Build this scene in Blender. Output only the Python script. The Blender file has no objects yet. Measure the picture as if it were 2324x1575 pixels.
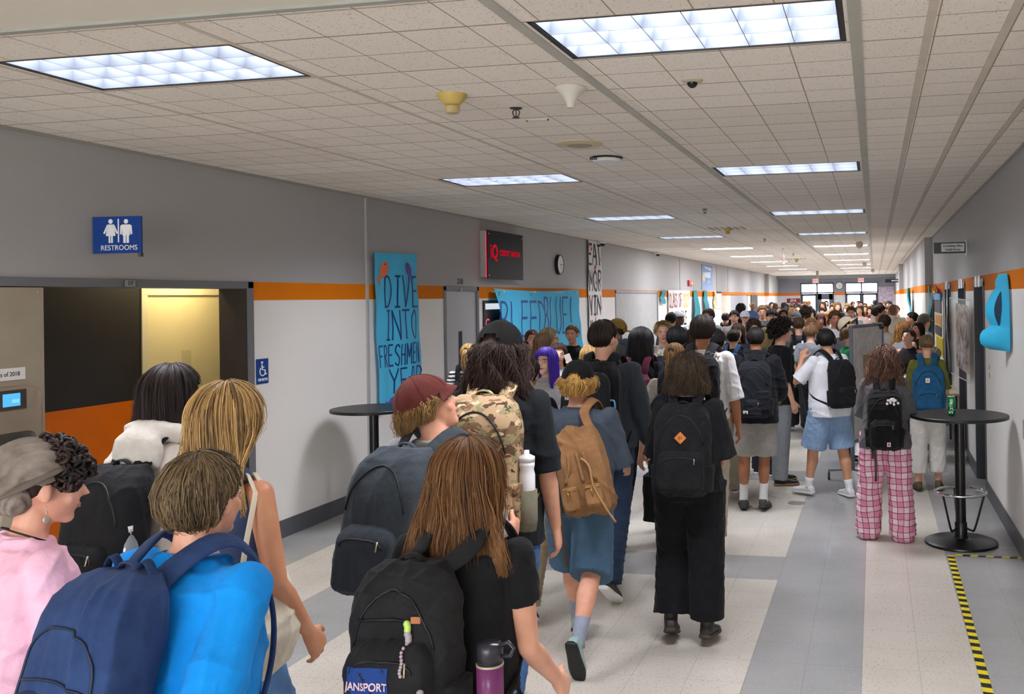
import bpy, bmesh, math, random
import numpy as np
from mathutils import Vector, Matrix, noise

# ------------------------------------------------------------------ camera
CAM_H = 2.0355
F_PX, YAW, PITCH, ROLL, PPX, PPY = 2141.0, -0.19618918, 0.0027646, -0.0145819, 1558.889, 670.161
scene = bpy.context.scene
col = scene.collection
def cam_axes():
    cy, sy, cp, sp = math.cos(YAW), math.sin(YAW), math.cos(PITCH), math.sin(PITCH)
    fwd = Vector((sy*cp, cy*cp, sp)); r = Vector((cy, -sy, 0)); u = r.cross(fwd)
    c, s = math.cos(ROLL), math.sin(ROLL)
    return r*c + u*s, u*c - r*s, fwd
CR, CU, CF = cam_axes()
cam = bpy.data.cameras.new('camera'); cam_o = bpy.data.objects.new('camera', cam); col.objects.link(cam_o)
cam.sensor_width = 36.0; cam.sensor_fit = 'HORIZONTAL'; cam.lens = F_PX*36/2324
cam.shift_x = -(PPX-1162)/2324; cam.shift_y = (PPY-787.5)/2324
cam.clip_start = 0.05; cam.clip_end = 200
mw = Matrix(((CR.x, CU.x, -CF.x, 0), (CR.y, CU.y, -CF.y, 0), (CR.z, CU.z, -CF.z, CAM_H), (0, 0, 0, 1)))
cam_o.matrix_world = mw
scene.camera = cam_o

# ------------------------------------------------------------------ world: bright overcast daylight outside the exit doors and the added back openings
w = bpy.data.worlds.new('world'); scene.world = w; w.use_nodes = True
w.node_tree.nodes['Background'].inputs[0].default_value = (0.92, 0.96, 1.0, 1)
w.node_tree.nodes['Background'].inputs[1].default_value = 5.5
scene.view_settings.view_transform = 'Standard'; scene.view_settings.look = 'None'
scene.view_settings.gamma = 1.0; scene.view_settings.use_curve_mapping = False
scene.view_settings.exposure = 0.95
LAMP = 30.0          # radiance of the fluorescent panels in the ceiling fixtures
scene.cycles.max_bounces = 9; scene.cycles.diffuse_bounces = 7; scene.cycles.glossy_bounces = 3
scene.cycles.transparent_max_bounces = 6; scene.cycles.sample_clamp_indirect = 8.0

def at(px, py, d):
    """the world point seen at a photo pixel, d metres in front of the camera"""
    v = CR*((px-PPX)/F_PX) + CU*(-(py-PPY)/F_PX) + CF
    return Vector((0, 0, CAM_H)) + v*d

# ------------------------------------------------------------------ materials
def lin(c):
    if isinstance(c, str):
        c = c.lstrip('#'); c = [int(c[i:i+2], 16)/255 for i in (0, 2, 4)]
    return tuple(x/12.92 if x <= .04045 else ((x+.055)/1.055)**2.4 for x in c[:3]) + (1,)
MATS = {}
def nd(nt, t, **k):
    n = nt.nodes.new(t)
    for a, b in k.items():
        if a.startswith('i_'):
            key = a[2:]; n.inputs[int(key) if key.isdigit() else key.replace('_', ' ')].default_value = b
        else: setattr(n, a, b)
    return n
def base_mat(name, rough=.6, metal=0.0, spec=.5):
    m = bpy.data.materials.new(name); m.use_nodes = True
    p = m.node_tree.nodes['Principled BSDF']
    p.inputs['Roughness'].default_value = rough; p.inputs['Metallic'].default_value = metal
    p.inputs['Specular IOR Level'].default_value = spec
    return m, m.node_tree, p
def ramp(nt, stops, interp='LINEAR'):
    r = nt.nodes.new('ShaderNodeValToRGB'); r.color_ramp.interpolation = interp
    e = r.color_ramp.elements
    while len(e) < len(stops): e.new(.5)
    for x, (p, c) in zip(e, stops): x.position = p; x.color = c if len(c) == 4 else lin(c)
    return r
def plain(name, c, rough=.6, metal=0, spec=.4, bump=0, bscale=60, var=.06, vscale=6):
    """plain colour with a little procedural mottling and surface grain"""
    key = (name, str(c), rough, metal)
    if key in MATS: return MATS[key]
    m, nt, p = base_mat(name, rough, metal, spec)
    c = lin(c)
    tc = nd(nt, 'ShaderNodeTexCoord')
    n = nd(nt, 'ShaderNodeTexNoise', i_Scale=vscale, i_Detail=4.0)
    nt.links.new(tc.outputs['Object'], n.inputs['Vector'])
    r = ramp(nt, [(.3, tuple(x*(1-var) for x in c[:3])+(1,)), (.7, tuple(min(1, x*(1+var)) for x in c[:3])+(1,))])
    nt.links.new(n.outputs['Fac'], r.inputs['Fac']); nt.links.new(r.outputs['Color'], p.inputs['Base Color'])
    if bump:
        b = nd(nt, 'ShaderNodeTexNoise', i_Scale=bscale, i_Detail=3.0)
        nt.links.new(tc.outputs['Object'], b.inputs['Vector'])
        bp = nd(nt, 'ShaderNodeBump', i_Strength=bump, i_Distance=.004)
        nt.links.new(b.outputs['Fac'], bp.inputs['Height']); nt.links.new(bp.outputs['Normal'], p.inputs['Normal'])
    MATS[key] = m
    return m
def cloth(c, name='fabric', rough=.88, c2=None, weave=260, var=.10):
    key = (name, str(c), str(c2))
    if key in MATS: return MATS[key]
    m, nt, p = base_mat(name, rough, 0, .2)
    cc = lin(c); tc = nd(nt, 'ShaderNodeTexCoord')
    n = nd(nt, 'ShaderNodeTexNoise', i_Scale=9.0, i_Detail=6.0, i_Roughness=.65)
    nt.links.new(tc.outputs['Object'], n.inputs['Vector'])
    c2 = lin(c2) if c2 else tuple(min(1, x*(1+var)+.004) for x in cc[:3])+(1,)
    r = ramp(nt, [(.35, tuple(x*(1-var) for x in cc[:3])+(1,)), (.68, c2)])
    nt.links.new(n.outputs['Fac'], r.inputs['Fac']); nt.links.new(r.outputs['Color'], p.inputs['Base Color'])
    b = nd(nt, 'ShaderNodeTexNoise', i_Scale=float(weave), i_Detail=2.0)
    b2 = nd(nt, 'ShaderNodeTexNoise', i_Scale=16.0, i_Detail=3.0, i_Distortion=.6)
    nt.links.new(tc.outputs['Object'], b.inputs['Vector']); nt.links.new(tc.outputs['Object'], b2.inputs['Vector'])
    bp = nd(nt, 'ShaderNodeBump', i_Strength=.25, i_Distance=.002); bp2 = nd(nt, 'ShaderNodeBump', i_Strength=.35, i_Distance=.02)
    nt.links.new(b.outputs['Fac'], bp.inputs['Height']); nt.links.new(b2.outputs['Fac'], bp2.inputs['Height'])
    nt.links.new(bp.outputs['Normal'], bp2.inputs['Normal']); nt.links.new(bp2.outputs['Normal'], p.inputs['Normal'])
    p.inputs['Sheen Weight'].default_value = .04
    MATS[key] = m
    return m
def skin(c):
    key = ('skin', str(c))
    if key in MATS: return MATS[key]
    m, nt, p = base_mat('skin', .5, 0, .35); cc = lin(c)
    tc = nd(nt, 'ShaderNodeTexCoord'); n = nd(nt, 'ShaderNodeTexNoise', i_Scale=14.0, i_Detail=5.0)
    nt.links.new(tc.outputs['Object'], n.inputs['Vector'])
    r = ramp(nt, [(.35, (cc[0]*.93, cc[1]*.84, cc[2]*.82, 1)), (.65, (min(1, cc[0]*1.04), cc[1]*1.04, cc[2]*1.05, 1))])
    nt.links.new(n.outputs['Fac'], r.inputs['Fac']); nt.links.new(r.outputs['Color'], p.inputs['Base Color'])
    p.inputs['Subsurface Weight'].default_value = .08; p.inputs['Subsurface Radius'].default_value = (.02, .008, .004)
    MATS[key] = m
    return m
def hairmat(c1, c2):
    key = ('hair', str(c1), str(c2))
    if key in MATS: return MATS[key]
    m, nt, p = base_mat('hair', .55, 0, .35)
    at_ = nd(nt, 'ShaderNodeAttribute', attribute_name='strand')
    r = ramp(nt, [(.1, lin(c1)), (.9, lin(c2))])
    nt.links.new(at_.outputs['Fac'], r.inputs['Fac']); nt.links.new(r.outputs['Color'], p.inputs['Base Color'])
    MATS[key] = m
    return m
def emis(name, c, s):
    m = bpy.data.materials.new(name); m.use_nodes = True; nt = m.node_tree; nt.nodes.clear()
    e = nd(nt, 'ShaderNodeEmission', i_Color=lin(c), i_Strength=s); o = nd(nt, 'ShaderNodeOutputMaterial')
    nt.links.new(e.outputs[0], o.inputs[0]); return m
def glass(name, c=(.95, .98, 1), rough=.02, alpha=.12):
    m = bpy.data.materials.new(name); m.use_nodes = True; nt = m.node_tree; nt.nodes.clear()
    t = nd(nt, 'ShaderNodeBsdfTransparent', i_Color=tuple(c)+(1,)); g = nd(nt, 'ShaderNodeBsdfGlossy', i_Color=(1, 1, 1, 1), i_Roughness=rough)
    mx = nd(nt, 'ShaderNodeMixShader', i_Fac=alpha); o = nd(nt, 'ShaderNodeOutputMaterial')
    nt.links.new(t.outputs[0], mx.inputs[1]); nt.links.new(g.outputs[0], mx.inputs[2]); nt.links.new(mx.outputs[0], o.inputs[0])
    return m

# ------------------------------------------------------------------ mesh helpers
def tag(o, label=None, cat=None, group=None, kind=None):
    if label: o['label'] = label
    if cat: o['category'] = cat
    if group: o['group'] = group
    if kind: o['kind'] = kind
    return o
def empty(name, loc=(0, 0, 0), rz=0):
    o = bpy.data.objects.new(name, None); col.objects.link(o); o.location = loc; o.rotation_euler = (0, 0, rz)
    o.empty_display_size = .1
    return o
def link(name, me, parent=None, mat=None, loc=None):
    o = bpy.data.objects.new(name, me); col.objects.link(o)
    if parent is not None: o.parent = parent
    if loc is not None: o.location = loc
    if mat is not None:
        for m in (mat if isinstance(mat, (list, tuple)) else [mat]): me.materials.append(m)
    return o
class MB:
    """collects verts/faces of one mesh"""
    def __init__(s): s.v = []; s.f = []; s.mi = []; s.att = []; s.M = None; s.cur = 0
    def add(s, vs, fs, mi=None):
        k = len(s.v)
        if s.M is not None: vs = [s.M @ Vector(p) for p in vs]
        s.v.extend(vs); s.f.extend([tuple(i+k for i in f) for f in fs]); s.mi.extend([s.cur if mi is None else mi]*len(fs))
        return k
    def box(s, a, b, mi=None):
        x0, y0, z0 = a; x1, y1, z1 = b
        s.add([(x0, y0, z0), (x1, y0, z0), (x1, y1, z0), (x0, y1, z0), (x0, y0, z1), (x1, y0, z1), (x1, y1, z1), (x0, y1, z1)],
              [(3, 2, 1, 0), (4, 5, 6, 7), (0, 1, 5, 4), (1, 2, 6, 5), (2, 3, 7, 6), (3, 0, 4, 7)], mi); return s
    def loft(s, rings, n=16, p=2.0, mi=None, caps=True):
        """rings: (centre, A, B) with half-axis vectors; p superellipse power"""
        vs = []; N = len(rings)
        for c, A, B in rings:
            c = Vector(c); A = Vector(A); B = Vector(B)
            for i in range(n):
                t = 2*math.pi*i/n; ct, st = math.cos(t), math.sin(t)
                if p != 2.0:
                    ct = math.copysign(abs(ct)**(2/p), ct); st = math.copysign(abs(st)**(2/p), st)
                vs.append(c + A*ct + B*st)
        fs = [(r*n+i, r*n+(i+1) % n, (r+1)*n+(i+1) % n, (r+1)*n+i) for r in range(N-1) for i in range(n)]
        if caps: fs += [tuple(reversed(range(n))), tuple((N-1)*n+i for i in range(n))]
        s.add(vs, fs, mi); return s
    def tube(s, pts, rad, n=10, mi=None, up=None, caps=True):
        pts = [Vector(p) for p in pts]
        if not isinstance(rad, (list, tuple)): rad = [rad]*len(pts)
        rings = []; prev = None
        for i, p in enumerate(pts):
            t = (pts[min(i+1, len(pts)-1)] - pts[max(i-1, 0)]).normalized()
            if prev is None:
                u = Vector(up) if up is not None else (Vector((1, 0, 0)) if abs(t.x) < .8 else Vector((0, 1, 0)))
            else: u = prev
            u = (u - t*u.dot(t)).normalized(); prev = u
            v = t.cross(u)
            r = rad[i]; ra, rb = (r if isinstance(r, (list, tuple)) else (r, r))
            rings.append((p, u*ra, v*rb))
        return s.loft(rings, n, 2.0, mi, caps)
    def ball(s, c, r, n=14, m=9, mi=None, R=None):
        r = r if isinstance(r, (list, tuple)) else (r, r, r); vs = []; fs = []
        c = Vector(c)
        def P(x, y, z):
            q = Vector((x*r[0], y*r[1], z*r[2])); return c + (R @ q if R is not None else q)
        vs.append(P(0, 0, 1))
        for j in range(1, m):
            a = math.pi*j/m
            for i in range(n): b = 2*math.pi*i/n; vs.append(P(math.sin(a)*math.cos(b), math.sin(a)*math.sin(b), math.cos(a)))
        vs.append(P(0, 0, -1)); L = len(vs)-1
        for i in range(n): fs.append((0, 1+i, 1+(i+1) % n)); fs.append((L, 1+(m-2)*n+(i+1) % n, 1+(m-2)*n+i))
        for j in range(m-2):
            for i in range(n): a = 1+j*n; fs.append((a+i, a+n+i, a+n+(i+1) % n, a+(i+1) % n))
        s.add(vs, fs, mi); return s
    def lathe(s, prof, c=(0, 0, 0), n=32, mi=None):
        """prof: (radius, z) list"""
        return s.loft([(Vector(c)+Vector((0, 0, z)), (max(r, 1e-4), 0, 0), (0, max(r, 1e-4), 0)) for r, z in prof], n, 2.0, mi)
    def slab(s, pts, d, mi=None):
        """extruded polygon: pts in 3D, d thickness vector"""
        n = len(pts); d = Vector(d); a = [Vector(p) for p in pts]
        s.add(a + [p+d for p in a], [tuple(reversed(range(n))), tuple(range(n, 2*n))] + [(i, (i+1) % n, n+(i+1) % n, n+i) for i in range(n)], mi)
        return s
    def mesh(s, name='m', smooth=False):
        me = bpy.data.meshes.new(name); me.from_pydata([tuple(v) for v in s.v], [], s.f)
        if any(s.mi): me.polygons.foreach_set('material_index', s.mi)
        if smooth: me.polygons.foreach_set('use_smooth', [True]*len(me.polygons))
        me.validate(); me.update(); return me
    def build(s, name, mat, parent=None, smooth=False, bevel=0, loc=None):
        me = s.mesh(name, smooth)
        if bevel:
            bm = bmesh.new(); bm.from_mesh(me)
            bmesh.ops.bevel(bm, geom=[e for e in bm.edges if len(e.link_faces) == 2 and e.calc_face_angle(0) > .6], offset=bevel, segments=2, affect='EDGES', profile=.7)
            bm.to_mesh(me); bm.free()
        if smooth:
            try: me.set_sharp_from_angle(angle=math.radians(40))
            except Exception: pass
        return link(name, me, parent, mat, loc)
def text_mesh(txt, size=1.0, depth=.002, bold=0.0, shear=0.0, align='CENTER', sx=1.0):
    cu = bpy.data.curves.new('t', 'FONT'); cu.body = txt; cu.size = size; cu.extrude = depth; cu.align_x = align; cu.align_y = 'CENTER'
    cu.offset = bold; cu.shear = shear; cu.resolution_u = 3
    o = bpy.data.objects.new('t', cu); col.objects.link(o)
    dg = bpy.context.evaluated_depsgraph_get(); dg.update()
    me = bpy.data.meshes.new_from_object(o.evaluated_get(dg)); bpy.data.objects.remove(o); bpy.data.curves.remove(cu)
    if sx != 1.0:
        for v in me.vertices: v.co.x *= sx
    me.materials.clear()
    return me
def text(name, txt, mat, parent, loc, xdir, zdir, size=.1, depth=.0015, **k):
    """lettering laid on a surface: xdir = reading direction, zdir = letter up"""
    me = text_mesh(txt, size, depth, **k)
    x = Vector(xdir).normalized(); z = Vector(zdir).normalized(); nrm = x.cross(z)
    M = Matrix((x, z, nrm)).transposed().to_4x4(); M.translation = Vector(loc)
    me.transform(M); return link(name, me, parent, mat)
STROKES = {  # hand-painted capitals as brush strokes on a 1 x 1 box
 'D': [[(.08, 1), (.05, 0)], [(.0, 1), (.5, .93), (.85, .6), (.8, .28), (.45, .03), (0, 0)]],
 'I': [[(.5, 1), (.5, 0)], [(.12, 1), (.88, 1)], [(.1, 0), (.9, 0)]], 'l': [[(.5, 1), (.5, 0)]],
 'V': [[(0, 1), (.5, 0), (1, 1)]], 'E': [[(.1, 1), (.08, 0)], [(.08, 1), (.9, 1)], [(.1, .52), (.75, .52)], [(.08, 0), (.95, 0)]],
 'N': [[(.05, 0), (.05, 1), (.9, 0), (.9, 1)]], 'T': [[(.5, 1), (.5, 0)], [(0, 1), (1, 1)]],
 'O': [[(.5, 1), (.15, .8), (.05, .5), (.15, .18), (.5, 0), (.85, .18), (.95, .5), (.85, .8), (.5, 1)]],
 'F': [[(.1, 1), (.08, 0)], [(.08, 1), (.95, 1)], [(.1, .52), (.7, .52)]],
 'R': [[(.1, 1), (.08, 0)], [(.1, 1), (.6, .98), (.85, .78), (.6, .55), (.1, .5)], [(.35, .5), (.95, 0)]],
 'S': [[(.9, .88), (.6, 1), (.2, .9), (.15, .68), (.5, .52), (.85, .35), (.8, .1), (.45, 0), (.05, .12)]],
 'H': [[(.08, 1), (.08, 0)], [(.9, 1), (.9, 0)], [(.08, .5), (.9, .5)]],
 'M': [[(.03, 0), (.08, 1), (.5, .35), (.92, 1), (.97, 0)]], 'Y': [[(0, 1), (.5, .5), (1, 1)], [(.5, .5), (.45, 0)]],
 'A': [[(0, 0), (.4, 1), (.6, 1), (.95, 0)], [(.15, .42), (.85, .42)]],
 'B': [[(.1, 1), (.08, 0)], [(.1, 1), (.6, .97), (.8, .78), (.55, .56), (.1, .52)], [(.5, .54), (.92, .3), (.65, .04), (.08, 0)]],
 'L': [[(.1, 1), (.08, 0), (.9, 0)]], 'U': [[(.08, 1), (.1, .2), (.45, 0), (.85, .2), (.9, 1)]], '!': [[(.5, 1), (.48, .3)], [(.48, .08), (.48, 0)]],
 'W': [[(0, 1), (.25, 0), (.5, .7), (.75, 0), (1, 1)]], 'C': [[(.92, .85), (.55, 1), (.15, .8), (.05, .45), (.25, .08), (.6, 0), (.95, .15)]],
 '2': [[(.1, .8), (.4, 1), (.85, .85), (.8, .6), (.1, 0), (.95, 0)]], '0': [[(.5, 1), (.15, .8), (.05, .5), (.15, .18), (.5, 0), (.85, .18), (.95, .5), (.85, .8), (.5, 1)]],
 '7': [[(.05, 1), (.95, 1), (.4, 0)]], '4': [[(.7, 0), (.7, 1), (.05, .35), (.98, .35)]], '?': [[(.1, .85), (.5, 1), (.88, .8), (.5, .5), (.5, .25)], [(.5, .06), (.5, 0)]],
}
def brush(mb, word, o, ux, uz, w, h, th, nrm, gap=.25, rnd=None, thick=.0015):
    """paint word with brush strokes; o = lower-left, ux/uz unit vectors, w/h letter size"""
    ux = Vector(ux); uz = Vector(uz); nrm = Vector(nrm); x = 0
    rnd = rnd or random.Random(4)
    for ch in word:
        if ch == ' ': x += w*.6; continue
        ww = w*(.45 if ch in 'l!' else .55 if ch == 'I' else 1)
        jz = rnd.uniform(-.02, .02)*h
        for st in STROKES[ch]:
            pts = [Vector(o) + ux*(x+p[0]*ww) + uz*(p[1]*h+jz) for p in st]
            if len(pts) > 3:
                q = []
                for i in range(len(pts)-1):
                    p0 = pts[max(i-1, 0)]; p1 = pts[i]; p2 = pts[i+1]; p3 = pts[min(i+2, len(pts)-1)]
                    for k in range(3):
                        t = k/3; q.append(.5*((2*p1)+(p2-p0)*t+(2*p0-5*p1+4*p2-p3)*t*t+(3*p1-p0-3*p2+p3)*t**3))
                if ch in 'OSCD0BRU?': pts = q + [pts[-1]]
            for i in range(len(pts)-1):
                a, b = pts[i], pts[i+1]; t = (b-a).normalized(); s = nrm.cross(t)*th*.5; e = t*th*.3; a = a-e; b = b+e
                m = max(1, int((b-a).length/.022))
                vs = [p for k in range(m+1) for p in (a.lerp(b, k/m)-s, a.lerp(b, k/m), a.lerp(b, k/m)+s)]; K = len(vs); vs += [v+nrm*thick for v in vs]; fs = []
                for k in range(m):
                    for r in (0, 1): q = (k*3+r, k*3+3+r, k*3+4+r, k*3+1+r); fs += [tuple(K+j for j in q), q[::-1]]
                    fs += [(k*3, K+k*3, K+k*3+3, k*3+3)[::-1], (k*3+2, K+k*3+2, K+k*3+5, k*3+5)]
                mb.add(vs, fs)
        x += ww + w*gap
    return x
# ================================================================== THE BUILDING
CEIL = 3.122; LW = -5.08; RW = 1.09; END = 51.0; BACK = -7.0
def floor_material():
    m, nt, p = base_mat('vinyl_tile_floor', .22, 0, .5); L = nt.links.new
    tc = nd(nt, 'ShaderNodeTexCoord'); sp = nd(nt, 'ShaderNodeSeparateXYZ'); L(tc.outputs['Object'], sp.inputs[0])
    def mth(op, a, b=None, c=None):
        n = nd(nt, 'ShaderNodeMath', operation=op)
        for i, q in enumerate((a, b, c)):
            if q is None: continue
            if isinstance(q, (int, float)): n.inputs[i].default_value = q
            else: L(q, n.inputs[i])
        return n.outputs[0]
    X, Y = sp.outputs[0], sp.outputs[1]
    def rng(v, a, b): return mth('MULTIPLY', mth('GREATER_THAN', v, a), mth('LESS_THAN', v, b))
    ym = mth('FLOORED_MODULO', mth('SUBTRACT', Y, 6.77), 3.66)
    g = rng(X, -.71, -.095)
    for a, b in ((.515, 3), (-9, -4.51), (-3.865, -3.245)): g = mth('MAXIMUM', g, rng(X, a, b))
    g = mth('MAXIMUM', g, mth('MULTIPLY', rng(ym, 0, .61), rng(X, -3.3, -.6)))
    def speck(ca, cb, dark):
        n1 = nd(nt, 'ShaderNodeTexNoise', i_Scale=1.6, i_Detail=5.0); L(tc.outputs['Object'], n1.inputs['Vector'])
        r1 = ramp(nt, [(.3, ca), (.7, cb)]); L(n1.outputs['Fac'], r1.inputs['Fac'])
        mp = nd(nt, 'ShaderNodeMapping'); mp.inputs['Scale'].default_value = (1, 2.2, 1); L(tc.outputs['Object'], mp.inputs['Vector'])
        n2 = nd(nt, 'ShaderNodeTexNoise', i_Scale=62.0, i_Detail=1.5); L(mp.outputs[0], n2.inputs['Vector'])
        k = mth('GREATER_THAN', n2.outputs['Fac'], dark[0])
        mx = nd(nt, 'ShaderNodeMixRGB'); L(mth('MULTIPLY', k, dark[2]), mx.inputs[0]); L(r1.outputs[0], mx.inputs[1]); mx.inputs[2].default_value = lin(dark[1])
        return mx.outputs[0]
    ca = speck(lin('c4bdb0'), lin('d0cabf'), (.655, '857a6c', .8)); cb = speck(lin('979796'), lin('a6a5a3'), (.66, 'cdccca', .5))
    mx = nd(nt, 'ShaderNodeMixRGB'); L(g, mx.inputs[0]); L(ca, mx.inputs[1]); L(cb, mx.inputs[2])
    fx = mth('FLOORED_MODULO', mth('ADD', X, .0975), .3055); fy = mth('FLOORED_MODULO', mth('SUBTRACT', Y, 6.77), .305)
    ln = mth('MAXIMUM', mth('LESS_THAN', fx, .0035), mth('LESS_THAN', fy, .003))
    m2 = nd(nt, 'ShaderNodeMixRGB'); L(mth('MULTIPLY', ln, .35), m2.inputs[0]); L(mx.outputs[0], m2.inputs[1]); m2.inputs[2].default_value = lin('6f6a63')
    # scuffs
    sc = nd(nt, 'ShaderNodeTexNoise', i_Scale=.7, i_Detail=2.0, i_Roughness=.5); L(tc.outputs['Object'], sc.inputs['Vector'])
    rr = ramp(nt, [(.3, (.27, .27, .27, 1)), (.75, (.275, .275, .275, 1))]); L(sc.outputs['Fac'], rr.inputs[0]); L(rr.outputs[0], p.inputs['Roughness'])
    L(m2.outputs[0], p.inputs['Base Color'])
    bn = nd(nt, 'ShaderNodeTexNoise', i_Scale=3.0, i_Detail=2.0); L(tc.outputs['Object'], bn.inputs['Vector'])
    
    return m
def ceiling_material():
    m, nt, p = base_mat('acoustic_ceiling_tile', .95, 0, .1); L = nt.links.new
    tc = nd(nt, 'ShaderNodeTexCoord'); sp = nd(nt, 'ShaderNodeSeparateXYZ'); L(tc.outputs['Object'], sp.inputs[0])
    def mth(op, a, b=None):
        n = nd(nt, 'ShaderNodeMath', operation=op)
        for i, q in enumerate((a, b)):
            if q is None: continue
            if isinstance(q, (int, float)): n.inputs[i].default_value = q
            else: L(q, n.inputs[i])
        return n.outputs[0]
    X, Y = sp.outputs[0], sp.outputs[1]
    cell = nd(nt, 'ShaderNodeCombineXYZ'); L(mth('FLOOR', mth('DIVIDE', mth('ADD', X, .06), 1.22)), cell.inputs[0]); L(mth('FLOOR', mth('DIVIDE', mth('SUBTRACT', Y, 3.485), .6125)), cell.inputs[1])
    wn = nd(nt, 'ShaderNodeTexWhiteNoise'); L(cell.outputs[0], wn.inputs[0])
    r0 = ramp(nt, [(0, lin('e6ded3')), (1, lin('f0e9df'))]); L(wn.outputs[0], r0.inputs[0])
    n2 = nd(nt, 'ShaderNodeTexNoise', i_Scale=95.0, i_Detail=1.5); L(tc.outputs['Object'], n2.inputs['Vector'])
    mx = nd(nt, 'ShaderNodeMixRGB'); L(mth('MULTIPLY', mth('GREATER_THAN', n2.outputs['Fac'], .66), .5), mx.inputs[0]); L(r0.outputs[0], mx.inputs[1]); mx.inputs[2].default_value = lin('8c8072')
    fx = mth('FLOORED_MODULO', mth('ADD', X, .045), .305); fy = mth('FLOORED_MODULO', mth('SUBTRACT', Y, 3.485), .30625)
    fy2 = mth('FLOORED_MODULO', mth('SUBTRACT', Y, 3.485), .6125)
    ln = mth('MAXIMUM', mth('LESS_THAN', fx, .006), mth('LESS_THAN', fy, .007)); ln = mth('MAXIMUM', ln, mth('LESS_THAN', fy2, .012))
    m2 = nd(nt, 'ShaderNodeMixRGB'); L(mth('MULTIPLY', ln, .85), m2.inputs[0]); L(mx.outputs[0], m2.inputs[1]); m2.inputs[2].default_value = lin('8a7a64')
    L(m2.outputs[0], p.inputs['Base Color'])
    return m
M_floor = floor_material(); M_ceil = ceiling_material()
M_gray = plain('grey_wall_paint', 'a8a6a4', .6, bump=.15, bscale=90, var=.02, vscale=.8)
M_white = plain('cream_white_wall_paint', 'e8e5df', .42, bump=.1, bscale=70, var=.02, vscale=.9)
M_orange = plain('orange_trim_paint', 'dd7a00', .75, spec=.15, bump=.08, var=.03)
M_base = plain('dark_grey_vinyl_base', '54565a', .45, var=.04)
M_frame = plain('grey_door_frame_paint', '6f7073', .45, var=.03)
M_dark = plain('charcoal_panel', '39332f', .5, var=.08)
M_black = plain('black_plastic', '141415', .35, var=.05)
M_soffit = plain('painted_drywall_ceiling', 'd8d2c4', .8, bump=.1, var=.02, vscale=.7)
M_whitep = plain('white_painted_metal', 'dcdcda', .35, var=.02)
M_steel = plain('brushed_stainless_steel', 'b3a792', .38, metal=.35, var=.05)
M_chrome = plain('chrome', 'd8d8da', .08, metal=1.0, var=.0)
M_door = plain('grey_door_paint', 'b0b1b3', .4, var=.02)
M_cream = plain('cream_door_paint', 'ddcf9f', .45, var=.02)
def struct(name, mb, mat, **k):
    o = mb.build(name, mat, **k); o['kind'] = 'structure'; return o

fl = MB(); fl.add([(-8, BACK, 0), (3, BACK, 0), (3, END+6, 0), (-8, END+6, 0)], [(0, 1, 2, 3)])
struct('floor', fl, M_floor)
# fixtures first, so the ceiling leaves holes for them
ROWS = [3.79+4.29*k for k in range(-2, 12)]
COLX = [(-3.80, -2.62), (-1.32, -.10)]
FD = .295
def ceiling():
    mb = MB(); z = CEIL
    def q(x0, x1, y0, y1):
        mb.add([(x0, y0, z), (x1, y0, z), (x1, y1, z), (x0, y1, z)], [(3, 2, 1, 0)])
    xs = [-6.6, COLX[0][0], COLX[0][1], COLX[1][0], COLX[1][1], 2.6]
    y = 3.11
    for yc in [r for r in ROWS if r > 3]:
        q(xs[0], xs[-1], y, yc-FD)
        for a, b in ((xs[0], xs[1]), (xs[2], xs[3]), (xs[4], xs[5])): q(a, b, yc-FD, yc+FD)
        y = yc+FD
    q(xs[0], xs[-1], y, END+1)
    struct('ceiling', mb, M_ceil)
    s = MB(); z = CEIL
    y = BACK
    for yc in [r for r in ROWS if r < 3]:
        s.add([(xs[0], y, z), (xs[-1], y, z), (xs[-1], yc-FD, z), (xs[0], yc-FD, z)], [(3, 2, 1, 0)])
        for a, b in ((xs[0], xs[1]), (xs[2], xs[3]), (xs[4], xs[5])):
            s.add([(a, yc-FD, z), (b, yc-FD, z), (b, yc+FD, z), (a, yc+FD, z)], [(3, 2, 1, 0)])
        y = yc+FD
    s.add([(xs[0], y, z), (xs[-1], y, z), (xs[-1], 3.11, z), (xs[0], 3.11, z)], [(3, 2, 1, 0)])
    struct('ceiling', s, M_soffit)
    t = MB(); t.box((-5.2, 3.09, CEIL-.012), (1.2, 3.125, CEIL+.01)); struct('trim_1', t, plain('grey_metal_bead', 'a3a49c', .5))
    t = MB(); t.box((-.085, 3.11, CEIL-.006), (-.035, END, CEIL+.01)); struct('trim_2', t, plain('grey_tee_bar', 'b3b0a6', .5))
    t = MB(); t.box((-1.385, 3.11, CEIL-.006), (-1.335, END, CEIL+.01)); struct('trim_3', t, plain('grey_tee_bar', 'b3b0a6', .5))
    t = MB()
    for x in (-2.605, -3.83): t.box((x-.012, 3.11, CEIL-.004), (x+.012, END, CEIL+.01))
    for x in (.235, .545, .85): t.box((x-.018, 3.11, CEIL-.004), (x+.018, END, CEIL+.01))
    struct('trim_4', t, plain('beige_tee_bar', 'c9c0b2', .7))
    t = MB(); t.box((LW-.01, 3.1, CEIL-.02), (LW+.018, END, CEIL-.001)); t.box((RW-.018, 3.1, CEIL-.02), (RW+.01, 18.5, CEIL-.001))
    struct('trim_5', t, plain('grey_wall_angle', '9a978f', .5))
ceiling()
M_lamp = emis('fluorescent_lamp', 'f4f5ff', LAMP)
M_louvre = plain('satin_louvre', '5f646c', .35, metal=.25, var=.02)
M_fixf = plain('black_fixture_frame', '2b2a2a', .5)
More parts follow.
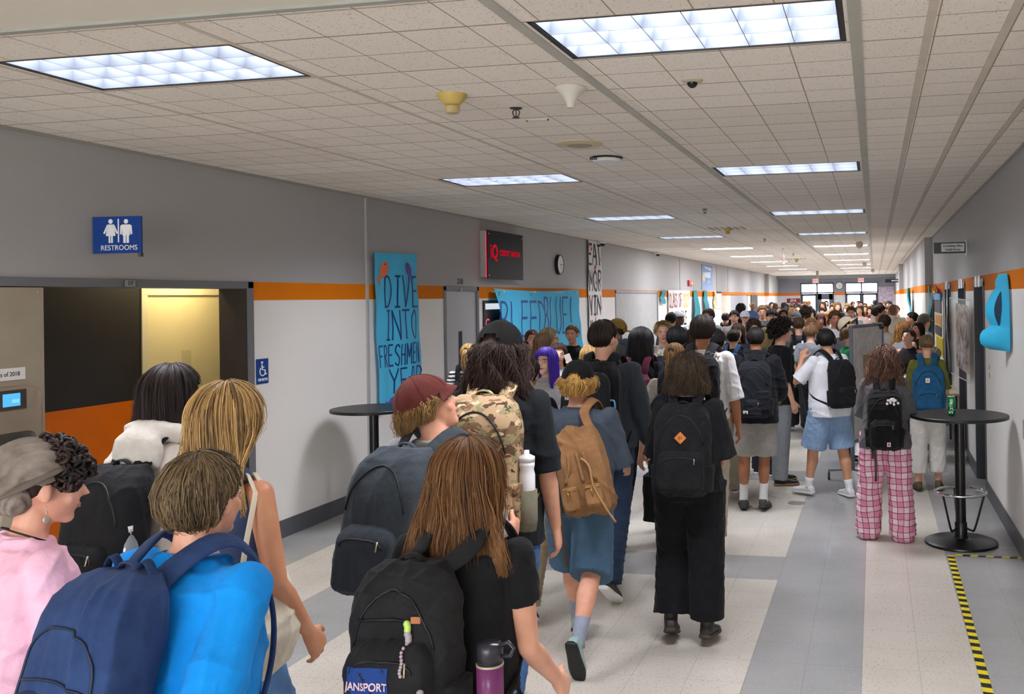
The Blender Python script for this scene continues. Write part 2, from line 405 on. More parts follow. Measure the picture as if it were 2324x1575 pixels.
def fixture(x0, x1, yc, full):
    t = empty('ceiling_light', ((x0+x1)/2, yc, CEIL)); w = (x1-x0)/2; d = FD
    f = MB()
    for a, b in (((-w, -d, 0), (-w+.022, d, .11)), ((w-.022, -d, 0), (w, d, .11)), ((-w, -d, 0), (w, -d+.014, .11)), ((-w, d-.014, 0), (w, d, .11)), ((-w, -d, .11), (w, d, .12))): f.box(a, b)
    f.build('frame', M_fixf, t)
    lm = MB(); lm.add([(-w+.03, -d+.02, .1), (w-.03, -d+.02, .1), (w-.03, d-.02, .1), (-w+.03, d-.02, .1)], [(3, 2, 1, 0)])
    if full:
        lm.build('lamp', M_lamp, t)
        lv = MB(); W = w-.022; D = d-.014
        for i in range(7):
            x = -W+.004 + (2*W-.008)*i/6
            lv.add([(x-.0015, -D, .004), (x+.0015, -D, .004), (x+.014, -D, .075), (x-.014, -D, .075), (x-.0015, D, .004), (x+.0015, D, .004), (x+.014, D, .075), (x-.014, D, .075)],
                   [(0, 1, 2, 3), (7, 6, 5, 4), (0, 4, 5, 1), (1, 5, 6, 2), (3, 7, 4, 0), (2, 6, 7, 3)])
        for j in range(4):
            y = -D+.004+(2*D-.008)*j/3
            lv.add([(-W, y-.0015, .004), (-W, y+.0015, .004), (-W, y+.018, .08), (-W, y-.018, .08), (W, y-.0015, .004), (W, y+.0015, .004), (W, y+.018, .08), (W, y-.018, .08)],
                   [(3, 2, 1, 0), (4, 5, 6, 7), (1, 5, 4, 0), (2, 6, 5, 1), (0, 4, 7, 3), (3, 7, 6, 2)])
        lv.build('louvre', M_louvre, t)
    else:
        o = lm.build('lamp', M_lamp, t); o.location.z = -.085
    return t
LROW = ['nearest', 'second', 'third', 'fourth', 'fifth', 'sixth', 'seventh', 'eighth', 'ninth', 'tenth', 'eleventh', 'twelfth']
for yc in ROWS:
    for ci, (x0, x1) in enumerate(COLX):
        k = round((yc-3.79)/4.29)
        t = fixture(x0, x1, yc, yc < 18)
        side = 'left' if ci == 0 else 'right'
        if k < 0: lab = 'louvred ceiling light behind the camera position, %s row' % side
        elif k == 0: lab = 'large louvred fluorescent ceiling light nearest the camera, %s row' % side
        else: lab = '%s fluorescent ceiling light from the camera in the %s-hand row' % (LROW[k], side)
        tag(t, lab, 'ceiling light', 'fluorescent ceiling lights')

# ------------------------------------------------------------------ walls
UP, BAND = 2.222, 2.068
def run(mb, x0, x1, y0, y1, z0=0.0, base=None):
    if z0 < BAND: mb.box((x0, y0, z0), (x1, y1, BAND), 0)
    if z0 < UP: mb.box((x0, y0, max(z0, BAND)), (x1, y1, UP), 1)
    mb.box((x0, y0, max(z0, UP)), (x1, y1, CEIL+.05), 2)
WM = [M_white, M_orange, M_gray]
wl = MB(); XB = LW-.25
run(wl, XB, LW, BACK, 3.2); run(wl, XB, LW, 3.2, 7.0, UP)
run(wl, XB, LW, 7.0, 10.55); run(wl, XB, LW, 10.55, 11.57, UP)
run(wl, XB, LW, 11.57, 18.2); run(wl, XB, LW, 18.2, 22.0, 2.16)
run(wl, XB, LW, 22.0, 31.6); run(wl, XB, LW, 31.6, 38.4, 2.12); run(wl, XB, LW, 38.4, 44.6)
run(wl, XB, LW, 45.2, END)
struct('wall_left', wl, WM)
wl = MB(); run(wl, LW-1.0, LW+.18, 44.6, 45.2); struct('wall_left', wl, WM)
b = MB()
for y0, y1 in ((7.0, 10.55), (11.57, 18.2), (22.0, 31.6), (38.4, 44.6)): b.box((LW, y0, 0), (LW+.012, y1, .155))
struct('baseboard_left', b, M_base, bevel=.003)
wr = MB(); XR = RW+.6
GAPS = [(9.93, 10.88), (11.95, 12.9), (14.2, 15.3)]
run(wr, RW, XR, BACK, 9.93)
for i, (a, c) in enumerate(GAPS):
    run(wr, RW, XR, a, c, 2.16)
    run(wr, RW, XR, c, GAPS[i+1][0] if i < 2 else 18.5)
    wr.box((RW+.4, a, 0), (XR, c, 2.16), 2)
struct('wall_right', wr, WM)
wr = MB(); run(wr, .95, XR, 18.5, 32.0); struct('wall_right', wr, WM)
wr = MB(); run(wr, RW, XR, 32.0, 34.0); run(wr, RW, XR, 34.8, END); struct('wall_right', wr, WM)
wr = MB(); run(wr, .86, XR, 34.0, 34.8); struct('wall_right', wr, WM)
b = MB()
for y0, y1 in ((BACK, 9.93), (10.88, 11.95), (12.9, 14.2), (15.3, 18.5)): b.box((RW-.012, y0, 0), (RW, y1, .155))
b.box((.938, 18.5, 0), (.95, 32, .155)); b.box((.938, 18.488, 0), (RW, 18.5, .155))
struct('baseboard_right', b, M_base, bevel=.003)
# door recesses of the right wall: dark steel frames and doors
for i, (a, c) in enumerate(GAPS):
    f = MB(); z = 2.16
    f.box((RW-.012, c-.045, 0), (RW+.2, c, z)); f.box((RW-.012, a, 0), (RW+.2, a+.045, z)); f.box((RW-.012, a, z-.05), (RW+.2, c, z+.03))
    fr = f.build('door_%d' % (5+i), plain('dark_steel_frame', '3f4147', .45), bevel=.004); fr['kind'] = 'structure'
    l = MB(); l.box((RW+.12, a+.045, .01), (RW+.165, c-.045, z-.05)); l.build('door_leaf', plain('slate_door_paint', '5a5d63', .45), fr)
    g = MB(); g.box((RW+.112, a+.6, 1.0), (RW+.12, c-.16, 1.9)); g.build('vision_panel', plain('dark_vision_glass', '1c1f22', .08), fr)
    h = MB(); h.tube([(RW+.12, a+.12, 1.02), (RW+.06, a+.12, 1.02), (RW+.06, a+.24, 1.02)], .011); h.build('door_handle', M_chrome, fr, smooth=True)
    for k in range(2):
        y = (a+c)/2-.16+k*.3
        s = MB(); s.box((RW-.008, y, 2.1+.005), (RW-.001, y+.19, 2.225))
        s = s.build('door_sign', M_whitep, None, bevel=.002); s.location = (-.005, 0, .0)
        tag(s, 'small white square room plate above the %s dark doorway in the right wall, %s one' % (('nearest', 'second', 'third')[i], ('nearer', 'farther')[k]), 'sign', 'room plates over the right-hand doors')
# unseen wall behind the camera, its window openings added to let in extra daylight
b = MB(); b.box((-6.5, BACK-.2, 0), (2.5, BACK, .25), 0); b.box((-6.5, BACK-.2, 2.95), (2.5, BACK, CEIL+.05), 2)
for x in (-6.5, -3.6, -2.05, -.5, 1.05): b.box((x, BACK-.2, .25), (x+(1.42 if x < -6 else .1), BACK, 2.95), 0)
struct('wall_back_added', b, WM)
# end wall with two glazed door frames
e = MB(); XE = [(-3.9, -2.12), (-1.53, .2)]
xs = [-6.5, XE[0][0], XE[0][1], XE[1][0], XE[1][1], 2.5]
for i in (0, 2, 4): run(e, xs[i], xs[i+1], END, END+.25)
for i in (1, 3): e.box((xs[i], END, 2.73), (xs[i+1], END+.25, CEIL+.05), 2)
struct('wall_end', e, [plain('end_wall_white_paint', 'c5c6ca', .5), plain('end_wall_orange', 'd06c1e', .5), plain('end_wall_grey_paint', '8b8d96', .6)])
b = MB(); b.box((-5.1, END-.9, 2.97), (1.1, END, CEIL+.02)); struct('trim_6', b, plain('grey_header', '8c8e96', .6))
M_glass = glass('window_glass')
M_alu = plain('dark_aluminium', '43474f', .4, metal=.3)
for i, (a, c) in enumerate(XE):
    f = MB(); y0, y1 = END-.03, END+.12
    mid = (a+c)/2
    for x in (a, c-.06): f.box((x, y0, 0), (x+.06, y1, 2.73))
    f.box((mid-.035, y0, 0), (mid+.035, y1, 2.73)); f.box((a, y0, 2.67), (c, y1, 2.73)); f.box((a, y0, 2.17), (c, y1, 2.24))
    o = f.build('window_%d' % (i+1), M_alu); o['kind'] = 'structure'
    for x0, x1 in ((a+.06, mid-.035), (mid+.035, c-.06)):
        g = MB(); g.box((x0, END+.04, 2.24), (x1, END+.046, 2.67)); g.build('pane', M_glass, o)
    dr = MB(); left = (a+.06, mid-.035); right = (mid+.035, c-.06)
    for j, (x0, x1) in enumerate((left, right)):
        solid = (i == 0 and j == 1)
        d = MB(); bw = .2 if solid else .07
        d.box((x0, END+.02, 0), (x0+bw, END+.06, 2.16)); d.box((x1-bw, END+.02, 0), (x1, END+.06, 2.16)); d.box((x0, END+.02, 2.16-bw*1.6), (x1, END+.06, 2.16)); d.box((x0, END+.02, 0), (x1, END+.06, .9 if solid else .25))
        dd = d.build('door_%d' % (8+i*2+j), M_alu if not solid else plain('slate_door', '5c626e', .5)); dd['kind'] = 'structure'
        g = MB(); g.box((x0+bw, END+.038, .25), (x1-bw, END+.044, 2.16-bw)); g.build('pane', M_glass, dd)
        g = MB(); g.tube([(x0+.1, END-.02, 1.0), (x1-.1, END-.02, 1.0)], .02); g.build('push_bar', M_chrome, dd, smooth=True)
# ------------------------------------------------------------------ restroom alcove in the left wall
z = 2.165
f = MB(); f.box((XB, 6.93, 0), (LW+.012, 7.002, UP)); f.box((XB, 3.2, z), (LW+.012, 7.002, UP)); f.box((XB, 3.2, 0), (LW+.012, 3.27, UP))
f.build('door_1', M_frame, bevel=.004)['kind'] = 'structure'
a = MB()
a.box((-5.95, 3.2, 1.285), (-5.8, 6.6, 2.6), 0); a.box((-5.95, 3.2, 0), (-5.8, 6.6, 1.285), 1)
a.box((-6.7, 6.6, 0), (-6.6, 8.2, 2.6), 2); a.box((-6.7, 8.2, 0), (XB, 8.3, 2.6), 2)
a.box((XB-.01, 7.0, 0), (XB, 8.2, 2.6), 3); a.box((-5.95, 3.1, 0), (XB, 3.2, 2.6), 3); a.box((-6.7, 6.5, 0), (-5.95, 6.6, 2.6), 2)
a.box((-6.7, 3.1, 2.6), (XB, 8.3, 2.65), 2); a.box((XB-.004, 6.92, 0), (LW-.002, 6.93, z), 3)
struct('wall_alcove', a, [plain('black_alcove_panel', '2b2826', .5), plain('alcove_orange', 'd96a00', .4), plain('cream_alcove_paint', 'd8cc9e', .5), M_dark])
cd = MB(); cd.box((-5.85, 6.6, 0), (-5.79, 6.665, 2.13)); cd.box((-5.85, 6.6, 2.12), (-5.79, 7.75, 2.19)); 
o = cd.build('door_2', plain('cream_door_frame', 'd8cdaa', .45), bevel=.004); o['kind'] = 'structure'
cl = MB(); cl.box((-5.84, 6.665, .01), (-5.8, 7.7, 2.12)); cl.build('door_leaf', M_cream, o)
cp = MB(); cp.box((-5.8, 7.05, .85), (-5.797, 7.16, 1.65)); cp.build('push_plate', plain('cream_push_plate', 'c9bd90', .4), o)
al = empty('ceiling_light', (-5.57, 6.95, 2.6)); x = MB(); x.box((-.12, -.3, -.04), (.12, .3, 0)); x.build('frame', M_whitep, al)
x = MB(); x.box((-.1, -.28, -.045), (.1, .28, -.04)); x.build('lamp', emis('warm_lamp', 'ffe9b8', 26), al)
tag(al, 'hidden warm ceiling light inside the restroom vestibule', 'ceiling light')
# corridor doors on the left wall
def door(n, y0, y1, zt, frame=M_frame, leaf=M_door, hinge=True, win=None):
    f = MB(); f.box((LW-.1, y0, 0), (LW+.01, y0+.06, zt+.055)); f.box((LW-.1, y1-.06, 0), (LW+.01, y1, zt+.055)); f.box((LW-.1, y0, zt), (LW+.01, y1, zt+.055))
    o = f.build('door_%d' % n, frame, bevel=.004); o['kind'] = 'structure'
    l = MB(); l.box((LW-.06, y0+.06, .01), (LW-.012, y1-.06, zt)); l.build('door_leaf', leaf, o, bevel=.003)
    if hinge:
        for zz in (1.85, 1.1, .3):
            h = MB(); h.tube([(LW+.0, y0+.065, zz), (LW+.0, y0+.065, zz+.13)], .012); h.build('hinge', M_steel, o, smooth=True)
    if win:
        g = MB(); g.box((LW-.012, win[0], win[1]), (LW-.008, win[2], win[3])); g.build('vision_panel', plain('dark_vision_glass', '1c1f22', .08), o)
    h = MB(); h.tube([(LW-.01, y1-.14, 1.02), (LW+.05, y1-.14, 1.02), (LW+.05, y1-.25, 1.02)], .011); h.build('door_handle', M_chrome, o, smooth=True)
    return o
door(3, 10.55, 11.57, 2.165, win=(10.98, .9, 11.08, 1.66))
door(4, 18.2, 22.0, 2.155, plain('grey_frame_light', '8d8e90', .5), plain('grey_roller_door', 'a9aaa8', .5), hinge=True)
f = MB(); f.box((LW-.1, 31.6, 0), (LW-.05, 34.0, 2.12), 0); f.box((LW-.1, 34.0, 0), (LW-.04, 38.4, 2.12), 1)
o = f.build('door_12', [plain('cream_board', 'd5cdbb', .6), plain('grey_far_door', 'a5a6aa', .6)]); o['kind'] = 'structure'
f = MB(); f.box((LW, 39.2, 0), (LW+.03, 41.4, 2.12)); f.build('door_13', plain('doorway_shade_black', '16181c', .6))['kind'] = 'structure'  # black slab on the wall, painted as the shade inside an opening
# wall joint cover and the small conduits
f = MB(); f.box((LW, 8.78, .155), (LW+.02, 8.815, CEIL-.02)); struct('trim_7', f, plain('grey_joint_strip', 'a8a8a6', .5))
f = MB()
for y in (33.0, 30.6, 24.6): f.box((LW, y, UP), (LW+.008, y+.03, CEIL))
struct('trim_8', f, plain('grey_wall_joint', '86888c', .6))
# ================================================================== PEOPLE: body, clothes, hair, bags
def remesh(mb, voxel, smooth=3, fac=.5):
    me = mb.mesh(); o = bpy.data.objects.new('tmp', me); col.objects.link(o)
    m = o.modifiers.new('r', 'REMESH'); m.mode = 'VOXEL'; m.voxel_size = voxel; m.adaptivity = 0; m.use_smooth_shade = True
    if smooth:
        q = o.modifiers.new('s', 'SMOOTH'); q.iterations = smooth; q.factor = fac
    dg = bpy.context.evaluated_depsgraph_get(); dg.update()
    out = bpy.data.meshes.new_from_object(o.evaluated_get(dg))
    bpy.data.objects.remove(o); bpy.data.meshes.remove(me); out.materials.clear()
    return out
def wrinkle(me, amp, seed=0, wl=.09, vert=.6):
    n = len(me.vertices)
    if not n or amp <= 0: return me
    co = np.empty(n*3, np.float32); no = np.empty(n*3, np.float32)
    me.vertices.foreach_get('co', co); me.vertex_normals.foreach_get('vector', no)
    co = co.reshape(-1, 3); no = no.reshape(-1, 3); r = np.random.RandomState(seed+11); d = np.zeros(n)
    for k in range(4):
        a = r.normal(size=3); a[2] *= vert*1.6; a /= np.linalg.norm(a); b = r.normal(size=3); b /= np.linalg.norm(b); c = r.normal(size=3)
        f = 2*np.pi/(wl*r.uniform(.8, 2.2))
        ph = co@a*f + 1.3*np.sin(co@b*f*.3 + r.uniform(0, 6)) + r.uniform(0, 6)
        mask = np.clip(.35+.9*np.sin(co@c*5 + r.uniform(0, 6)), 0, 1)
        d += ((1-np.abs(np.sin(ph)))**2.6*mask - .17)/1.35
    co = co + no*(d*amp)[:, None].astype(np.float32)
    me.vertices.foreach_set('co', co.reshape(-1)); me.update(); return me
def V(*a): return Vector(a)
def sm(pts, k=4):
    pts = [Vector(p) for p in pts]; out = []
    for i in range(len(pts)-1):
        P = [pts[max(i-1, 0)], pts[i], pts[i+1], pts[min(i+2, len(pts)-1)]]
        for j in range(k):
            u = j/k; out.append(.5*((2*P[1])+(P[2]-P[0])*u+(2*P[0]-5*P[1]+4*P[2]-P[3])*u*u+(3*P[1]-P[0]-3*P[2]+P[3])*u**3))
    return out+[pts[-1]]
def rotx(a): return Matrix.Rotation(math.radians(a), 3, 'X')
def rotz(a): return Matrix.Rotation(math.radians(a), 3, 'Z')
def roty(a): return Matrix.Rotation(math.radians(a), 3, 'Y')
def lerp(tab, z):
    if z <= tab[0][0]: return tab[0][1:]
    for p, q in zip(tab, tab[1:]):
        if z <= q[0]:
            t = (z-p[0])/(q[0]-p[0]); t = t*t*(3-2*t)*.5+t*.5
            return tuple(a+(b-a)*t for a, b in zip(p[1:], q[1:]))
    return tab[-1][1:]
TORSO_M = [(.80, .14, .10, 0), (.87, .165, .112, -.01), (.94, .168, .118, -.012), (1.03, .152, .105, 0), (1.12, .147, .10, .005), (1.22, .157, .11, .005), (1.32, .172, .118, 0), (1.385, .175, .108, -.005), (1.43, .15, .085, -.012), (1.465, .085, .065, -.015), (1.49, .058, .056, -.012)]
TORSO_F = [(.80, .15, .10, 0), (.87, .178, .118, -.014), (.94, .172, .12, -.014), (1.03, .145, .102, 0), (1.11, .128, .092, .006), (1.20, .138, .10, .008), (1.29, .148, .122, .012), (1.37, .156, .105, 0), (1.43, .135, .08, -.012), (1.465, .07, .058, -.015), (1.49, .05, .05, -.012)]
SHW = {'m': .172, 'f': .152}
WALK_L = dict(legL=(22, 2, 6, -4), legR=(-14, 2, 22, 34), armR=((.22, .32, -1), (.1, .62, -1)), armL=((.2, -.35, -1), (.12, -.05, -1)))
WALK_R = dict(legR=(22, 2, 6, -4), legL=(-14, 2, 22, 34), armL=((.22, .32, -1), (.1, .62, -1)), armR=((.2, -.35, -1), (.12, -.05, -1)))
STAND = dict(legL=(2, 3, 3, 0), legR=(0, 3, 2, 0), armL=((.2, .03, -1), (.05, .22, -1)), armR=((.2, .03, -1), (.05, .22, -1)))
from mathutils.bvhtree import BVHTree
def drape_on(me, target, direction, off=.002):
    """lay a printed motif onto the surface it is printed on"""
    bv = BVHTree.FromPolygons([v.co.copy() for v in target.vertices], [tuple(p.vertices) for p in target.polygons]); d = Vector(direction).normalized()
    for v in me.vertices:
        h = bv.ray_cast(v.co-d*.6, d)
        if h[0] is not None: v.co = h[0]-d*off
    me.update(); return me
class Fig:
    def __init__(s, X, Y, heading, H=1.72, sex='m', build=1.0, pose=None, lean=2, side=0, twist=0, head=(0, 0), vox=.008, shoulders=None, fat=1.0):
        s.X, s.Y, s.hd, s.H, s.sex, s.bd, s.vox = X, Y, heading, H, sex, build, vox
        s.k = H/1.75; s.fat = fat
        p = dict(STAND); p.update(pose or {}); s.pose = p
        s.tab = TORSO_M if sex == 'm' else TORSO_F
        s.Rt = rotz(twist) @ roty(side) @ rotx(-lean)
        s.shw = (shoulders or SHW[sex])*build
        # legs relative to hips
        s.leg = {}; low = 9
        for S, sd in (('L', -1), ('R', 1)):
            fl, ab, kn, fp = p['leg'+S]; A = math.radians(fl); B = math.radians(fl-kn); x = math.sin(math.radians(ab))*sd
            hip = V(.088*sd*build, 0, 0); th = V(x, math.sin(A), -math.cos(A)).normalized(); sh = V(x*.6, math.sin(B), -math.cos(B)).normalized()
            knee = hip+th*.43; ank = knee+sh*.415; Rf = rotz(-p.get('toe', 7)*sd) @ rotx(-fp)
            for q in (V(0, -.055, -.088), V(0, .2, -.088)): low = min(low, (ank+Rf@q).z)
            s.leg[S] = [hip, knee, ank, Rf]
        s.hz = -low
        for S in 'LR': s.leg[S] = [q+V(0, 0, s.hz) for q in s.leg[S][:3]] + [s.leg[S][3]]
        s.hip = V(0, 0, s.hz)
        s.arm = {}
        for S, sd in (('L', -1), ('R', 1)):
            u, f = p['arm'+S][:2]; u = V(u[0]*sd, u[1], u[2]).normalized(); f = V(f[0]*sd, f[1], f[2]).normalized()
            u = s.Rt@u; f = s.Rt@f
            sh = s.tp(V(s.shw*sd, -.012, 1.415)); el = sh+u*.285; wr = el+f*.25; s.arm[S] = [sh, el, wr, f]
        yaw, pit = head[0], head[1]
        s.piv = s.tp(V(0, .012, 1.511)); s.Rh = s.Rt @ rotz(-yaw) @ rotx(-pit); s.HC = s.piv + s.Rh@V(0, .014, .108)
        s.root = None
    def tp(s, p):
        """standing coordinates of the upper body -> posed"""
        p = Vector(p); return s.hip + s.Rt@(p-V(0, 0, .93))
    def hp(s, p): return s.HC + s.Rh@Vector(p)
    def prof(s, z):
        a, b, y = lerp(s.tab, z); f = s.bd if z < 1.43 else 1
        belly = max(0, s.fat-1)*math.exp(-((z-1.06)/.16)**2)
        return a*f*(1+belly*.8), b*(f*.5+.5)*(1+belly), y+belly*.03
    def world(s): return Matrix.Translation((s.X, s.Y, 0)) @ Matrix.Rotation(-math.radians(s.hd), 4, 'Z')
    def start(s, label):
        s.root = empty('person', (s.X, s.Y, 0), -math.radians(s.hd)); tag(s.root, label, 'person')
        return s.root
    def fin(s, me):
        """scale to the person's height"""
        me.transform(Matrix.Scale(s.k, 4)); return me
    def torso_rings(s, z0, z1, ea=0, eb=0, drape=0, n=9, flare=0):
        rs = []; mxa = mxb = 0
        for i in range(n):
            z = z1+(z0-z1)*i/(n-1)
            a, b, y = s.prof(z)
            if z < 1.36:
                mxa = max(mxa, a*drape); mxb = max(mxb, b*drape)
                a = max(a, mxa); b = max(b, mxb)
            e = flare*max(0, (1.3-z)/.5)
            rs.append((s.tp((0, y, z)), s.Rt@V(a+ea+e, 0, 0), s.Rt@V(0, b+eb+e, 0)))
        return rs[::-1]
    def body(s, tone, detail=True):
        mb = MB(); R = s.Rt
        rs = [(s.tp((0, -.01, .845)), R@V(.10, 0, 0), R@V(0, .06, 0))]+[(s.tp((0, y, z)), R@V(s.prof(z)[0]*.95, 0, 0), R@V(0, s.prof(z)[1]*.95, 0)) for z, a, b, y in s.tab[1:]]
        mb.loft(rs, 20, 2.3)
        f = 1 if s.sex == 'm' else .88
        mb.tube([s.tp((0, -.014, 1.44)), s.tp((0, -.01, 1.50)), s.hp((0, -.024, -.05))], [.066*f, .056*f, .054*f], 14)
        # head
        mb.ball(s.hp((0, -.018, .02)), (.074, .093, .088), 20, 12, R=s.Rh)
        mb.ball(s.hp((0, .022, -.03)), (.056, .064, .078), 18, 12, R=s.Rh)
        mb.ball(s.hp((0, .052, -.09)), (.027, .024, .022), 12, 8, R=s.Rh)
        mb.tube([s.hp((0, .078, .012)), s.hp((0, .094, -.012)), s.hp((0, .100, -.03))], [.009, .012, .015], 8)
        mb.ball(s.hp((0, .066, .02)), (.046, .018, .012), 12, 8, R=s.Rh)
        mb.ball(s.hp((0, .078, -.056)), (.022, .011, .012), 10, 6, R=s.Rh)
        for q in (-1, 1):
            mb.ball(s.hp((.074*q, -.01, -.01)), (.011, .021, .032), 10, 8, R=s.Rh @ rotz(-18*q))
            mb.ball(s.hp((.036*q, .056, -.03)), (.022, .018, .022), 10, 6, R=s.Rh)
            S = 'R' if q > 0 else 'L'
            sh, el, wr, fd = s.arm[S]; g = (1 if s.sex == 'm' else .86)*(s.bd*.5+.5)
            mb.ball(sh-V(0, 0, .006), .049*g, 14, 9)
            mb.tube([s.tp((.06*q, -.01, 1.405)), s.tp((.12*q*s.bd, -.012, 1.405)), sh], [.044*g, .047*g, .049*g], 12)
            mb.tube([sh, sh.lerp(el, .35), el.lerp(sh, .15), el, el.lerp(wr, .25), el.lerp(wr, .6), wr], [.049*g, .046*g, .04*g, .037*g, .041*g, .033*g, (.024*g, .027*g)], 14)
            s.hand(mb, wr, fd, q, s.pose.get('curl'+S, s.pose.get('curl', 1.0)), s.pose.get('hand'+S), g)
            hip, kn, an, Rf = s.leg[S]; g = s.bd*(1.0 if s.sex == 'm' else 1.04)
            mb.tube([hip+V(0, -.01, .04), hip.lerp(kn, .3), hip.lerp(kn, .75), kn, kn.lerp(an, .15), kn.lerp(an, .35)+V(0, -.012, 0), kn.lerp(an, .7), an], [.088*g, .083*g, .062*g, .055*g, .054*g, .056*g, .04*g, .036*g], 14)
            mb.tube([an, an+Rf@V(0, .03, -.04), an+Rf@V(0, .10, -.055), an+Rf@V(0, .16, -.065)], [.036, .035, .03, .02], 10)
        me = s.fin(remesh(mb, s.vox, 2, .45))
        o = link('body', me, s.root, skin(tone))
        return o
    def hand(s, mb, wr, d, q, curl, plane, g=1):
        d = d.normalized()
        if plane: n = s.Rt@V(plane[0]*q, plane[1], plane[2])
        else: n = s.Rt@V(-q, -.15, 0)
        n = (n-d*n.dot(d)).normalized(); w = d.cross(n)*q      # towards thumb
        if not plane and w.dot(s.Rt@V(0, 1, 0)) < 0 and abs(d.y) < .8: w = -w
        mb.loft([(wr, w*.027, n*.02), (wr+d*.03, w*.034, n*.018), (wr+d*.065, w*.043, n*.016), (wr+d*.092, w*.042, n*.013)], 12, 2.6)
        for i, L in enumerate((.070, .078, .072, .056)):
            p = wr+d*(.085-.006*abs(i-1.2))+w*(.031-.0205*i); dr = d+w*(.10-.07*i); pts = [p]; ang = 0
            for j, seg in enumerate((.45, .32, .25)):
                ang += (.30, .42, .35)[j]*curl*(1+.12*i)
                pts.append(pts[-1] + (dr.normalized()*math.cos(ang)+n*math.sin(ang))*L*seg)
            mb.tube(pts, [.0098, .0092, .0085, .007], 8)
        p = wr+d*.025+w*.026; t = (d*.62+w*.62+n*.38).normalized()
        mb.tube([p, p+t*.04, p+t*.07+d*.012, p+t*.078+d*.028], [.014, .012, .0105, .008], 8)
    # ---------------- clothes
    def shirt(s, c, name='shirt', sleeve=.62, hem=.86, ea=.018, eb=.016, drape=.97, flare=.012, amp=.006, seed=1, top=1.478, mat=None, cuff=None, loose=1.0, collar=True, vox=None, wl=.13):
        mb = MB(); vx = vox or s.vox
        mb.loft(s.torso_rings(hem, top-.03, ea, eb, drape, 12, flare) , 24, 2.4)
        a, b, y = s.prof(top-.02); mb.loft([(s.tp((0, y, top-.06)), s.Rt@V(a+.04, 0, 0), s.Rt@V(0, b+.022, 0)), (s.tp((0, y, top)), s.Rt@V(max(a, .06)+.008, 0, 0), s.Rt@V(0, max(b, .055)+.008, 0))], 20)
        for q, S in ((-1, 'L'), (1, 'R')):
            sh, el, wr, fd = s.arm[S]; g = (1 if s.sex == 'm' else .88)*loose*(s.bd*.5+.5)
            if sleeve <= 0:
                mb.tube([s.tp((.055*q, -.012, 1.425)), s.tp((.115*q, -.012, 1.42))], [.05*g, .04*g], 12); continue
            g0 = g/loose*1.05; mb.ball(sh-V(0, 0, .004), .063*g/max(1, loose*.97), 14, 9)
            mb.tube([s.tp((.05*q, -.012, 1.405)), s.tp((.12*q*s.bd, -.012, 1.396)), sh-V(0, 0, .010)], [.062*g0, .062*g0, .060*g0], 12)
            if sleeve <= 1:
                e = sh.lerp(el, sleeve*1.15); mb.tube([sh-V(0, 0, .004), sh.lerp(e, .5)-V(0, 0, .006), e], [.060*g0, .062*(g+g0)/2, .064*g], 16)
            else:
                mb.tube([sh, sh.lerp(el, .5), el, el.lerp(wr, .4), el.lerp(wr, min(1.0, sleeve-1.0)*.97)], [.061*g0, .060*g, .056*g, .054*g, .042*g], 16)
        me = remesh(mb, vx, 4, .5); wrinkle(me, amp, seed, wl); s.fin(me)
        o = link(name, me, s.root, mat or cloth(c))
        if collar:
            m2 = MB(); a, b, y = s.prof(top); a = max(a, .06)+.006; b = max(b, .055)+.006
            m2.tube([s.tp((a*math.sin(t), y+b*math.cos(t), top-.004-.012*max(0, math.cos(t)))) for t in [2*math.pi*i/28 for i in range(29)]], .0075, 8)
            link('collar', s.fin(m2.mesh('c', True)), o, mat or cloth(c))
        if cuff:
            for S in 'LR':
                sh, el, wr, fd = s.arm[S]; m2 = MB(); m2.tube([el.lerp(wr, .78), el.lerp(wr, .98)], [.046, .044], 14); link('cuff', s.fin(m2.mesh('c', True)), o, cloth(cuff))
        return o
    def hood(s, c, seed=3, sz=1.0):
        mb = MB(); pts = []
        for i in range(15):
            t = math.radians(-150+300*i/14)+math.pi; r = .10*sz
            pts.append(s.tp((r*1.05*math.sin(t), -.012+r*.85*math.cos(t)-.0, 1.462+.028*math.cos(t-math.pi)*1)))
        mb.tube(pts, [.022]+[.036*sz]*13+[.022], 12)
        mb.ball(s.tp((0, -.118*sz, 1.405)), (.105*sz, .048*sz, .085*sz), 16, 10, R=s.Rt)
        me = remesh(mb, s.vox, 5, .5); wrinkle(me, .006, seed); link('hood', s.fin(me), s.root, cloth(c))
    def pants(s, c, name='trousers', w=(.096, .068, .064), end=1.0, top=1.03, amp=.006, seed=2, mat=None, ease=.012, fmat=None):
        """end: 1 = ankle, .5 = knee (fraction of the whole leg)"""
        mb = MB(); g = s.bd
        mb.loft(s.torso_rings(.84, top, ease, ease, 0, 6), 22, 2.4)
        mb.ball(s.tp((0, -.012, .86)), (.12*g, .095*g, .06), 14, 8)
        for S, q in (('L', -1), ('R', 1)):
            hip, kn, an, Rf = s.leg[S]; P = [hip+V(0, -.004, .03)]; Rr = [w[0]*g*1.02]
            def at_(t): return hip.lerp(kn, t*2) if t <= .5 else kn.lerp(an, t*2-1)
            for t in (.12, .25, .38, .5, .62, .75, .88, 1.0):
                if t > end+.001: t = end
                r = w[0]+(w[1]-w[0])*(t*2) if t <= .5 else w[1]+(w[2]-w[1])*(t*2-1)
                P.append(at_(t)-(V(0, 0, .03) if t > .98 else V(0, 0, 0))); Rr.append(r*g)
                if t >= end: break
            mb.tube(P, Rr, 18)
        me = remesh(mb, s.vox, 4, .5); wrinkle(me, amp, seed, .08, 1.2); s.fin(me)
        return link(name, me, s.root, mat or cloth(c))
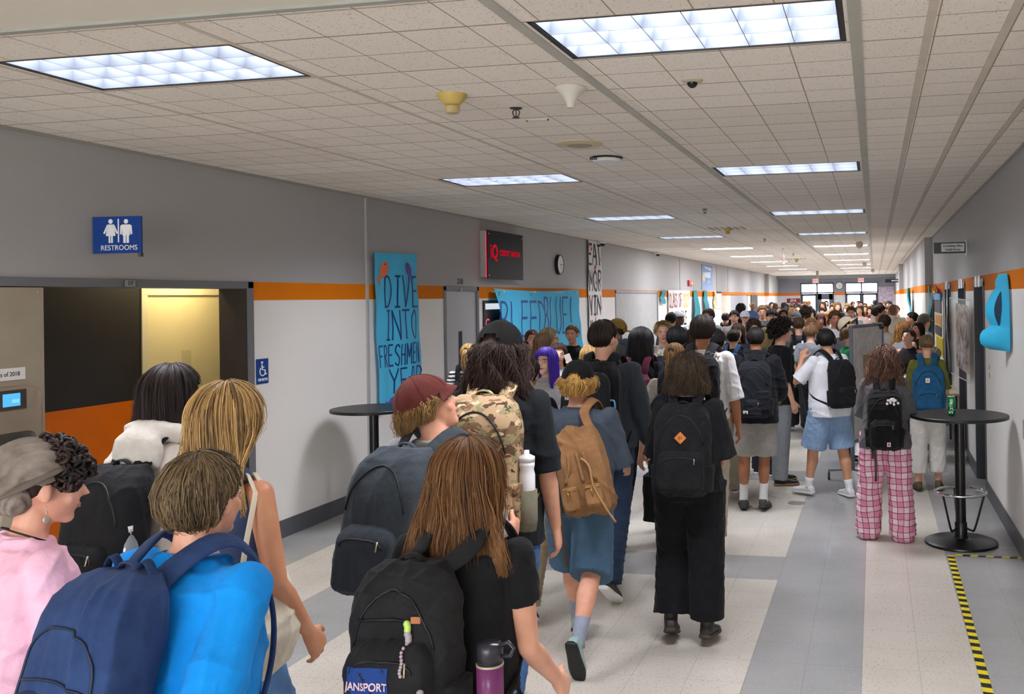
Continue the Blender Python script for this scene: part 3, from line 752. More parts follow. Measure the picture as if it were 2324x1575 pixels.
    def shoes(s, c, sole='e8e8e6', sock=None, sockh=.12, boot=0, fat=1.0, names=('shoe', 'sole')):
        for S in 'LR':
            hip, kn, an, Rf = s.leg[S]; mb = MB()
            rg = [(-.062, .020, .030), (-.052, .032, .056), (-.02, .036, .068), (.03, .038, .066), (.07, .042, .052), (.12, .047, .040), (.16, .044, .033), (.19, .034, .026), (.203, .016, .016)]
            mb.loft([(an+Rf@V(0, y, -.072+h*.5), Rf@V(w*fat, 0, 0), Rf@V(0, 0, h*.62)) for y, w, h in rg], 14, 2.4)
            if boot: mb.tube([an+Rf@V(0, -.012, -.05), an+V(0, -.008, .0), an.lerp(kn, boot)+V(0, -.005, 0)], [.042, .044, .046], 14)
            else: mb.tube([an+Rf@V(0, -.012, -.05), an+Rf@V(0, -.01, -.008)], [.04, .041], 14)
            me = remesh(mb, max(.005, s.vox*.8), 2); o = link(names[0], s.fin(me), s.root, c if not isinstance(c, str) else plain('shoe', c, .5, bump=.2, bscale=120, var=.08))
            m2 = MB(); m2.loft([(an+Rf@V(0, y*1.03, -.0745), Rf@V((w+.004)*fat, 0, 0), Rf@V(0, 0, .0135)) for y, w, h in rg], 14, 3.5)
            link(names[1], s.fin(m2.mesh('s', True)), o, plain('rubber_sole', sole, .6, var=.05))
            if sock:
                m3 = MB(); m3.tube([an+V(0, -.004, -.03), an, an.lerp(kn, sockh*1.2), an.lerp(kn, sockh*2.4)], [.042, .041, .042, .046], 14)
                link('sock', s.fin(m3.mesh('s', True)), s.root, cloth(sock))
    def face(s, lip='b0605a', brow='4a3526', glasses=None, eye='3a2c22'):
        for q in (-1, 1):
            m = MB(); m.ball(s.hp((.031*q, .0735, .002)), (.0135, .0075, .0062), 10, 7, 0, R=s.Rh); m.ball(s.hp((.031*q, .0792, .002)), (.0058, .004, .0058), 8, 6, 1, R=s.Rh)
            link('eye', s.fin(m.mesh('e', True)), s.root, [plain('eye_white', 'e6e0da', .3), plain('iris', eye, .2)])
            m = MB(); m.tube([s.hp((.014*q, .086, .018)), s.hp((.032*q, .083, .023)), s.hp((.049*q, .069, .017))], [.0028, .0035, .002], 6)
            link('eyebrow', s.fin(m.mesh('e', True)), s.root, plain('eyebrow', brow, .8))
        m = MB(); m.tube([s.hp((-.022, .077, -.057)), s.hp((-.009, .0855, -.0545)), s.hp((0, .0865, -.056)), s.hp((.009, .0855, -.0545)), s.hp((.022, .077, -.057))], [.002, .004, .004, .004, .002], 8)
        m.tube([s.hp((-.017, .079, -.061)), s.hp((0, .086, -.063)), s.hp((.017, .079, -.061))], [.002, .0045, .002], 8)
        link('lips', s.fin(m.mesh('l', True)), s.root, plain('lips', lip, .4))
        if glasses: s.glasses(glasses)
    def glasses(s, c='2a2422'):
        m = MB()
        for q in (-1, 1):
            m.tube([s.hp((.033*q+.023*math.cos(t), .092-.004*abs(math.cos(t)), .0+.019*math.sin(t))) for t in [2*math.pi*i/16 for i in range(17)]], .0018, 6)
            m.tube([s.hp((.056*q, .086, .004)), s.hp((.075*q, .05, .004)), s.hp((.078*q, -.01, .0))], .0018, 6)
        m.tube([s.hp((-.01, .092, .002)), s.hp((.01, .092, .002))], .0018, 6)
        link('glasses', s.fin(m.mesh('g', True)), s.root, plain('spectacle_frame', c, .3))
    # ---------------- hair
    def hair(s, c1, c2, style='short', L=.0, th=.016, n=900, wave=0.0, face=58, front=62, flare=.25, w=.0035, seed=5, fringe=0, toback=1.0, vol=0, curl=0, back=136, fly=.004, tie=(0, -.10, .03), inward=0, capped=False, only=None):
        rnd = random.Random(seed); c0 = V(0, -.018, .02); rad = (.074+th, .095+th, .09+th)
        def smooth(x): x = min(1, max(0, x)); return x*x*(3-2*x)
        def thmax(a):
            a = abs(a); return front + (102-front)*smooth((a-28)/45) + (back-102)*smooth((a-80)/30)
        def surf(phi, th_, lift):
            p = math.radians(phi); t = math.radians(th_); st = math.sin(t)
            d = V(st*math.sin(p), st*math.cos(p), math.cos(t))
            if capped: f = smooth((th_-66)/26); lift = lift*f-(th-.004)*(1-f)
            return s.hp(c0 + V(d.x*(rad[0]+lift), d.y*(rad[1]+lift), d.z*(rad[2]+lift)))
        def path(phi, t0, t1, lift, nseg, ph=0):
            """t in [0,1] over the scalp, beyond 1 metres of free fall"""
            pts = []; a = phi; tm = thmax(a); drop = L > 0 and abs(a) > (face if not fringe else face)
            lim = min(tm, 93) if drop else tm
            for i in range(nseg+1):
                t = t0+(t1-t0)*i/nseg
                if t <= 1 or not drop:
                    pts.append(surf(a, min(t, 1)*lim, lift*(.4+.6*min(t, 1)) - (0 if drop or abs(a) < 50 else th*.85*smooth((min(t, 1)-.72)/.28))))
                else:
                    u = t-1; e = surf(a, lim, lift); f = smooth(u/.14)
                    cx = s.HC.x; ex = (e.x-cx)*(1+flare*u/.3*1.0) + cx + wave*math.sin(u*38+ph+a*.13)
                    yb = min(e.y, s.HC.y-.075-.03*smooth(u/.2)) if toback > 0 else max(e.y, s.HC.y+.03)
                    ey = e.y+(yb-e.y)*f*abs(toback) + wave*.8*math.cos(u*33+ph*1.7+a*.1)
                    if inward: ex += (cx-ex)*inward*smooth(u/L)
                    q = V(ex, ey, e.z-u)
                    # rest on the shoulders and the back rather than inside them
                    pts.append(q)
            return pts
        mb = MB(); att = []
        def put(vs, fs, a): mb.add(vs, fs); att.extend([a]*len(vs) if not isinstance(a, list) else a)
        if style == 'curly':
            N = int(vol or 420)
            for i in range(N):
                a = rnd.uniform(-180, 180) if not only else rnd.uniform(-only, only); tm = thmax(a)*1.02; t = math.degrees(math.acos(1-(1-math.cos(math.radians(tm)))*rnd.random()))
                c = surf(a, t, rnd.uniform(-.006, .022)); r = rnd.uniform(.010, .019); k = len(mb.v)
                ax = V(rnd.uniform(-1, 1), rnd.uniform(-1, 1), rnd.uniform(-1, 1)).normalized(); u = ax.orthogonal().normalized(); v = ax.cross(u)
                pts = [c+u*r*math.cos(j*.9)+v*r*math.sin(j*.9)+ax*(j-4)*.0035 for j in range(10)]
                mb.tube(pts, .0058, 5); att.extend([rnd.random()]*(len(mb.v)-k))
        # scalp / mass of hair, outer and inner skin
        nphi = 72 if s.vox < .012 else 40
        phis = [-180+360*i/nphi for i in range(nphi)]
        top = 1 if L <= 0 else 1+L
        nr = 9 if L <= 0 else 18
        k0 = len(mb.v); rows = []
        for sk in (0, 1):
            for j in range(nr+1):
                row = []
                for i, a in enumerate(phis):
                    tt = j/nr*(1.0 if not L else 1.0); drop = L > 0 and abs(a) > face
                    if L > 0:
                        h = nr//2; t = (j/h) if j <= h else 1+(j-h)/(nr-h)*L*(.80+.06*math.sin(a*.21+seed)) if drop else 1+(j-h)*.0001
                    else: t = j/nr
                    bump = .0028*math.sin(a*.5+seed)*math.sin(a*.83)+.0018*math.sin(a*1.9+j*.3)
                    p = path(a, t, t+1e-4, (bump+vol*.0*t) if sk == 0 else -.013, 1)[0]
                    row.append(p)
                rows.append(row)
        vs = [p for r in rows for p in r]; fs = []; Nn = nphi; R1 = nr+1
        for j in range(nr):
            for i in range(Nn):
                a, b = i, (i+1) % Nn
                fs.append((j*Nn+a, (j+1)*Nn+a, (j+1)*Nn+b, j*Nn+b)); o = R1*Nn
                fs.append((o+j*Nn+a, o+j*Nn+b, o+(j+1)*Nn+b, o+(j+1)*Nn+a))
        for i in range(Nn):
            a, b = i, (i+1) % Nn; fs.append((nr*Nn+a, (R1+nr)*Nn+a, (R1+nr)*Nn+b, nr*Nn+b))
        put(vs, fs, [.35+.35*math.sin(phis[i % Nn]*.9+seed)*math.sin(phis[i % Nn]*.37) for i in range(len(vs))])
        # locks
        if style != 'curly' or L > 0:
            for i in range(n):
                a = rnd.uniform(-180, 180)
                if L > 0 and rnd.random() < .35: a = math.copysign(rnd.uniform(face, 180), a)
                drop = L > 0 and abs(a) > face
                if L > 0:
                    t0 = rnd.choice((rnd.uniform(0.05, .8), rnd.uniform(.4, 1+L*.5))) if drop else rnd.uniform(.05, .6)
                    t1 = min(1+L*rnd.uniform(.86, 1.06), t0+rnd.uniform(.5, 1.3)) if drop else min(1.0, t0+rnd.uniform(.3, .6))
                else: t0 = rnd.uniform(.02, .75); t1 = min(1.04, t0+rnd.uniform(.2, .5))
                lift = rnd.uniform(0, fly)*(1+(2 if rnd.random() < .06 else 0)); ph = rnd.uniform(0, 1.4)
                if t1-t0 < .03: continue
                ns = 9 if L > 0 else 5
                pts = path(a, t0, t1, lift+.001, ns, ph)
                j = rnd.uniform(-.5, .5)*.012
                if curl:
                    pts = [p+V(curl*math.sin(q*1.9+ph*4), curl*math.cos(q*1.9+ph*3), 0)*min(1, q/3) for q, p in enumerate(pts)]
                elif L > 0: pts = [p+V(j*(q/ns)**2, 0, 0) for q, p in enumerate(pts)]
                if style == 'spiky' : pts = [p+(p-s.hp(c0)).normalized()*(.028*(q/ns)**1.5)+V(.008*math.sin(ph*9), .008*math.cos(ph*7), 0)*(q/ns) for q, p in enumerate(pts)]
                k = len(mb.v); ww = w*rnd.uniform(.6, 1.3)
                prev = None; ring = []
                for q, p in enumerate(pts):
                    t = (pts[min(q+1, ns)]-pts[max(q-1, 0)]).normalized(); out = (p-s.HC); out.z *= .3
                    sd = t.cross(out).normalized(); up = sd.cross(t).normalized(); rr = ww*(1-.75*(q/ns)**2)*(.5 if q == 0 else 1)
                    ring += [p-sd*rr-up*rr*.3, p+up*rr*.55, p+sd*rr-up*rr*.3]
                f = []
                for q in range(ns):
                    for m in range(3): f.append((q*3+m, q*3+(m+1) % 3, q*3+3+(m+1) % 3, q*3+3+m))
                put(ring, f, min(1, max(0, rnd.gauss(.5, .24))))
        if style in ('pony', 'bun'):
            T = s.hp(tie); k = len(mb.v)
            if style == 'bun':
                for i in range(int(160)):
                    ax = V(rnd.gauss(0, 1), rnd.gauss(0, 1), rnd.gauss(0, 1)).normalized(); u = ax.orthogonal().normalized(); v = ax.cross(u); r = rnd.uniform(.020, .034); a0 = rnd.uniform(0, 6)
                    k = len(mb.v); mb.tube([T+u*r*math.cos(a0+q*.5)+v*r*math.sin(a0+q*.5)*.9 for q in range(7)], [.002, .004, .0045, .0045, .0045, .004, .002], 5); att.extend([rnd.random()]*(len(mb.v)-k))
                mb.ball(T, .028, 12, 8); att.extend([.4]*(len(mb.v)-len(att)))
            else:
                for i in range(int(n*.28)):
                    a0 = rnd.uniform(0, 6.28); r0 = rnd.uniform(0, .012); Lp = vol*rnd.uniform(.8, 1.05); k = len(mb.v); pts = []
                    spread = rnd.uniform(.2, 1)*.03
                    for q in range(9):
                        u = q/8; bow = .045*math.sin(min(1, u*2.4)*math.pi*.5)
                        o = s.Rh@V(0, -bow, .015*math.sin(min(1, u*5)*math.pi))
                        pts.append(T+o+V(math.cos(a0)*(r0+spread*math.sin(u*math.pi*.75)), math.sin(a0)*(r0+spread*.6*math.sin(u*math.pi*.75))-.005, -u*Lp)+V(wave*math.sin(u*8+a0), 0, 0))
                    mb.tube(pts, [.003]+[.0036]*6+[.0028, .0012], 4); att.extend([min(1, max(0, rnd.gauss(.5, .25)))]*(len(mb.v)-k))
                m3 = MB(); m3.tube([T+s.Rh@V(.016*math.cos(t), -.006, .016*math.sin(t)) for t in [6.2832*i/12 for i in range(13)]], .005, 6)
                link('hair_tie', s.fin(m3.mesh('t', True)), s.root, plain('hair_tie', '2a2320', .7))
        me = mb.mesh('hair', True)
        at_ = me.attributes.new('strand', 'FLOAT', 'POINT')
        if len(att) == len(me.vertices): at_.data.foreach_set('value', att)
        s.fin(me); return link('hair', me, s.root, hairmat(c1, c2))
    def cap(s, c, brim='front', opening=False, th=.026, mat=None, low=88, name='cap', bl=.075, bd_=0):
        mb = MB(); c0 = V(0, -.018, .02); rad = (.074+th, .095+th, .094+th); N = 40; J = 10; sgn = 1 if brim == 'front' else -1
        def P(a, t, l=0): return s.hp(c0+V(math.sin(t)*math.sin(a)*(rad[0]+l), math.sin(t)*math.cos(a)*(rad[1]+l), math.cos(t)*(rad[2]+l)+.004))
        tmx = lambda a: math.radians(low-10*math.cos(a)*sgn*(1 if brim == 'front' else -1)*(1 if brim == 'front' else 1))
        for l, fl in ((0, 0), (-.005, 1)):
            vs = [P(2*math.pi*i/N, tmx(2*math.pi*i/N)*j/J, l+(.0 if j < J else 0)) for j in range(J+1) for i in range(N)]; fs = []
            for j in range(J):
                for i in range(N):
                    a = 2*math.pi*(i+.5)/N; dd = abs(((a-(math.pi if brim == 'front' else 0)+math.pi) % (2*math.pi))-math.pi)
                    if opening and dd < .5 and 6 <= j <= 8 and (j > 6 or dd < .36): continue
                    f = (j*N+i, (j+1)*N+i, (j+1)*N+(i+1) % N, j*N+(i+1) % N); fs.append(f if not fl else f[::-1])
            mb.add(vs, fs)
        mb.ball(P(0, 0), .006, 8, 6)
        for i in range(6):
            a = math.pi*i/3+math.pi/6; mb.tube([P(a, tmx(a)*j/8, .0008) for j in range(9)], .0011, 4)
        o = link(name, s.fin(mb.mesh('cap', True)), s.root, mat or cloth(c))
        b = MB(); vs = []; n = 16
        for k, e in ((0, 0), (1, 1)):
            for z in (.0015, -.0015):
                for i in range(n+1):
                    u = -1+2*i/n; a = u*math.radians(58)+(0 if sgn > 0 else math.pi); t = tmx(a)
                    p = c0+V(math.sin(t)*math.sin(a)*rad[0], math.sin(t)*math.cos(a)*rad[1], math.cos(t)*rad[2]+.006)
                    if k: p = p+V(0, sgn*bl*math.sqrt(max(0, 1-u*u)), -.012-.018*u*u-bd_)
                    vs.append(s.hp(p+V(0, 0, z)))
        m = n+1; fs = []
        for i in range(n): fs += [(i, i+1, 2*m+i+1, 2*m+i), (m+i+1, m+i, 3*m+i, 3*m+i+1), (2*m+i, 2*m+i+1, 3*m+i+1, 3*m+i)]
        b.add(vs, fs); link('brim', s.fin(b.mesh('b', True)), o, mat or cloth(c))
        return o
    # ---------------- bags (own top-level things)
    def bag(s, name, label, cat, base, group=None):
        """base: torso-rest point of the bag's bottom; returns root and a function taking scaled local meshes"""
        W = s.world(); b = (s.tp(base))*s.k; wp = W@b
        r = empty(name, wp, -math.radians(s.hd)); tag(r, label, cat, group)
        def put(nm, me, mat, parent=None, fin=True):
            if fin: s.fin(me)
            me.transform(Matrix.Translation(-b)); return link(nm, me, parent or r, mat)
        return r, put
    def backpack(s, label, c, w=.30, h=.46, d=.17, z0=.96, c2=None, strap=None, pocket=(.24, .20, .05, .03), style='plain', amp=.006, seed=7, M=None, shoulders='LR', mat=None, out=.0, zips=True, vox=None, side_pocket=True, handle=True, group=None, strapw=.030, top=.45, name='backpack'):
        vx = vox or s.vox; bk = -.128*max(1, s.bd*.5+.5)-out
        M = M or Matrix.Identity(4)
        base = M@V(0, bk-d*.5, z0); r, put = s.bag(name, label, 'backpack', base, group)
        T = lambda p: s.tp(M@Vector(p))
        mt = mat or cloth(c, var=.2); m2 = cloth(c2) if c2 else mt; ms = cloth(strap or c)
        Rm = s.Rt @ M.to_3x3()
        def puff(w, h, d, z0, y0, x0=0, top=top, bot=.12, p=4.0):
            """rounded sewn volume; y0 = its front (towards the back of the wearer)"""
            mb = MB(); rs = []
            for i in range(15):
                t = i/14; z = z0+h*t; e = 1
                if t > 1-top*.6: u = (t-(1-top*.6))/(top*.6); e = math.sqrt(max(0.02, 1-u*u*.93))
                if t < bot: u = 1-t/bot; e = min(e, math.sqrt(1-u*u*.75))
                ww = w*.5*(.45+.55*e); dd = d*.5*(.30+.70*e)*(1-.18*t)
                rs.append((T((x0, y0-dd, z)), Rm@V(ww, 0, 0), Rm@V(0, dd, 0)))
            mb.loft(rs, 28, p); return mb
        bvs = []
        def reg(me): bvs.append(BVHTree.FromPolygons([v.co.copy() for v in me.vertices], [tuple(p.vertices) for p in me.polygons]))
        def on(x, z, off=.002, only=None):
            dr = (Rm@V(0, 1, 0)).normalized(); o = T((x, bk-1.2, z)); best = None
            for bv in (bvs if only is None else bvs[only:only+1]):
                h = bv.ray_cast(o, dr)
                if h[0] is not None and (best is None or (h[0]-o).length < (best-o).length): best = h[0]
            return (best if best is not None else T((x, bk-d, z)))-dr*off
        s.on = on
        me = remesh(puff(w, h, d, z0, bk), vx, 3); wrinkle(me, amp, seed, .11, .3); reg(me); put('main_compartment', me, mt)
        ob = bk-d*.93
        if pocket:
            pw, ph, pd, pz = pocket; me = remesh(puff(pw, ph, pd+.05, z0+pz, ob+.05, 0, .5, .15), vx, 3); wrinkle(me, amp*.8, seed+1, .08, .3); reg(me); put('front_pocket', me, m2)
            if zips:
                mb = MB(); zz = z0+pz+ph*.80
                mb.tube([on(pw*.37*math.sin(i*.2-1.4), zz-.03*(abs(i-7)/7)**3, .001) for i in range(15)], .0035, 6)
                put('zip', mb.mesh('z', True), plain('zip_tape', '0d0d0e', .5))
                mb = MB(); mb.tube([on(pw*.3, zz, .005), on(pw*.3, zz-.035, .005)], .003, 6); put('zip_pull', mb.mesh('z', True), M_steel)
        if zips:
            mb = MB(); pts = []
            for i in range(25):
                a = math.pi*(.05+.90*i/24); x = -math.cos(a)*w*.43; z = z0+h*.52+math.sin(a)*h*.36
                pts.append(on(x*.93*(1.0-.10*math.sin(a)), z, .001, 0))
            mb.tube(pts, .004, 6); put('zip', mb.mesh('z', True), plain('zip_tape', '0d0d0e', .5))
        if side_pocket:
            for q in (-1, 1):
                mb = MB(); rs = [(T((q*w*.47, bk-d*.45, z0+.03+.16*t)), Rm@V(.020+.008*t, 0, 0), Rm@V(0, d*.34, 0)) for t in (0, .3, .7, 1)]
                mb.loft(rs, 16, 3); put('side_pocket', remesh(mb, vx, 2), m2)
        for S in shoulders:
            q = -1 if S == 'L' else 1; sx = .085*max(1, s.bd); hh = z0+h*.93
            A = [M@V(.06*q, bk-.02, min(hh, 1.385)), V(.07*q, -.115, 1.445), V(sx*q, -.035, 1.508), V((sx+.01)*q, .03, 1.50), V((sx+.018)*q, .10, 1.43), V((sx+.03)*q, .145, 1.32), V((sx+.05)*q, .14, 1.2), V((s.prof(1.12)[0]+.01)*q, .06, 1.10), V((s.prof(1.06)[0]+.018)*q, -.05, 1.04), M@V(w*.45*q, bk-.03, z0+.06)]
            rs = []
            for i in range(len(A)):
                P0, P1 = s.tp(A[max(i-1, 0)]), s.tp(A[min(i+1, len(A)-1)]); t = (P1-P0).normalized(); p = s.tp(A[i])
                cen = s.tp((0, 0, 1.25)) if i > 3 else s.tp((0, 0, 1.30))
                o = p-cen; o = (o-t*o.dot(t)).normalized(); sd = t.cross(o)
                k = strapw if i < 7 else .013
                rs.append((p+o*.012, sd*k, o*.007))
            f = []
            for i in range(len(rs)-1):
                for j in range(4):
                    u = j/4; P = [Vector(x[0]) for x in (rs[max(i-1, 0)], rs[i], rs[i+1], rs[min(i+2, len(rs)-1)])]
                    c_ = .5*((2*P[1])+(P[2]-P[0])*u+(2*P[0]-5*P[1]+4*P[2]-P[3])*u*u+(3*P[1]-P[0]-3*P[2]+P[3])*u**3)
                    f.append((c_, rs[i][1].lerp(rs[i+1][1], u), rs[i][2].lerp(rs[i+1][2], u)))
            f.append(rs[-1]); mb = MB(); mb.loft(f, 10, 3.0); put('shoulder_strap', mb.mesh('s', True), ms)
        if handle:
            mb = MB(); hz = z0+h*.95; yb = bk-.035
            P = sm([T((-.045, yb, hz-.03)), T((-.043, yb-.006, hz+.01)), T((-.02, yb-.012, hz+.038)), T((.02, yb-.012, hz+.038)), T((.043, yb-.006, hz+.01)), T((.045, yb, hz-.03))]); mb.tube(P, [(.004, .011)]*len(P), 8, up=(1, 0, 0))
            put('top_handle', mb.mesh('h', True), ms)
        s.pk = (r, put, T, Rm, bk, ob)
        return r
    def patch(s, name, mat, x, z, y, w, h, t=.002, parent=None, rot=0):
        """flat patch sewn on the outer face of the bag (y measured outwards)"""
        r, put, T, Rm, bk, ob = s.pk; mb = MB(); c, sn = math.cos(rot), math.sin(rot); n = 4; vs = []
        for j in range(n+1):
            for i in range(n+1):
                a = w*(i/n-.5); b = h*(j/n-.5); vs.append(s.on(x+a*c-b*sn, z+a*sn+b*c, y))
        dr = (Rm@V(0, 1, 0)).normalized(); K = (n+1)**2; vs += [v+dr*t for v in vs]
        q = [(j*(n+1)+i, j*(n+1)+i+1, (j+1)*(n+1)+i+1, (j+1)*(n+1)+i) for j in range(n) for i in range(n)]
        mb.add(vs, q+[tuple(K+k for k in f[::-1]) for f in q])
        return put(name, mb.mesh(), mat, parent)
    def line(s, name, pts, r, mat, off=.002):
        """a cord, zip or seam following the face of the bag through (x, z) points"""
        P = sm([V(a, 0, b) for a, b in pts], 5); mb = MB(); mb.tube([s.on(p.x, p.z, off) for p in P], r, 6)
        return s.pk[1](name, mb.mesh('l', True), mat)
    def bagtext(s, txt, x, z, y, size, mat, parent=None, name='lettering', **k):
        r, put, T, Rm, bk, ob = s.pk; me = text_mesh(txt, size, 0, **k)
        for v in me.vertices: v.co = s.on(x+v.co.x, z+v.co.y, y)
        return put(name, me, mat, parent)
# ================================================================== THE NEAREST PEOPLE
def who(px, py, d, top=.012):
    p = at(px, py, d); return p.x, p.y, p.z-top
def mk(px, py, d, hd, sex, label, tone, **k):
    X, Y, H = who(px, py, d); f = Fig(X, Y, hd, H, sex, **k); f.start(label); f.body(tone); return f

# --- grey beanie, pink t-shirt
f = mk(-14, 1008, 2.6, 26, 'f', 'person in a slouchy grey beanie and pale pink t-shirt at the left edge', 'e3ab92', pose=WALK_L, head=(14, -6), lean=10, build=1.12, vox=.007, fat=1.1)
f.shirt('e9b6cb', sleeve=.95, hem=.86, seed=4, amp=.012, wl=.2, loose=1.12); f.pants('33363f'); f.shoes('222222')
f.hair('140e0c', '3a2620', 'curly', vol=330, th=.016, front=78, back=118, seed=8, only=66); f.face(lip='b8655c')
mb = MB(); mb.ball(f.hp((0, -.045, .062)), (.104, .112, .090), 20, 12, R=f.Rh); mb.ball(f.hp((0, -.125, .025)), (.088, .088, .080), 18, 12, R=f.Rh); mb.ball(f.hp((0, -.085, -.01)), (.096, .06, .07), 18, 12, R=f.Rh)
me = remesh(mb, .006, 3)
co = [v.co.copy() for v in me.vertices]
for v in me.vertices:
    l = v.co-f.HC; v.co += v.normal*(.0035*math.sin(math.atan2(l.x, l.z+.1)*46))
bn = link('beanie', f.fin(wrinkle(me, .007, 3, .12, .4)), f.root, cloth('7d7168', c2='9c9186'))
mb = MB(); mb.tube([f.hp((.098*math.sin(t), -.04+.098*math.cos(t), .030+.05*math.cos(t))) for t in [2*math.pi*i/36 for i in range(37)]], [(.007, .022)]*37, 8, up=(0, 0, 1))
link('beanie_band', f.fin(mb.mesh('b', True)), bn, cloth('6b6058'))
mb = MB(); e = f.hp((.082, -.006, -.045))
mb.tube([e+V(0, 0, -.006*i) for i in range(6)], .0012, 5); mb.ball(e+V(0, 0, -.042), (.003, .011, .011), 10, 6); mb.ball(e+V(0, 0, -.02), .004, 8, 5)
link('earring', f.fin(mb.mesh('e', True)), f.root, M_steel)
mb = MB(); mb.tube([f.tp((.074*math.sin(t), -.012+.068*math.cos(t), 1.478-.022*math.cos(t))) for t in [2*math.pi*i/30 for i in range(31)]], .003, 6)
link('necklace', f.fin(mb.mesh('n', True)), f.root, plain('black_cord', '1a1716', .6))

# --- bright blue t-shirt, navy backpack
f = mk(352, 1018, 2.25, 14, 'm', 'person in a bright blue t-shirt with brown hair seen from behind at the lower left', 'dba489', pose=WALK_R, head=(-6, -16), lean=12, build=1.14, vox=.007, fat=1.2)
f.shirt('0788dc', sleeve=.98, hem=.84, seed=9, amp=.013, wl=.22, loose=1.12, ea=.02); f.pants('6d8fb5'); f.shoes('dddddd')
f.hair('3a2d20', '826c4c', 'short', th=.014, n=5200, fly=.006, seed=12, w=.0022, back=166, curl=.003); f.face()
f.backpack('navy blue backpack worn by the person in the bright blue t-shirt', '243a63', w=.30, h=.52, d=.21, z0=.93, pocket=(.26, .22, .06, .04), seed=3, amp=.010, strapw=.034, vox=.007, c2='21365c', zips=False)
r, put, T, Rm, bk, ob = f.pk
M_nz = plain('navy_zip', '16223c', .5)
f.line('zip', [(-.125, 1.14), (-.115, 1.26), (-.06, 1.315), (0, 1.325), (.06, 1.315), (.115, 1.26), (.125, 1.14)], .0035, M_nz)
f.line('zip', [(-.11, 1.20), (0, 1.215), (.11, 1.20)], .0035, M_nz)
f.line('zip', [(-.10, 1.125), (0, 1.14), (.10, 1.125)], .0035, M_nz)
for q in (-1, 1):
    mb = MB(); P = sm([T((q*.06-.03, bk-.02, 1.39)), T((q*.06-.028, bk-.04, 1.44)), T((q*.06, bk-.05, 1.475)), T((q*.06+.028, bk-.04, 1.44)), T((q*.06+.03, bk-.02, 1.39))]); mb.tube(P, [(.003, .012)]*len(P), 8, up=(1, 0, 0))
    put('top_handle', mb.mesh('h', True), cloth('1d3054'))

# --- white hoodie, black backpack
f = mk(348, 824, 3.8, 6, 'f', 'person with long dark hair in an off-white hoodie by the restroom entrance', 'c99478', pose=dict(WALK_L, armR=((.25, .25, -1), (-.2, .9, -.3))), head=(14, -4), lean=7, build=1.12, vox=.008)
f.shirt('c8c1b8', sleeve=1.95, hem=.86, name='hoodie', seed=14, amp=.014, wl=.18, loose=1.18, ea=.03, eb=.03)
f.hood('cbc5bd', sz=1.15); f.pants('7a3f2a', w=(.11, .10, .105)); f.shoes('cccccc')
f.hair('120c0c', '33221f', 'long', L=.21, th=.022, n=4200, face=62, flare=.45, fly=.006, seed=2, w=.0021)
f.backpack('black backpack with a water bottle pocket worn over the off-white hoodie', '17171a', w=.33, h=.50, d=.20, z0=.86, seed=8, amp=.009, strapw=.034, out=.02)
r, put, T, Rm, bk, ob = f.pk
r2, put2 = f.bag('water_bottle', 'clear plastic water bottle with a white cap in the side pocket of the black backpack', 'bottle', (.145, bk-.10, .93))
mb = MB(); mb.lathe([(.02, 0), (.033, .01), (.033, .14), (.028, .16), (.014, .19), (.014, .2)], f.tp((.145, bk-.10, .93)), 20); put2('bottle_body', mb.mesh('b', True), plain('clear_plastic', '8d949a', .08, metal=.2))
mb = MB(); mb.lathe([(.016, .2), (.016, .222)], f.tp((.145, bk-.10, .93)), 20); put2('cap', mb.mesh('b', True), plain('white_plastic', 'e8e8ea', .4))

# --- blonde with a bare shoulder and canvas tote
f = mk(496, 866, 3.02, 8, 'f', 'person with long highlighted blonde hair in a sleeveless top carrying a cream tote', 'c88f6c', pose=dict(WALK_R, armR=((.36, -.10, -1), (-.05, .60, -.75))), head=(2, 0), vox=.007)
f.shirt('3b4a68', sleeve=0, hem=1.0, name='tank_top', seed=5, amp=.004, ea=.008, eb=.01); f.pants('5d83b3', w=(.098, .075, .075)); f.shoes('ffffff')
f.hair('513a24', 'dcb273', 'long', L=.27, th=.022, n=5600, face=58, flare=.42, fly=.007, seed=21, w=.0019, wave=.003)
r, put = f.bag('tote_bag', 'cream canvas tote bag hanging from the shoulder of the long-haired blonde person', 'bag', (.25, -.04, .78))
mb = MB(); rs = []
for t, a, b in ((0, .03, .13), (.12, .065, .175), (.45, .085, .19), (.8, .06, .175), (1, .03, .165)): rs.append((f.tp((.185+.02*math.sin(t*3), -.10, .85+.32*t)), V(a, 0, 0), V(0, b, 0)))
mb.loft(rs, 28, 2.8); put('tote_body', wrinkle(remesh(mb, .008, 3), .014, 4, .16, .5), cloth('d2c6b0', weave=180, c2='ddd3c0'))
for y in (-.12, .03):
    mb = MB(); mb.tube([f.tp(p) for p in ((.22, y-.04, 1.14), (.19, y*.6-.03, 1.28), (.175, -.02+y*.25, 1.42), (.13, -.012+y*.2, 1.468), (.10, y*.2, 1.44))], [(.004, .012)]*5, 8, up=(1, 0, 0)); put('handle', mb.mesh('h', True), cloth('d8cdb8', weave=180))

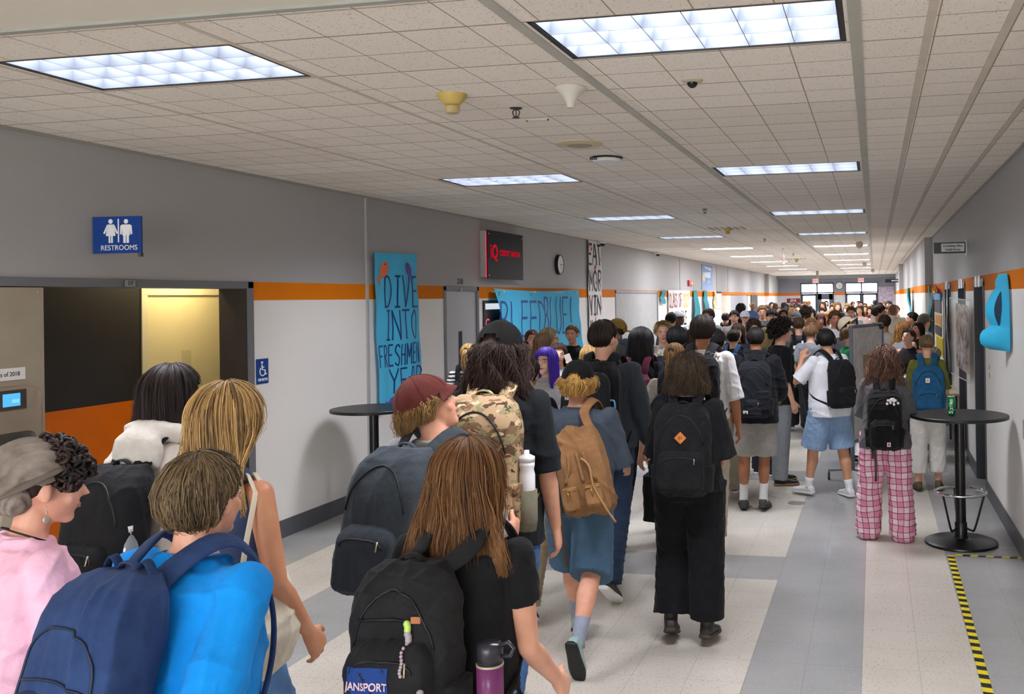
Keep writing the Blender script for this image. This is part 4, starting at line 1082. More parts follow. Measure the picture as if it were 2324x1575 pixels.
# --- grey t-shirt, maroon cap, slate backpack
f = mk(966, 843, 3.68, 12, 'm', 'person in a maroon cap and heather grey t-shirt looking down to the right', 'd79f84', pose=dict(WALK_L, armR=((.15, .3, -1), (-.3, 1, -.1)), armL=((.15, .3, -1), (-.3, 1, -.1))), head=(46, -30), lean=7, build=1.12, fat=1.2, vox=.008)
f.shirt('9b9b9d', sleeve=.95, hem=.84, seed=6, amp=.012, wl=.2, loose=1.15, ea=.025); f.pants('1f2b44', w=(.112, .088, .085)); f.shoes('222222')
f.hair('6a4c2c', 'a8834e', 'long', L=.065, th=.012, n=2600, face=66, wave=.010, curl=.006, fly=.014, seed=31, toback=.1, capped=True, w=.0026, inward=.2); f.face(); f.cap('5a2722', 'front', th=.024, bl=.03, bd_=.012)
f.backpack('large slate grey backpack worn by the person in the maroon cap', '3b434a', w=.34, h=.54, d=.24, z0=.92, pocket=(.26, .25, .06, .02), seed=17, amp=.007, vox=.008, top=.6, c2='353c43')
r, put, T, Rm, bk, ob = f.pk
for zz, n in ((1.24, 'buckle_strap'), (1.15, 'pen_strip')):
    mb = MB(); mb.tube([T((.168, bk-.03, zz)), T((.178, bk-.10, zz)), T((.166, bk-.17, zz))], [(.010, .003)]*3, 6, up=(0, 0, 1)); put(n, mb.mesh('z', True), plain('webbing', '15171a' if zz > 1.2 else 'b98a5a', .6))

# --- tall person, black cap, long wavy hair, camouflage backpack
def camo():
    m, nt, p = base_mat('camouflage_fabric', .85, 0, .2); L = nt.links.new; tc = nd(nt, 'ShaderNodeTexCoord')
    prev = None; base = lin('b09373')
    for i, (sc, th, c) in enumerate(((7, .52, '7d6146'), (11, .56, '8c8560'), (16, .60, '5a4632'), (9, .62, 'cbb594'), (22, .66, '3e3527'))):
        mp = nd(nt, 'ShaderNodeMapping'); mp.inputs['Location'].default_value = (i*3.1, i*1.7, i*2.2); mp.inputs['Scale'].default_value = (1, 1, 1.5); L(tc.outputs['Object'], mp.inputs[0])
        n = nd(nt, 'ShaderNodeTexNoise', i_Scale=float(sc)*1.3, i_Detail=3.0, i_Distortion=.4); L(mp.outputs[0], n.inputs[0])
        g = nd(nt, 'ShaderNodeMath', operation='GREATER_THAN'); L(n.outputs['Fac'], g.inputs[0]); g.inputs[1].default_value = th
        mx = nd(nt, 'ShaderNodeMixRGB'); L(g.outputs[0], mx.inputs[0])
        if prev is None: mx.inputs[1].default_value = base
        else: L(prev, mx.inputs[1])
        mx.inputs[2].default_value = lin(c); prev = mx.outputs[0]
    L(prev, p.inputs['Base Color']); return m
M_camo = camo()
f = mk(1128, 730, 4.35, -2, 'm', 'tall person in a black cap with long wavy dark hair and a black t-shirt', 'd8a286', pose=dict(WALK_L, armR=((.14, .0, -1), (.08, .25, -1)), armL=((.2, .3, -1), (-.2, .9, -.4))), head=(4, 0), build=.98, vox=.008)
f.shirt('14171b', sleeve=.9, hem=.83, seed=23, amp=.012, wl=.17, loose=1.1, ea=.02); f.pants('3a5f8e', w=(.10, .078, .078)); f.shoes('1c1c1c')
f.hair('120c0a', '4a342b', 'long', L=.20, th=.020, n=4200, face=60, wave=.018, flare=.45, curl=.006, fly=.012, seed=41, w=.0024, toback=.8, capped=True)
f.cap('090807', 'front', opening=True, th=.024)
f.backpack('camouflage backpack worn by the tall person in the black cap', 'a58a68', w=.34, h=.53, d=.20, z0=.93, mat=M_camo, strap='a58a68', seed=19, amp=.006, vox=.008, pocket=(.27, .27, .05, .03), c2='a58a68')
r, put, T, Rm, bk, ob = f.pk
for c in r.children:
    if c.name.startswith(('front_pocket', 'side_pocket', 'shoulder_strap', 'top_handle')): c.data.materials[0] = M_camo
f.patch('hook_patch', cloth('5b5535'), -.02, 1.27, .003, .10, .06)
r2, put2 = f.bag('water_bottle', 'white squeeze bottle in the mesh side pocket of the camouflage backpack', 'bottle', (.19, bk-.10, 1.03))
mb = MB(); c0 = f.tp((.195, bk-.09, 1.03)); mb.lathe([(.028, -.03), (.032, -.02), (.032, .12), (.027, .14), (.031, .155), (.031, .17)], c0, 24); put2('bottle_body', mb.mesh('b', True), plain('white_plastic', 'e8e8ea', .4))
mb = MB(); mb.lathe([(.032, .17), (.032, .19), (.011, .2), (.010, .215)], c0, 24); put2('cap', mb.mesh('b', True), plain('white_cap', 'dfe0e2', .4))
mb = MB(); mb.lathe([(.034, -.10), (.040, -.06), (.040, .06)], f.tp((.195, bk-.09, 1.03)), 20); put('mesh_pocket', mb.mesh('m', True), cloth('6d6a58', weave=60))

# --- foreground girl, black top, black backpack
f = mk(1046, 994, 2.62, 3, 'f', 'person with long brown hair in a black cap-sleeve top in the centre foreground', 'dda78c', pose=dict(WALK_R, armR=((.04, .20, -1), (.05, .74, -.62)), armL=((.2, -.1, -1), (.1, .15, -1)), curl=1.25), head=(0, 2), vox=.006, shoulders=.172)
f.shirt('111113', sleeve=.42, hem=.97, seed=33, amp=.006, ea=.010, eb=.012, loose=1.02, flare=0, top=1.455); f.pants('6f95c2', w=(.10, .08, .08)); f.shoes('eeeeee')
f.hair('3f2615', '94663a', 'long', L=.25, th=.022, n=6800, face=60, flare=.66, fly=.008, wave=.006, seed=51, w=.0018)
f.backpack('black backpack with a blue logo patch in the centre foreground', '1c1c1d', w=.31, h=.50, d=.19, z0=.93, seed=29, amp=.010, vox=.006, pocket=(.25, .22, .07, .10), strapw=.030, M=Matrix.Rotation(math.radians(-3), 4, 'Y'))
r, put, T, Rm, bk, ob = f.pk
f.patch('logo_patch', cloth('1d3a78'), -.035, 1.145, .003, .125, .095)
f.bagtext('JANSPORT', -.035, 1.145, .0065, .028, plain('red_white_thread', 'd9b9bd', .6), bold=.0006, sx=.95, name='logo_lettering')
f.line('zip', [(-.10, 1.295), (0, 1.298), (.055, 1.295)], .0042, plain('zip_tape', '0d0d0e', .5))
f.patch('leather_zip_tab', plain('tan_leather', 'a5673f', .6), .075, 1.298, .006, .028, .017, .004)
def beads(x, z, n_, c, sx=.0):
    mb = MB()
    for i in range(n_): mb.ball(f.on(x+sx*i*.1+.003*math.sin(i), z-.0075*i, .006), .0052 if i > 2 else .010, 8, 6)
    put('bead_charm', mb.mesh('b', True), plain('bead_'+c, c, .3))
beads(.052, 1.29, 3, 'b7d66a'); beads(.055, 1.265, 13, 'a5989f', .01); beads(.115, 1.13, 8, '9c8f98')
r2, put2 = f.bag('water_bottle', 'purple water bottle with a dark flip lid beside the foreground black backpack', 'bottle', (.19, bk-.09, .99))
c0 = f.tp((.19, bk-.09, 1.0)); mb = MB(); mb.lathe([(.03, 0), (.036, .01), (.036, .175)], c0, 24, 0); put2('bottle_body', mb.mesh('b', True), plain('purple_plastic', '6b2f5e', .25))
mb = MB(); mb.lathe([(.037, .175), (.037, .181)], c0, 24); put2('ring', mb.mesh('b', True), M_steel)
mb = MB(); mb.lathe([(.035, .181), (.036, .225), (.03, .235)], c0, 24); mb.tube([c0+V(.02, 0, .225), c0+V(.055, .0, .24), c0+V(.07, .0, .225), c0+V(.06, 0, .205), c0+V(.03, 0, .2)], .006, 8); put2('lid', mb.mesh('b', True), plain('smoked_plastic', '2d2b33', .25))

# --- dark blue t-shirt with island print, tan rucksack, blue shorts
f = mk(1309, 824, 5.38, 0, 'm', 'person in a black cap, slate blue printed t-shirt and blue shorts walking mid-corridor', 'dba388', pose=dict(legL=(20, 1, 2, -6), legR=(-9, 0, 33, 66), armR=((.2, .35, -1), (-.1, .95, -.3)), armL=((.2, .35, -1), (-.1, .95, -.3))), head=(-3, -6), vox=.008, build=1.08)
sh = f.shirt('434c58', sleeve=.98, hem=.86, seed=27, amp=.013, wl=.17, loose=1.2, ea=.025); f.pants('46637c', name='shorts', w=(.115, .122, .128), end=.53, seed=5)
f.shoes('8fa9a3', sole='1c2021', sock='8d93a3', sockh=.16)
f.hair('8a6230', 'd3a65a', 'long', L=.075, th=.022, n=1900, face=64, wave=.008, curl=.006, fly=.016, flare=.2, toback=.25, seed=61, capped=True, inward=.25); f.cap('0c0c0e', 'front', opening=True, th=.026)
M_gold = plain('gold_print', 'cdbd7b', .8); M_bluep = plain('blue_print', '3d5588', .8)
def prt(shape, mat, nm):
    mb = MB(); k = len(shape); cx = sum(p[0] for p in shape)/k; cz = sum(p[1] for p in shape)/k; vs = [f.tp((cx, -.4, cz))]; fs = []
    R_ = 4
    for r in range(1, R_+1):
        for x, z in shape: vs.append(f.tp((cx+(x-cx)*r/R_, -.4, cz+(z-cz)*r/R_)))
    fs = [(0, 1+i, 1+(i+1) % k) for i in range(k)]
    for r in range(R_-1): fs += [(1+r*k+i, 1+(r+1)*k+i, 1+(r+1)*k+(i+1) % k, 1+r*k+(i+1) % k) for i in range(k)]
    mb.add(vs, fs); me = f.fin(mb.mesh()); drape_on(me, sh.data, (0, 1, 0), .003); link(nm, me, sh, mat)
circ = [(-.085+.055*math.cos(t), 1.255+.055*math.sin(t)) for t in [2*math.pi*i/20 for i in range(20)]]
prt(circ, M_gold, 'print')
prt([(-.14, 1.20), (-.1, 1.225), (-.03, 1.235), (.06, 1.27), (.10, 1.26), (.09, 1.19), (.02, 1.175), (-.02, 1.19), (-.07, 1.17), (-.13, 1.175)], M_bluep, 'print')
prt([(.04, 1.30), (.075, 1.325), (.10, 1.30), (.08, 1.275), (.05, 1.28)], M_gold, 'print')
for z in (1.15, 1.11): prt([(-.13, z-.006), (.0, z+.006), (.07, z), (.0, z+.016), (-.12, z+.008)], M_gold, 'print')
for i in range(5):
    a = -1.2+i*.6; prt([(-.09, 1.245), (-.09+.05*math.sin(a-.15), 1.235+.045*math.cos(a-.15)), (-.09+.06*math.sin(a+.1), 1.225+.04*math.cos(a+.1))], plain('dark_print', '2c3440', .8), 'print')
tx = text_mesh('MAUI', .034, 0.0, bold=.001); tx.transform(Matrix.Translation(f.tp((-.03, -.4, 1.055))) @ Matrix.Rotation(math.pi/2, 4, 'X')); f.fin(tx); drape_on(tx, sh.data, (0, 1, 0), .003); link('print_lettering', tx, sh, M_gold)
Mx = Matrix.Translation(V(.095, -.015, 0)) @ Matrix.Translation(V(0, 0, 1.2)) @ Matrix.Rotation(math.radians(-11), 4, 'Y') @ Matrix.Translation(V(0, 0, -1.2))
f.backpack('tan canvas rucksack slung over the right shoulder of the person in the blue shorts', '8a6440', w=.30, h=.50, d=.21, z0=.88, c2='835e3a', strap='8a6440', shoulders='R', M=Mx, zips=False, handle=False, amp=.016, seed=37, pocket=None, side_pocket=False, name='rucksack', top=.75, vox=.008, strapw=.03)
r, put, T, Rm, bk, ob = f.pk; tanm = cloth('8f6842', weave=160)
for x in (-.07, .07):
    mb = MB(); mb.loft([(f.on(x, .93+.13*t, .0), Rm@V(.052*(1-.2*abs(t-.5)), 0, 0), Rm@V(0, .032, 0)) for t in (0, .2, .5, .8, 1)], 18, 3); put('patch_pocket', wrinkle(remesh(mb, .008, 2), .006, 3, .07), tanm)
    mb = MB(); mb.tube([f.on(x+.045*(i-4)/4, 1.045, .030) for i in range(9)], .0035, 6); mb.tube([f.on(x, 1.04, .036), f.on(x+.005, 1.0, .038)], .004, 6); put('zip', mb.mesh('z', True), plain('brass', 'b08a4a', .35, metal=.7))
mb = MB(); rs = []
for t, w_, y_ in ((0, .05, 0), (.25, .085, -.03), (.6, .095, -.05), (.9, .07, -.055), (1, .03, -.05)): rs.append((T((-.03-.05*t, bk-.02+y_-.06*t, 1.385-.17*t)), Rm@V(w_, 0, -.02), Rm@V(0, .012, .006)))
mb.loft(rs, 18, 3); put('flap', wrinkle(remesh(mb, .006, 2), .006, 6, .1), cloth('946c45', weave=160))
for (a, b_) in ((-.05, -.09), (.0, .02), (.04, .10)):
    mb = MB(); P = sm([f.on(a, 1.24, .006), f.on(b_*.6, 1.16, .006), f.on(b_, 1.08, .006)]); mb.tube(P, [(.010, .003)]*len(P), 6, up=(1, 0, 0)); put('gather_strap', mb.mesh('z', True), tanm)
mb = MB(); P = sm([f.on(.03, 1.21, .01), f.on(.075, 1.16, .03), f.on(.085, 1.05, .04), T((.13, ob-.04, .93)), T((.17, ob-.02, .83))]); mb.tube(P, [(.006, .003)]*len(P), 6, up=(1, 0, 0)); put('drawstring', mb.mesh('z', True), plain('tan_cord', 'a87c50', .7))
mb = MB(); mb.tube([f.tp(p) for p in ((-.09, -.17, 1.27), (-.115, -.20, 1.15), (-.10, -.2, .98), (-.05, -.2, .88))], [(.020, .004)]*4, 8, up=(1, 0, 0)); put('shoulder_strap', mb.mesh('z', True), tanm)
mb = MB(); mb.tube([f.tp(p) for p in ((-.05, -.2, .90), (-.04, -.19, .75), (-.02, -.17, .56))], [(.011, .002)]*3, 8, up=(1, 0, 0)); put('hanging_webbing', mb.mesh('z', True), plain('brown_webbing', '57493f', .8))
mb = MB(); mb.tube([f.tp((x, -.125+.0*x, z)) if i < 2 else f.tp((x, -.04, z)) for i, (x, z) in enumerate(((.085, 1.36), (.088, 1.44), (.09, 1.505)))], [(.012, .004)]*3, 8, up=(1, 0, 0)); put('strap_stripe', mb.mesh('z', True), plain('brown_webbing', '57493f', .8))

# --- all black clothes, black backpack with an orange diamond
f = mk(1560, 815, 5.6, -2, 'f', 'person all in black with sunglasses on dark shoulder-length hair walking away', 'dca68c', pose=dict(legR=(-2, 1, 2, 8), legL=(10, 2, 26, 22), armR=((.2, .15, -1), (-.15, .95, -.3)), armL=((.2, .15, -1), (-.15, .95, -.3))), head=(0, -8), build=1.1, fat=1.1, vox=.008)
f.shirt('17171a', sleeve=1.0, hem=.90, seed=35, amp=.009, loose=1.2, ea=.025, eb=.03); f.pants('0d0d11', w=(.125, .105, .10), seed=8, end=.97)
f.shoes('26221f', sole='3f372c', boot=.2, fat=1.1)
f.hair('1a1310', '57432f', 'long', L=.12, th=.026, n=3800, face=60, wave=.014, flare=.75, fly=.012, curl=.004, seed=71, w=.0024)
mb = MB()
for q in (-1, 1): mb.ball(f.hp((.034*q, .035, .112)), (.026, .02, .008), 12, 7, R=f.Rh @ rotx(-25))
mb.tube([f.hp((-.062, .03, .105)), f.hp((-.03, .05, .118)), f.hp((0, .048, .122)), f.hp((.03, .05, .118)), f.hp((.062, .03, .105))], .003, 6)
for q in (-1, 1): mb.tube([f.hp((.062*q, .03, .105)), f.hp((.088*q, -.02, .085)), f.hp((.094*q, -.075, .06))], .0025, 6)
o = link('sunglasses', f.fin(mb.mesh('s', True)), None, plain('gold_sunglasses', '8d7f63', .25, metal=.5)); o.matrix_world = f.world(); tag(o, 'gold-rimmed sunglasses pushed up on the hair of the person all in black', 'sunglasses')
f.backpack('black backpack with an orange diamond patch worn by the person all in black', '141416', w=.35, h=.55, d=.17, z0=.90, seed=43, amp=.008, vox=.008, pocket=(.29, .26, .045, .03), out=.03)
r, put, T, Rm, bk, ob = f.pk
f.patch('diamond_patch', plain('orange_leather', 'c8742f', .6), 0.0, 1.255, .004, .052, .052, .003, rot=math.pi/4)
for q in (-1, 1): f.patch('patch_slot', M_black, .006*q, 1.255, .0065, .004, .02, .001)
# ================================================================== THE CROWD IN THE MIDDLE DISTANCE
SK = dict(p='e0af95', t='cf9c7c', b='a87455', d='6f4a35', n='4a3024')
def mid(px, py, d, hd, sex, label, tone, hair, top, bottom, pose=None, pack=None, shoes='2a2a2c', extra=None, vox=None, face=False, **k):
    """hair=(c1,c2,style,dict) top=(colour,kind,dict) bottom=(colour,kind,dict)"""
    X, Y, H = who(px, py, d); vx = vox or (.010 if d < 9.9 else .0125 if d < 14 else .017)
    f = Fig(X, Y, hd, H, sex, pose=pose or STAND, vox=vx, **k); f.start(label); f.body(SK.get(tone, tone))
    kind = top[1]; kw = dict(sleeve={'tee': .8, 'long': 1.95, 'tank': 0, 'crop': .5}[kind], amp=.008 if d < 12 else .005, seed=int(px) % 97, loose=1.08, vox=vx); kw.update(top[2] if len(top) > 2 else {})
    hd_ = kw.pop('hood', None); f.sh = f.shirt(top[0], name=kw.pop('name', 'shirt'), collar=d < 12, **kw)
    if hd_: f.hood(hd_)
    bk = dict({'jeans': dict(w=(.098, .078, .075)), 'shorts': dict(w=(.108, .112, .12), end=.5, name='shorts'), 'wide': dict(w=(.112, .10, .105))}[bottom[1]]); bk.update(bottom[2] if len(bottom) > 2 else {})
    bk.setdefault('seed', int(px) % 89); f.pants(bottom[0], **bk)
    if d < 16: f.shoes(shoes if not isinstance(shoes, tuple) else shoes[0], **(shoes[1] if isinstance(shoes, tuple) else {}))
    if hair:
        hk = dict(n=900 if d < 8.6 else 450 if d < 12 else 160, w=.0042 if d < 12 else .006, seed=int(px+py)); hk.update(hair[3] if len(hair) > 3 else {}); f.hair(hair[0], hair[1], hair[2], **hk)
    if face: f.face(**(face if isinstance(face, dict) else {}))
    if pack:
        pk = dict(amp=.007, vox=max(vx, .009), zips=d < 11, side_pocket=d < 11, handle=d < 12); pk.update(pack[2] if len(pack) > 2 else {}); f.backpack(pack[0], pack[1], **pk)
    return f
HOLD = dict(armR=((.22, .2, -1), (-.25, .95, .0)), armL=((.22, .2, -1), (-.25, .95, .0)))
def W(base, **k): d = dict(base); d.update(k); return d

f = mid(1368, 722, 6.6, 0, 'm', 'tall person with short dark hair, glasses and a slate denim jacket', 'p', ('17120f', '3a2b22', 'short', dict(th=.014, back=136, n=1800, w=.003)), ('343a41', 'long', dict(name='jacket', cuff='7fb3cc', ea=.028, loose=1.2, hem=.92)), ('27374f', 'jeans'), W(WALK_L, armR=((.24, -.05, -1), (.08, .55, -.8)), armL=((.2, .1, -1), (.05, .4, -1))), build=1.08, head=(30, -4), vox=.009)
f.glasses('55504c')
f.backpack('large black backpack with white lettering worn over the slate denim jacket', '121316', w=.37, h=.62, d=.24, z0=.86, amp=.012, seed=3, pocket=(.30, .26, .06, .30), strapw=.034, c2='1c1f23', out=.02)
r, put, T, Rm, bk, ob = f.pk
M_wt = plain('white_thread', 'd9dadc', .6)
for i, t in enumerate(('THE', 'NORTH', 'FACE')): f.bagtext(t, -.03, 1.285-i*.024, .003, .028, M_wt, bold=.0008, align='RIGHT')
mb = MB()
for r_ in (.016, .027, .038):
    mb.tube([f.on(-.018+r_*math.sin(a), 1.245+r_*math.cos(a), .004) for a in [i*math.pi/2/8 for i in range(9)]], .0035, 5)
put('logo_arcs', mb.mesh('a', True), M_wt)
mb = MB(); c0 = f.on(.15, 1.20, .02); P = sm([c0+V(-.02, 0, .045), c0+V(.02, 0, .045), c0+V(.022, 0, -.02), c0+V(0, 0, -.04), c0+V(-.022, 0, -.02), c0+V(-.02, 0, .045)]); mb.tube(P, .006, 6)
put('carabiner', mb.mesh('c', True), plain('light_blue_plastic', '57a9d6', .4))
r2, put2 = f.bag('lunch_bag', 'black soft lunch bag hanging from the hand of the person in the slate denim jacket', 'bag', (.30, .12, .62))
c0 = f.arm['R'][2]+f.arm['R'][3]*.10; mb = MB(); mb.loft([(c0+V(.0, 0, z), V(.055, 0, 0), V(0, .115, 0)) for z in (-.42, -.41, -.25, -.14, -.12)], 20, 4); put2('bag_body', wrinkle(remesh(mb, .01, 2), .006, 3), cloth('101012'))
mb = MB(); P = sm([c0+V(0, -.08, -.13), c0+V(0, -.05, -.03), c0+V(0, 0, .0), c0+V(0, .05, -.03), c0+V(0, .08, -.13)]); mb.tube(P, [(.010, .003)]*len(P), 6, up=(1, 0, 0)); put2('handle', mb.mesh('h', True), cloth('101012'))

f = mid(1190, 806, 6.2, 0, 'f', 'person in a black top and khaki trousers mostly hidden by the tall person', 'p', ('241710', '3a2619', 'short'), ('0e0e10', 'long', dict(loose=1.15)), ('a8997c', 'wide', dict(w=(.10, .088, .088))), WALK_L, build=1.1)
f = mid(1452, 741, 8.0, 0, 'f', 'person with very long straight black hair beside the denim jacket', 't', ('060507', '1c181b', 'long', dict(L=.40, n=1500, flare=.35, th=.024, face=62)), ('1b1e26', 'long'), ('222938', 'jeans'), WALK_R, ('burgundy backpack half covered by very long black hair', '571f33', dict(w=.30, h=.46, d=.16, z0=.90)))
f = mid(1593, 713, 7.8, 0, 'm', 'person with short dark hair in a white t-shirt under black straps with white lettering', 'b', ('17100e', '35251e', 'short', dict(th=.022, n=1500, fly=.004, back=138, w=.003)), ('e3e3e4', 'tee', dict(sleeve=1.0, loose=1.2, ea=.025, hem=.86)), ('a59c88', 'wide'), W(WALK_L, armR=((.22, -.05, -1), (.10, .2, -1)), armL=((.22, .1, -1), (-.2, .9, -.3))), build=1.05, head=(0, -4), vox=.009)
f.backpack('black backpack with lettered shoulder straps worn over a white t-shirt', '1b1c1f', w=.33, h=.52, d=.2, z0=.92, seed=12, amp=.009, strap='26262a', strapw=.036)
for q in (-1, 1):
    me = text_mesh('CCM', .052, 0, bold=.001); me.transform(Matrix.Rotation(-q*.42, 4, 'Z'))
    st = [c for c in f.pk[0].children if c.name.startswith('shoulder_strap')][0 if q < 0 else 1]
    base = f.tp((0, bk, .92))
    for v in me.vertices: v.co = f.tp((.098*q+v.co.x, -.135, 1.44+v.co.y*.9))
    f.pk[1]('lettering', me, plain('cream_thread', 'cfcbb0', .6))
f = mid(1528, 773, 7.1, 4, 'f', 'person with a long blonde ponytail in a cream t-shirt', 'p', ('6a4a28', 'b98d56', 'pony', dict(vol=.34, th=.008, n=900, back=118, tie=(0, -.112, .06), fly=.002)), ('c6c1b6', 'tee', dict(sleeve=.85, loose=1.1)), ('2a3550', 'jeans'), WALK_L, ('navy backpack worn by the person with the long blonde ponytail', '1d2230', dict(w=.27, h=.40, d=.13, z0=.95)))
f = mid(1714, 741, 9.0, -2, 'm', 'person in a black hoodie, pale grey shorts and white socks with a buzzed dark head', 'b', ('0d0909', '231b1a', 'short', dict(th=.011, n=1500, fly=.001, back=136, w=.003)), ('15171c', 'long', dict(name='hoodie', ea=.03, eb=.03, loose=1.3, hem=.82)), ('9b9893', 'shorts', dict(w=(.115, .12, .125), end=.49)), dict(legL=(2, 4, 2, 0), legR=(8, -3, 16, 8), armL=((.26, .05, -1), (.0, .35, -1)), armR=((.22, .2, -1), (-.1, .9, -.4))), shoes=('3a3a3c', dict(sole='2c2c2e', sock='d6d6d6', sockh=.20, fat=1.1)), build=1.02, vox=.009)
f.hood('15171c')
f.backpack('black backpack with many pockets worn over the black hoodie', '1b1d24', w=.33, h=.54, d=.17, z0=.88, seed=22, amp=.010, pocket=(.15, .17, .05, .02), c2='191b21', vox=.009)
r, put, T, Rm, bk, ob = f.pk
mb = MB(); mb.loft([(f.on(.09, .96+.18*t, -.01), Rm@V(.06, 0, 0), Rm@V(0, .035, 0)) for t in (0, .15, .85, 1)], 16, 3.5); put('front_pocket', wrinkle(remesh(mb, .009, 2), .006, 4), cloth('191b21'))
f.patch('label', plain('white_label', 'd8d8da', .5), -.075, .945, .004, .05, .028); f.line('zip', [(-.155, 1.20), (-.158, 1.05), (-.15, .92)], .0035, M_steel, .0)
f = mid(1768, 724, 10.3, 62, 'm', 'person with a curly dark afro and black t-shirt looking to the right', 'p', ('0d0908', '2b1d18', 'curly', dict(vol=420, th=.03, front=66, back=122)), ('101114', 'tee', dict(sleeve=1.0, loose=1.15, ea=.022)), ('84878c', 'wide', dict(w=(.10, .085, .085))), dict(legL=(4, 3, 4, 0), legR=(-3, 3, 3, 0), armR=((.15, -.1, -1), (.1, .35, -1)), armL=((.15, .0, -1), (.0, .3, -1))), shoes=('171719', dict(sole='8a6a45', boot=.25)), head=(24, -6), face=True, vox=.009)
f = mid(1812, 719, 14.0, -6, 'm', 'person in a charcoal t-shirt and baggy black trousers in the mid crowd', 'p', ('3a2818', '6b4e33', 'short', dict(th=.022, back=128)), ('4c4e53', 'long', dict(loose=1.15)), ('2b2a2a', 'wide', dict(w=(.12, .115, .115))), WALK_L)
f.backpack('black backpack with white stickers worn over the charcoal top', '121214', w=.30, h=.5, d=.16, z0=.9, vox=.013, zips=False)
f.patch('round_sticker', M_whitep, -.06, 1.30, .006, .06, .05); f.patch('cat_sticker', M_whitep, .05, 1.36, .006, .03, .07); f.patch('word_label', M_whitep, 0.0, 1.08, .006, .13, .02)
# headphones
f = mid(1879, 742, 9.55, -42, 'm', 'person in a white t-shirt and light denim shorts raising a hand to the headphones', 't', ('060506', '1a1617', 'short', dict(th=.012, n=1500, fly=.002, back=136, w=.003)), ('dcdde2', 'tee', dict(sleeve=.78, loose=1.2, ea=.03, eb=.03, hem=.84)), ('86a3c4', 'shorts', dict(w=(.118, .125, .13), end=.50)), dict(legL=(16, 3, 6, 0), legR=(-6, 5, 4, 2), armL=((.46, .42, -.72), (-.42, .10, 1.0)), armR=((.15, .25, -1), (-.1, .9, -.2)), handL=(-1, .3, 0), toe=14), shoes=('dcdcde', dict(sole='d8d8d8', sock='e2e2e2', sockh=.09, fat=1.15)), build=1.1, fat=1.15, head=(40, -4), vox=.009)
f.backpack('black backpack worn by the person with headphones', '111113', w=.30, h=.50, d=.18, z0=.93, seed=31, amp=.009, vox=.009)
W_ = f.world(); r2 = empty('headphones', W_ @ (f.HC*f.k), -math.radians(f.hd)); tag(r2, 'black over-ear headphones on the person in the light denim shorts', 'headphones')
for q in (-1, 1):
    mb = MB(); mb.ball(f.hp((.092*q, -.01, -.005)), (.020, .034, .040), 16, 10, R=f.Rh); me = f.fin(mb.mesh('e', True)); me.transform(Matrix.Translation(-(f.HC*f.k))); link('ear_cup', me, r2, plain('matt_black', '151517', .4))
mb = MB(); mb.tube([f.hp((.098*math.sin(a), -.012, .0+.125*math.cos(a))) for a in [(-1.45+2.9*i/18) for i in range(19)]], [(.012, .005)]*19, 8, up=(0, 1, 0)); me = f.fin(mb.mesh('e', True)); me.transform(Matrix.Translation(-(f.HC*f.k))); link('headband', me, r2, plain('matt_black', '151517', .4))
# pink plaid
def plaid():
    m, nt, p = base_mat('pink_plaid_fleece', .9, 0, .15); L = nt.links.new; tc = nd(nt, 'ShaderNodeTexCoord'); sp = nd(nt, 'ShaderNodeSeparateXYZ'); L(tc.outputs['Object'], sp.inputs[0])
    def mth(op, a, b):
        n = nd(nt, 'ShaderNodeMath', operation=op)
        for i, q in enumerate((a, b)):
            if isinstance(q, (int, float)): n.inputs[i].default_value = q
            else: L(q, n.inputs[i])
        return n.outputs[0]
    wob = nd(nt, 'ShaderNodeTexNoise', i_Scale=5.0); L(tc.outputs['Object'], wob.inputs[0]); wv = mth('MULTIPLY', mth('SUBTRACT', wob.outputs['Fac'], .5), .05)
    X = mth('ADD', mth('ADD', sp.outputs[0], wv), mth('MULTIPLY', sp.outputs[2], .03)); Z = mth('ADD', sp.outputs[2], wv)
    def fr(v, per, a): return mth('LESS_THAN', mth('FLOORED_MODULO', v, per), a)
    chk = mth('ADD', mth('MULTIPLY', fr(X, .096, .048), .5), mth('MULTIPLY', fr(Z, .096, .048), .5))
    r = ramp(nt, [(0, lin('ecd0d8')), (.5, lin('e3afc0')), (1, lin('d98aa5'))]); L(chk, r.inputs[0])
    ln = mth('MAXIMUM', fr(X, .048, .005), fr(Z, .048, .005)); mx = nd(nt, 'ShaderNodeMixRGB'); L(ln, mx.inputs[0]); L(r.outputs[0], mx.inputs[1]); mx.inputs[2].default_value = lin('7d3148'); L(mx.outputs[0], p.inputs['Base Color'])
    return m
f = mid(2006, 783, 7.85, 2, 'f', 'person with long curly auburn hair in pink checked pyjama trousers', 'p', ('33201a', '8c6450', 'long', dict(L=.27, th=.028, n=2200, wave=.020, curl=.010, fly=.012, flare=.6, face=60)), ('5b5a5c', 'tee', dict(sleeve=1.05, loose=1.25, ea=.035, eb=.03, hem=.83)), ('d9a0b0', 'wide', dict(w=(.125, .105, .115), mat=plaid(), amp=.012, name='pyjama_trousers')), dict(legL=(4, 6, 2, 0), legR=(0, 4, 1, 0), armR=((.2, .2, -1), (-.35, .95, -.1)), armL=((.2, .2, -1), (-.35, .95, -.1)), toe=16), shoes=('c8919f', dict(fat=1.3)), build=1.08, vox=.008)
mb = MB()
for S in 'LR': h_, k_, a_, R_ = f.leg[S]; mb.loft([(a_+V(0, .01, z), V(r_*1.0, 0, 0), V(0, r_*1.25, 0)) for z, r_ in ((-.088, .085), (-.06, .10), (-.01, .10), (.07, .098), (.14, .104))], 18, 2.2)
o = link('trouser_cuffs', f.fin(wrinkle(remesh(mb, .008, 3), .014, 5, .06, 1.2)), f.root, plaid())
f.backpack('black backpack with a small round logo worn by the person in pyjama trousers', '131315', w=.31, h=.52, d=.20, z0=.84, seed=51, amp=.012, vox=.009, out=.015, pocket=(.25, .26, .05, .02))
